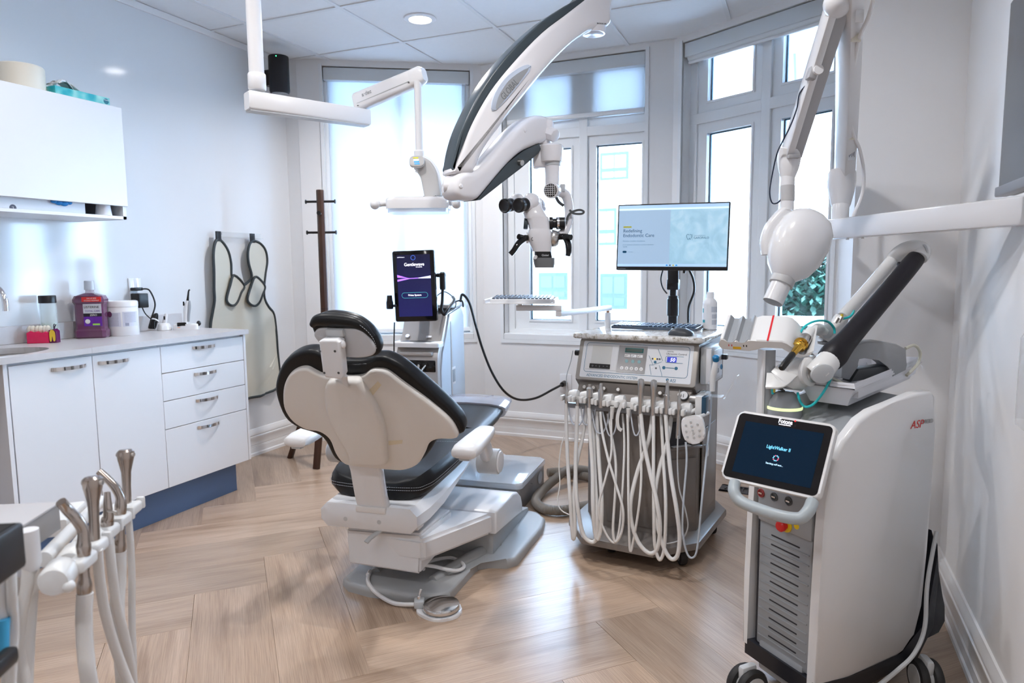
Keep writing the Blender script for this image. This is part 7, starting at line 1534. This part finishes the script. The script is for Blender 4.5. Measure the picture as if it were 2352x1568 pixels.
obj('pivot_ring', lathe(bmesh.new(), [(.028, hz.z+.032), (.028, zt_), (.025, zt_+.004)], (pv.x, pv.y, 0), n=28), XW, T)
B0 = at(1934, 440, D=2.35)
t = bmesh.new()
def bulb(u, v, D, rx, ry): c = at(u, v, D=D); return [c+RH*(rx*math.cos(a))+FH*(ry*math.sin(a)) for a in [2*math.pi*k/20 for k in range(20)]]
loft(t, [bulb(1931, 478, 2.36, .026, .026), bulb(1931, 470, 2.36, .032, .03), bulb(1932, 440, 2.36, .042, .04), bulb(1933, 415, 2.35, .046, .042), bulb(1934, 398, 2.34, .045, .04), bulb(1936, 388, 2.33, .038, .034)]); obj('base_joint', t, XW, T)
t = bmesh.new(); P = [at(1940, 392, D=2.33), at(1944, 300, D=2.19), at(1949, 150, D=1.96), at(1953, -30, D=1.74)]
sweep(t, P, rrect(.044, .058, .006, 2), up=-FH); la = obj('lower_arm', t, XW, T)
t = bmesh.new(); sweep(t, [p_+RH*.006-FH*.030 for p_ in P], [(-.016, -.002), (.016, -.002), (.016, .002), (-.016, .002)], up=-FH); obj('arm_cover', t, mat('xray_cover', (.70, .70, .71), .35), la)
def onarm(v, dx=0, off=.034):
    u = 1940+(392-v)*.033; D = 2.33-(392-v)*.00153; return at(u+dx, v, D=D)-FH*off
for v, dx in ((94, 2), (316, -1)): obj('cable_clip', box(bmesh.new(), (0, 0, 0), (.026, .006, .026), r=.001, M=frame(onarm(v, dx), RH, n=UP)), mat('clip_cream', (.78, .75, .66), .5), T)
lb_ = obj('rating_label', box(bmesh.new(), (0, 0, 0), (.022, .0008, .055), M=frame(onarm(352, 3, .036), RH, n=UP)), mat('label_foil', (.66, .68, .72), .35), la)
for k in range(5): obj('label_line', box(bmesh.new(), (-.008+.004*k, -.0006, .004*(k % 2)), (.0012, .0004, .036), M=frame(onarm(352, 3, .036), RH, n=UP)), INKD, lb_)
obj('cover_plate', box(bmesh.new(), (0, 0, 0), (.022, .003, .032), r=.002, M=frame(onarm(48, 8), RH, n=UP)), XW, la)
t = bmesh.new(); tube(t, [onarm(-40, 30), onarm(10, 36), onarm(50, 28), onarm(94, 8, .042), onarm(150, -2, .042), onarm(220, -6, .042), onarm(290, -3, .042), onarm(316, 3, .042), onarm(350, 22), at(1984, 400, D=2.26), at(1979, 450, D=2.28), V((*(hl-d*.14)[:2], hz.z+.03))], .0055, 8); obj('cable', t, WHITE, T)
# upper arm with head
E2 = at(1922, 18, D=1.80); E3 = at(1818, 352, D=2.10); d3 = (E3-E2).normalized()
t = bmesh.new(); sd3 = d3.cross(FH).normalized(); sweep(t, [E2, E3], rrect(.052, .052, .006, 2), up=-FH); ua_ = obj('upper_arm', t, XG, T)
t = bmesh.new(); sweep(t, [E2-RH*.018-FH*.012, E3-RH*.016-FH*.012], rrect(.022, .048, .005, 2), up=-FH); obj('arm_top_cover', t, XW, T)
t = bmesh.new(); sweep(t, [E2-RH*.004-FH*.0275, E3-RH*.004-FH*.0275], [(-.0015, -.001), (.0015, -.001), (.0015, .001), (-.0015, .001)], up=-FH); obj('arm_seam', t, BLACK, ua_)
obj('elbow_cap', ball(bmesh.new(), at(1924, 8, D=1.78), (.036, .04, .036)), XW, T)
obj('elbow_axle', cyl(bmesh.new(), at(1915, 0, D=1.78), at(1956, -5, D=1.78), .03), XW, T)
cl_ = at(1856, 172, D=1.93)-FH*.03; obj('clip', box(bmesh.new(), (0, 0, 0), (.022, .03, .045), r=.004, M=frame(cl_, RH-UP*.3, n=UP)), XG, T); obj('clip_wheel', cyl(bmesh.new(), cl_-FH*.012+RH*.006, cl_-FH*.026+RH*.006, .013, .013), WHITE, T); obj('clip_hook', box(bmesh.new(), (-.002, -.0, .028), (.016, .02, .02), r=.003, M=frame(cl_, RH-UP*.3, n=UP)), BLACK, T)
t = bmesh.new(); tube(t, [cl_-UP*.02, at(1838, 212, D=1.96), at(1830, 250, D=1.98), at(1815, 290, D=2.0), at(1800, 320, D=2.04), at(1785, 352, D=2.08), at(1774, 400, D=2.1), at(1768, 440, D=2.1), at(1773, 465, D=2.1), at(1785, 466, D=2.1), at(1794, 458, D=2.1)], .0022, 6); obj('sensor_lead', t, mat('lead_navy', (.01, .02, .05), .4), T)
t = bmesh.new(); tube(t, [at(1816, 338, D=2.09), at(1813, 360, D=2.1), at(1811, 385, D=2.1), at(1809, 408, D=2.1)], [.033, .034, .030, .021], 20); obj('socket', t, XW, T)
obj('socket_foot', box(bmesh.new(), (0, 0, 0), (.034, .03, .012), r=.003, M=frame(at(1821, 360, D=2.07), RH, n=UP)), XG, T)
obj('neck', cyl(bmesh.new(), at(1807, 484, D=2.1), at(1809, 400, D=2.1), .020, .021, 24), XW, T); obj('neck_band', cyl(bmesh.new(), at(1808, 462, D=2.1), at(1808.5, 427, D=2.1), .0213, .0213, 24), mat('band_grey', (.50, .50, .51), .4), T)
t = bmesh.new(); sweep(t, catmull([at(1808, 482, D=2.10), at(1793, 500, D=2.10), at(1775, 525, D=2.10), at(1764, 555, D=2.10), at(1763, 585, D=2.10)], 5), rrect(.05, .036, .014, 3), up=-FH, scale=[(.7+.3*math.sin(math.pi*k/20), 1) for k in range(21)]); obj('yoke', t, XW, T)
# tube head
ha = (at(1868, 500, D=2.12)-at(1795, 660, D=2.10)).normalized()     # long axis, up and right
t = bmesh.new(); c0 = at(1836, 560, D=2.06); a_, b_ = perp(ha); prs = [(-.120, .030, .030), (-.112, .036, .036), (-.085, .062, .055), (-.04, .080, .066), (.01, .084, .070), (.055, .078, .066), (.085, .060, .052), (.100, .038, .034), (.106, .012, .012)]
side_ = ha.cross(-FH).normalized(); dep_ = side_.cross(ha)
loft(t, [[c0+ha*h+side_*(r1*math.copysign(abs(math.cos(x))**.85, math.cos(x)))+dep_*(r2*math.copysign(abs(math.sin(x))**.85, math.sin(x))) for x in [2*math.pi*k/28 for k in range(28)]] for h, r1, r2 in prs]); obj('tube_head', t, XW, T, ang=60)
cn = c0-ha*.118; obj('cone_ring', lathe(bmesh.new(), [(.034, -.008), (.035, .0), (.035, .018), (.032, .02)], cn, -ha, n=32), MATS['band_grey'], T)
t = bmesh.new(); lathe(t, [(.0295, .018), (.0295, .078), (.027, .078), (.027, .022), (0, .022)], cn, -ha, n=32); obj('cone', t, XW, T)
# ================================================================ TV AND ACRYLIC HOLDER ON THE RIGHT WALL
TX = .405; y0 = at(2301, 300, x=TX).y; z0 = at(2299, 450, x=TX).z; z1 = at(2306, 22, x=TX).z
T = thing('wall_tv', (XR, y0-.36, z0), 'dark flat television mounted high on the right wall', 'television')
obj('housing', bx((TX+.002, y0-.74, z0+.002), (TX+.035, y0, z1), r=.003), mat('tv_case', (.05, .055, .07), .35), T)
obj('screen', bx((TX, y0-.735, z0+.022), (TX+.003, y0-.006, z1-.006)), mat('tv_screen', (.10, .105, .12), .22), T, flat=True)
obj('bottom_bezel', bx((TX-.006, y0-.74, z0), (TX+.02, y0+.002, z0+.022), r=.003), mat('tv_bezel', (.22, .23, .26), .35), T); obj('wall_mount', bx((TX+.03, y0-.5, z0+.1), (XR-.001, y0-.2, z0+.3)), BLACK, T, flat=True)
q0 = at(2336, 760, x=XR-.03); q1 = at(2336, 960, x=XR-.03)
T = thing('acrylic_holder', (XR, q0.y-.09, q1.z), 'clear acrylic wall holder at the right picture edge', 'holder')
t = bmesh.new(); prism(t, smooth2([(0, 0), (.0, .14), (-.02, q0.z-q1.z), (-.16, q0.z-q1.z), (-.18, .02), (-.16, -.01), (-.02, -.012)], 3), frame((XR-.034, q1.y, q1.z), (0, 1, 0), (0, 0, 1)), .003); obj('front', t, clear_mat('frosted_acrylic', (.82, .84, .88), .35), T)
obj('back', bx((XR-.005, q1.y-.17, q1.z), (XR-.001, q1.y, q0.z)), CLEAR, T, flat=True); obj('side', bx((XR-.034, q1.y-.004, q1.z), (XR-.001, q1.y, q0.z-.01)), CLEAR, T, flat=True)
# ================================================================ FOREGROUND INSTRUMENT HEAD (lower left)
HM = mat('handpiece_metal', (.46, .40, .36), .22, 1)
bp = at(60, 1190, D=1.15)
T = thing('assistant_instrument_unit', (-1.42, .62, 0), 'grey assistant unit with steel suction handles and white hoses, nearest lower left', 'dental unit')
def fp_(u, v, D=1.1): return at(u, v, D=D)
bxx = (fp_(135, 1152, 1.18)-fp_(0, 1178, 1.02)); bxx.z = 0; bxx.normalize(); cz = fp_(136, 1152, 1.18)
MBx = frame(cz, bxx, n=UP)      # x towards the right end, origin at near top right corner
GT = mat('unit_taupe', (.33, .31, .30), .4); GTT = mat('unit_top', (.58, .56, .56), .4)
obj('control_box', bx((-.52, 0, -.048), (0, .17, -.004), r=.002, M=MBx), GT, T); obj('box_lid', bx((-.52, -.001, -.004), (.001, .171, .0), r=.001, M=MBx), GTT, T)
obj('support_post', cyl(bmesh.new(), MBx @ V((-.42, .09, -.05)), V((*(MBx @ V((-.42, .09, 0)))[:2], .02)), .025), GT, T); c = MBx @ V((-.42, .09, 0)); obj('floor_base', lathe(bmesh.new(), [(.16, 0), (.16, .018), (.12, .03), (.03, .035)], (c.x, c.y, 0), n=32), GT, T)
# black holders nearer the viewer
MBk = frame(fp_(56, 1196, .86), bxx, n=UP); obj('black_caddy', bx((-.20, 0, -.058), (.0, .07, .0), r=.005, M=MBk), BLACK, T); obj('caddy_well', bx((-.19, .006, -.001), (-.008, .064, .0008), M=MBk), mat('well_black', (.004, .004, .005), .7), T, flat=True)
MBk2 = frame(fp_(46, 1478, .86), bxx, n=UP); obj('black_bracket', bx((-.16, 0, -.022), (.0, .018, .0), r=.006, M=MBk2), BLACK, T)
# holder arm and clamps
CL = [(182, 1290, 1.06), (214, 1254, 1.13), (243, 1220, 1.20), (272, 1193, 1.27), (298, 1167, 1.34)]
PW_ = mat('clamp_white', (.82, .83, .84), .3)
arm_p = [fp_(118, 1300, 1.10), fp_(180, 1215, 1.32), fp_(215, 1170, 1.45)]
t = bmesh.new(); tube(t, [fp_(100, 1285, 1.07), fp_(150, 1232, 1.2), fp_(205, 1178, 1.38), fp_(232, 1150, 1.48)], .012, 12); obj('holder_arm', t, PW_, T)
t = bmesh.new(); sweep(t, [fp_(118, 1215, 1.28), fp_(165, 1170, 1.42)], rrect(.05, .03, .004, 2)); obj('arm_bridge', t, PW_, T)
obj('arm_link', cyl(bmesh.new(), MBx @ V((-.05, .10, -.03)), fp_(150, 1200, 1.36), .014), PW_, T)
for i, (u, v, D) in enumerate(CL):
    c = fp_(u, v, D); M = frame(c, bxx, n=UP); dx = -.055 if i == 0 else -.045
    cm = obj('clamp', box(bmesh.new(), (.0, -.004, 0), (.052 if i == 0 else .042, .026, .021), r=.006, seg=3, M=M), PW_, T)
    ax = M.to_3x3() @ V((1, .18, .02)); dc = M @ V((-.026, .012, -.002))
    dr = obj('clamp_drum', lathe(bmesh.new(), [(.010, -.042), (.019, -.040), (.0225, -.034), (.0225, .0), (.018, .004)], dc, ax, n=24), PW_, T)
    if i == 0: obj('drum_knob', ball(bmesh.new(), M @ V((-.058, -.012, -.012)), .009), PW_, dr)
    if i: obj('clamp_finger', box(bmesh.new(), (.022, -.012, .004), (.010, .016, .024), r=.004, M=M), PW_, cm)
def tool(pts, rs, name='suction_handle', n=16, m_=HM): t_ = bmesh.new(); tube(t_, [fp_(*p_) for p_ in pts], rs, n, 5); return obj(name, t_, m_, T)
tool([(140, 1152, 1.04), (155, 1170, 1.05), (178, 1194, 1.055), (191, 1218, 1.06), (192, 1240, 1.06), (192, 1255, 1.06), (193, 1276, 1.06)], [.0075, .008, .0085, .0085, .009, .0105, .009])
tool([(193, 1306, 1.06), (194, 1326, 1.06), (194, 1343, 1.06), (194, 1364, 1.06)], [.0075, .008, .0105, .0098], 'coupling')
def valve(u, v, D, u2, v2, name='suction_valve'):
    a, b_ = fp_(u2, v2, D), fp_(u, v, D); ax = (b_-a).normalized(); L = (b_-a).length
    o = obj(name, lathe(bmesh.new(), [(.0085, 0), (.0082, L*.35), (.0095, L*.6), (.0150, L*.82), (.0165, L*.90), (.0165, L*.96), (.012, L), (0, L)], a, ax, n=20, sx=1.0, sy=.8), HM, T)
    obj('valve_lever', cyl(bmesh.new(), b_-ax*.010-RH*.017, b_-ax*.010+RH*.017, .004), STEEL, o)
valve(212, 1094, 1.13, 218, 1240); valve(288, 1032, 1.34, 292, 1160)
tool([(246, 1130, 1.2), (247, 1158, 1.2), (249, 1186, 1.2), (246, 1196, 1.2), (247, 1212, 1.2)], [.005, .007, .0085, .0105, .0095], 'syringe'); obj('syringe_ring', box(bmesh.new(), fp_(257, 1174, 1.19), (.022, .004, .004), r=.001), STEEL, T)
tool([(228, 1082, 1.27), (245, 1098, 1.27), (264, 1118, 1.27), (276, 1142, 1.27), (277, 1162, 1.27), (276, 1184, 1.27)], [.0065, .0072, .0078, .008, .0105, .0095])
tool([(276, 1212, 1.27), (276, 1236, 1.27), (274, 1250, 1.27), (274, 1268, 1.27)], [.008, .0085, .011, .0105], 'coupling')
def fh(pts, r, n='hose'): t_ = bmesh.new(); tube(t_, [fp_(*p_) for p_ in pts], r, 14, 6); return obj(n, t_, HOSEW, T)
fh([(195, 1362, 1.06), (193, 1420, 1.06), (196, 1490, 1.06), (205, 1568, 1.06), (225, 1680, 1.08)], .0118)
fh([(224, 1262, 1.12), (228, 1320, 1.13), (240, 1400, 1.15), (262, 1480, 1.18), (295, 1568, 1.2), (330, 1640, 1.2)], .0080)
fh([(250, 1232, 1.2), (256, 1300, 1.2), (268, 1390, 1.22), (286, 1460, 1.24), (302, 1540, 1.26), (312, 1640, 1.28)], .0080)
fh([(274, 1266, 1.27), (273, 1330, 1.27), (269, 1400, 1.26), (278, 1500, 1.26), (288, 1640, 1.26)], .0125)
fh([(294, 1180, 1.34), (300, 1250, 1.34), (303, 1330, 1.34), (303, 1420, 1.34), (306, 1520, 1.34), (308, 1640, 1.34)], .0065)
fh([(25, 1305, .9), (28, 1380, .9), (32, 1450, .92), (28, 1520, .92), (22, 1640, .92)], .0062)
fh([(66, 1248, 1.0), (64, 1330, 1.0), (50, 1410, 1.0), (42, 1490, 1.0), (60, 1580, 1.0)], .0085); fh([(70, 1300, 1.06), (64, 1400, 1.06), (58, 1490, 1.06), (52, 1640, 1.06)], .0125); fh([(38, 1320, 1.1), (45, 1400, 1.1), (38, 1500, 1.1), (18, 1640, 1.1)], .009); fh([(2, 1320, .95), (10, 1420, .95), (14, 1520, .95), (14, 1640, .95)], .0062)
obj('syringe_body', cyl(bmesh.new(), fp_(-2, 1490, .9), fp_(2, 1300, .9), .010, .010), WHITE, T); obj('syringe_label', cyl(bmesh.new(), fp_(-1, 1500, .895), fp_(1, 1420, .895), .0106, .0106), mat('label_sky', (.06, .45, .80), .4), T)
obj('hose_collar', lathe(bmesh.new(), [(.012, -.012), (.014, -.008), (.014, .008), (.012, .012)], fp_(60, 1300, 1.03), UP), clear_mat('frosted_collar', (.75, .78, .85), .7), T)
obj('hose_cup', lathe(bmesh.new(), [(.010, -.03), (.0135, -.02), (.0135, .03)], fp_(68, 1262, 1.0), UP, n=20), WHITE, T)
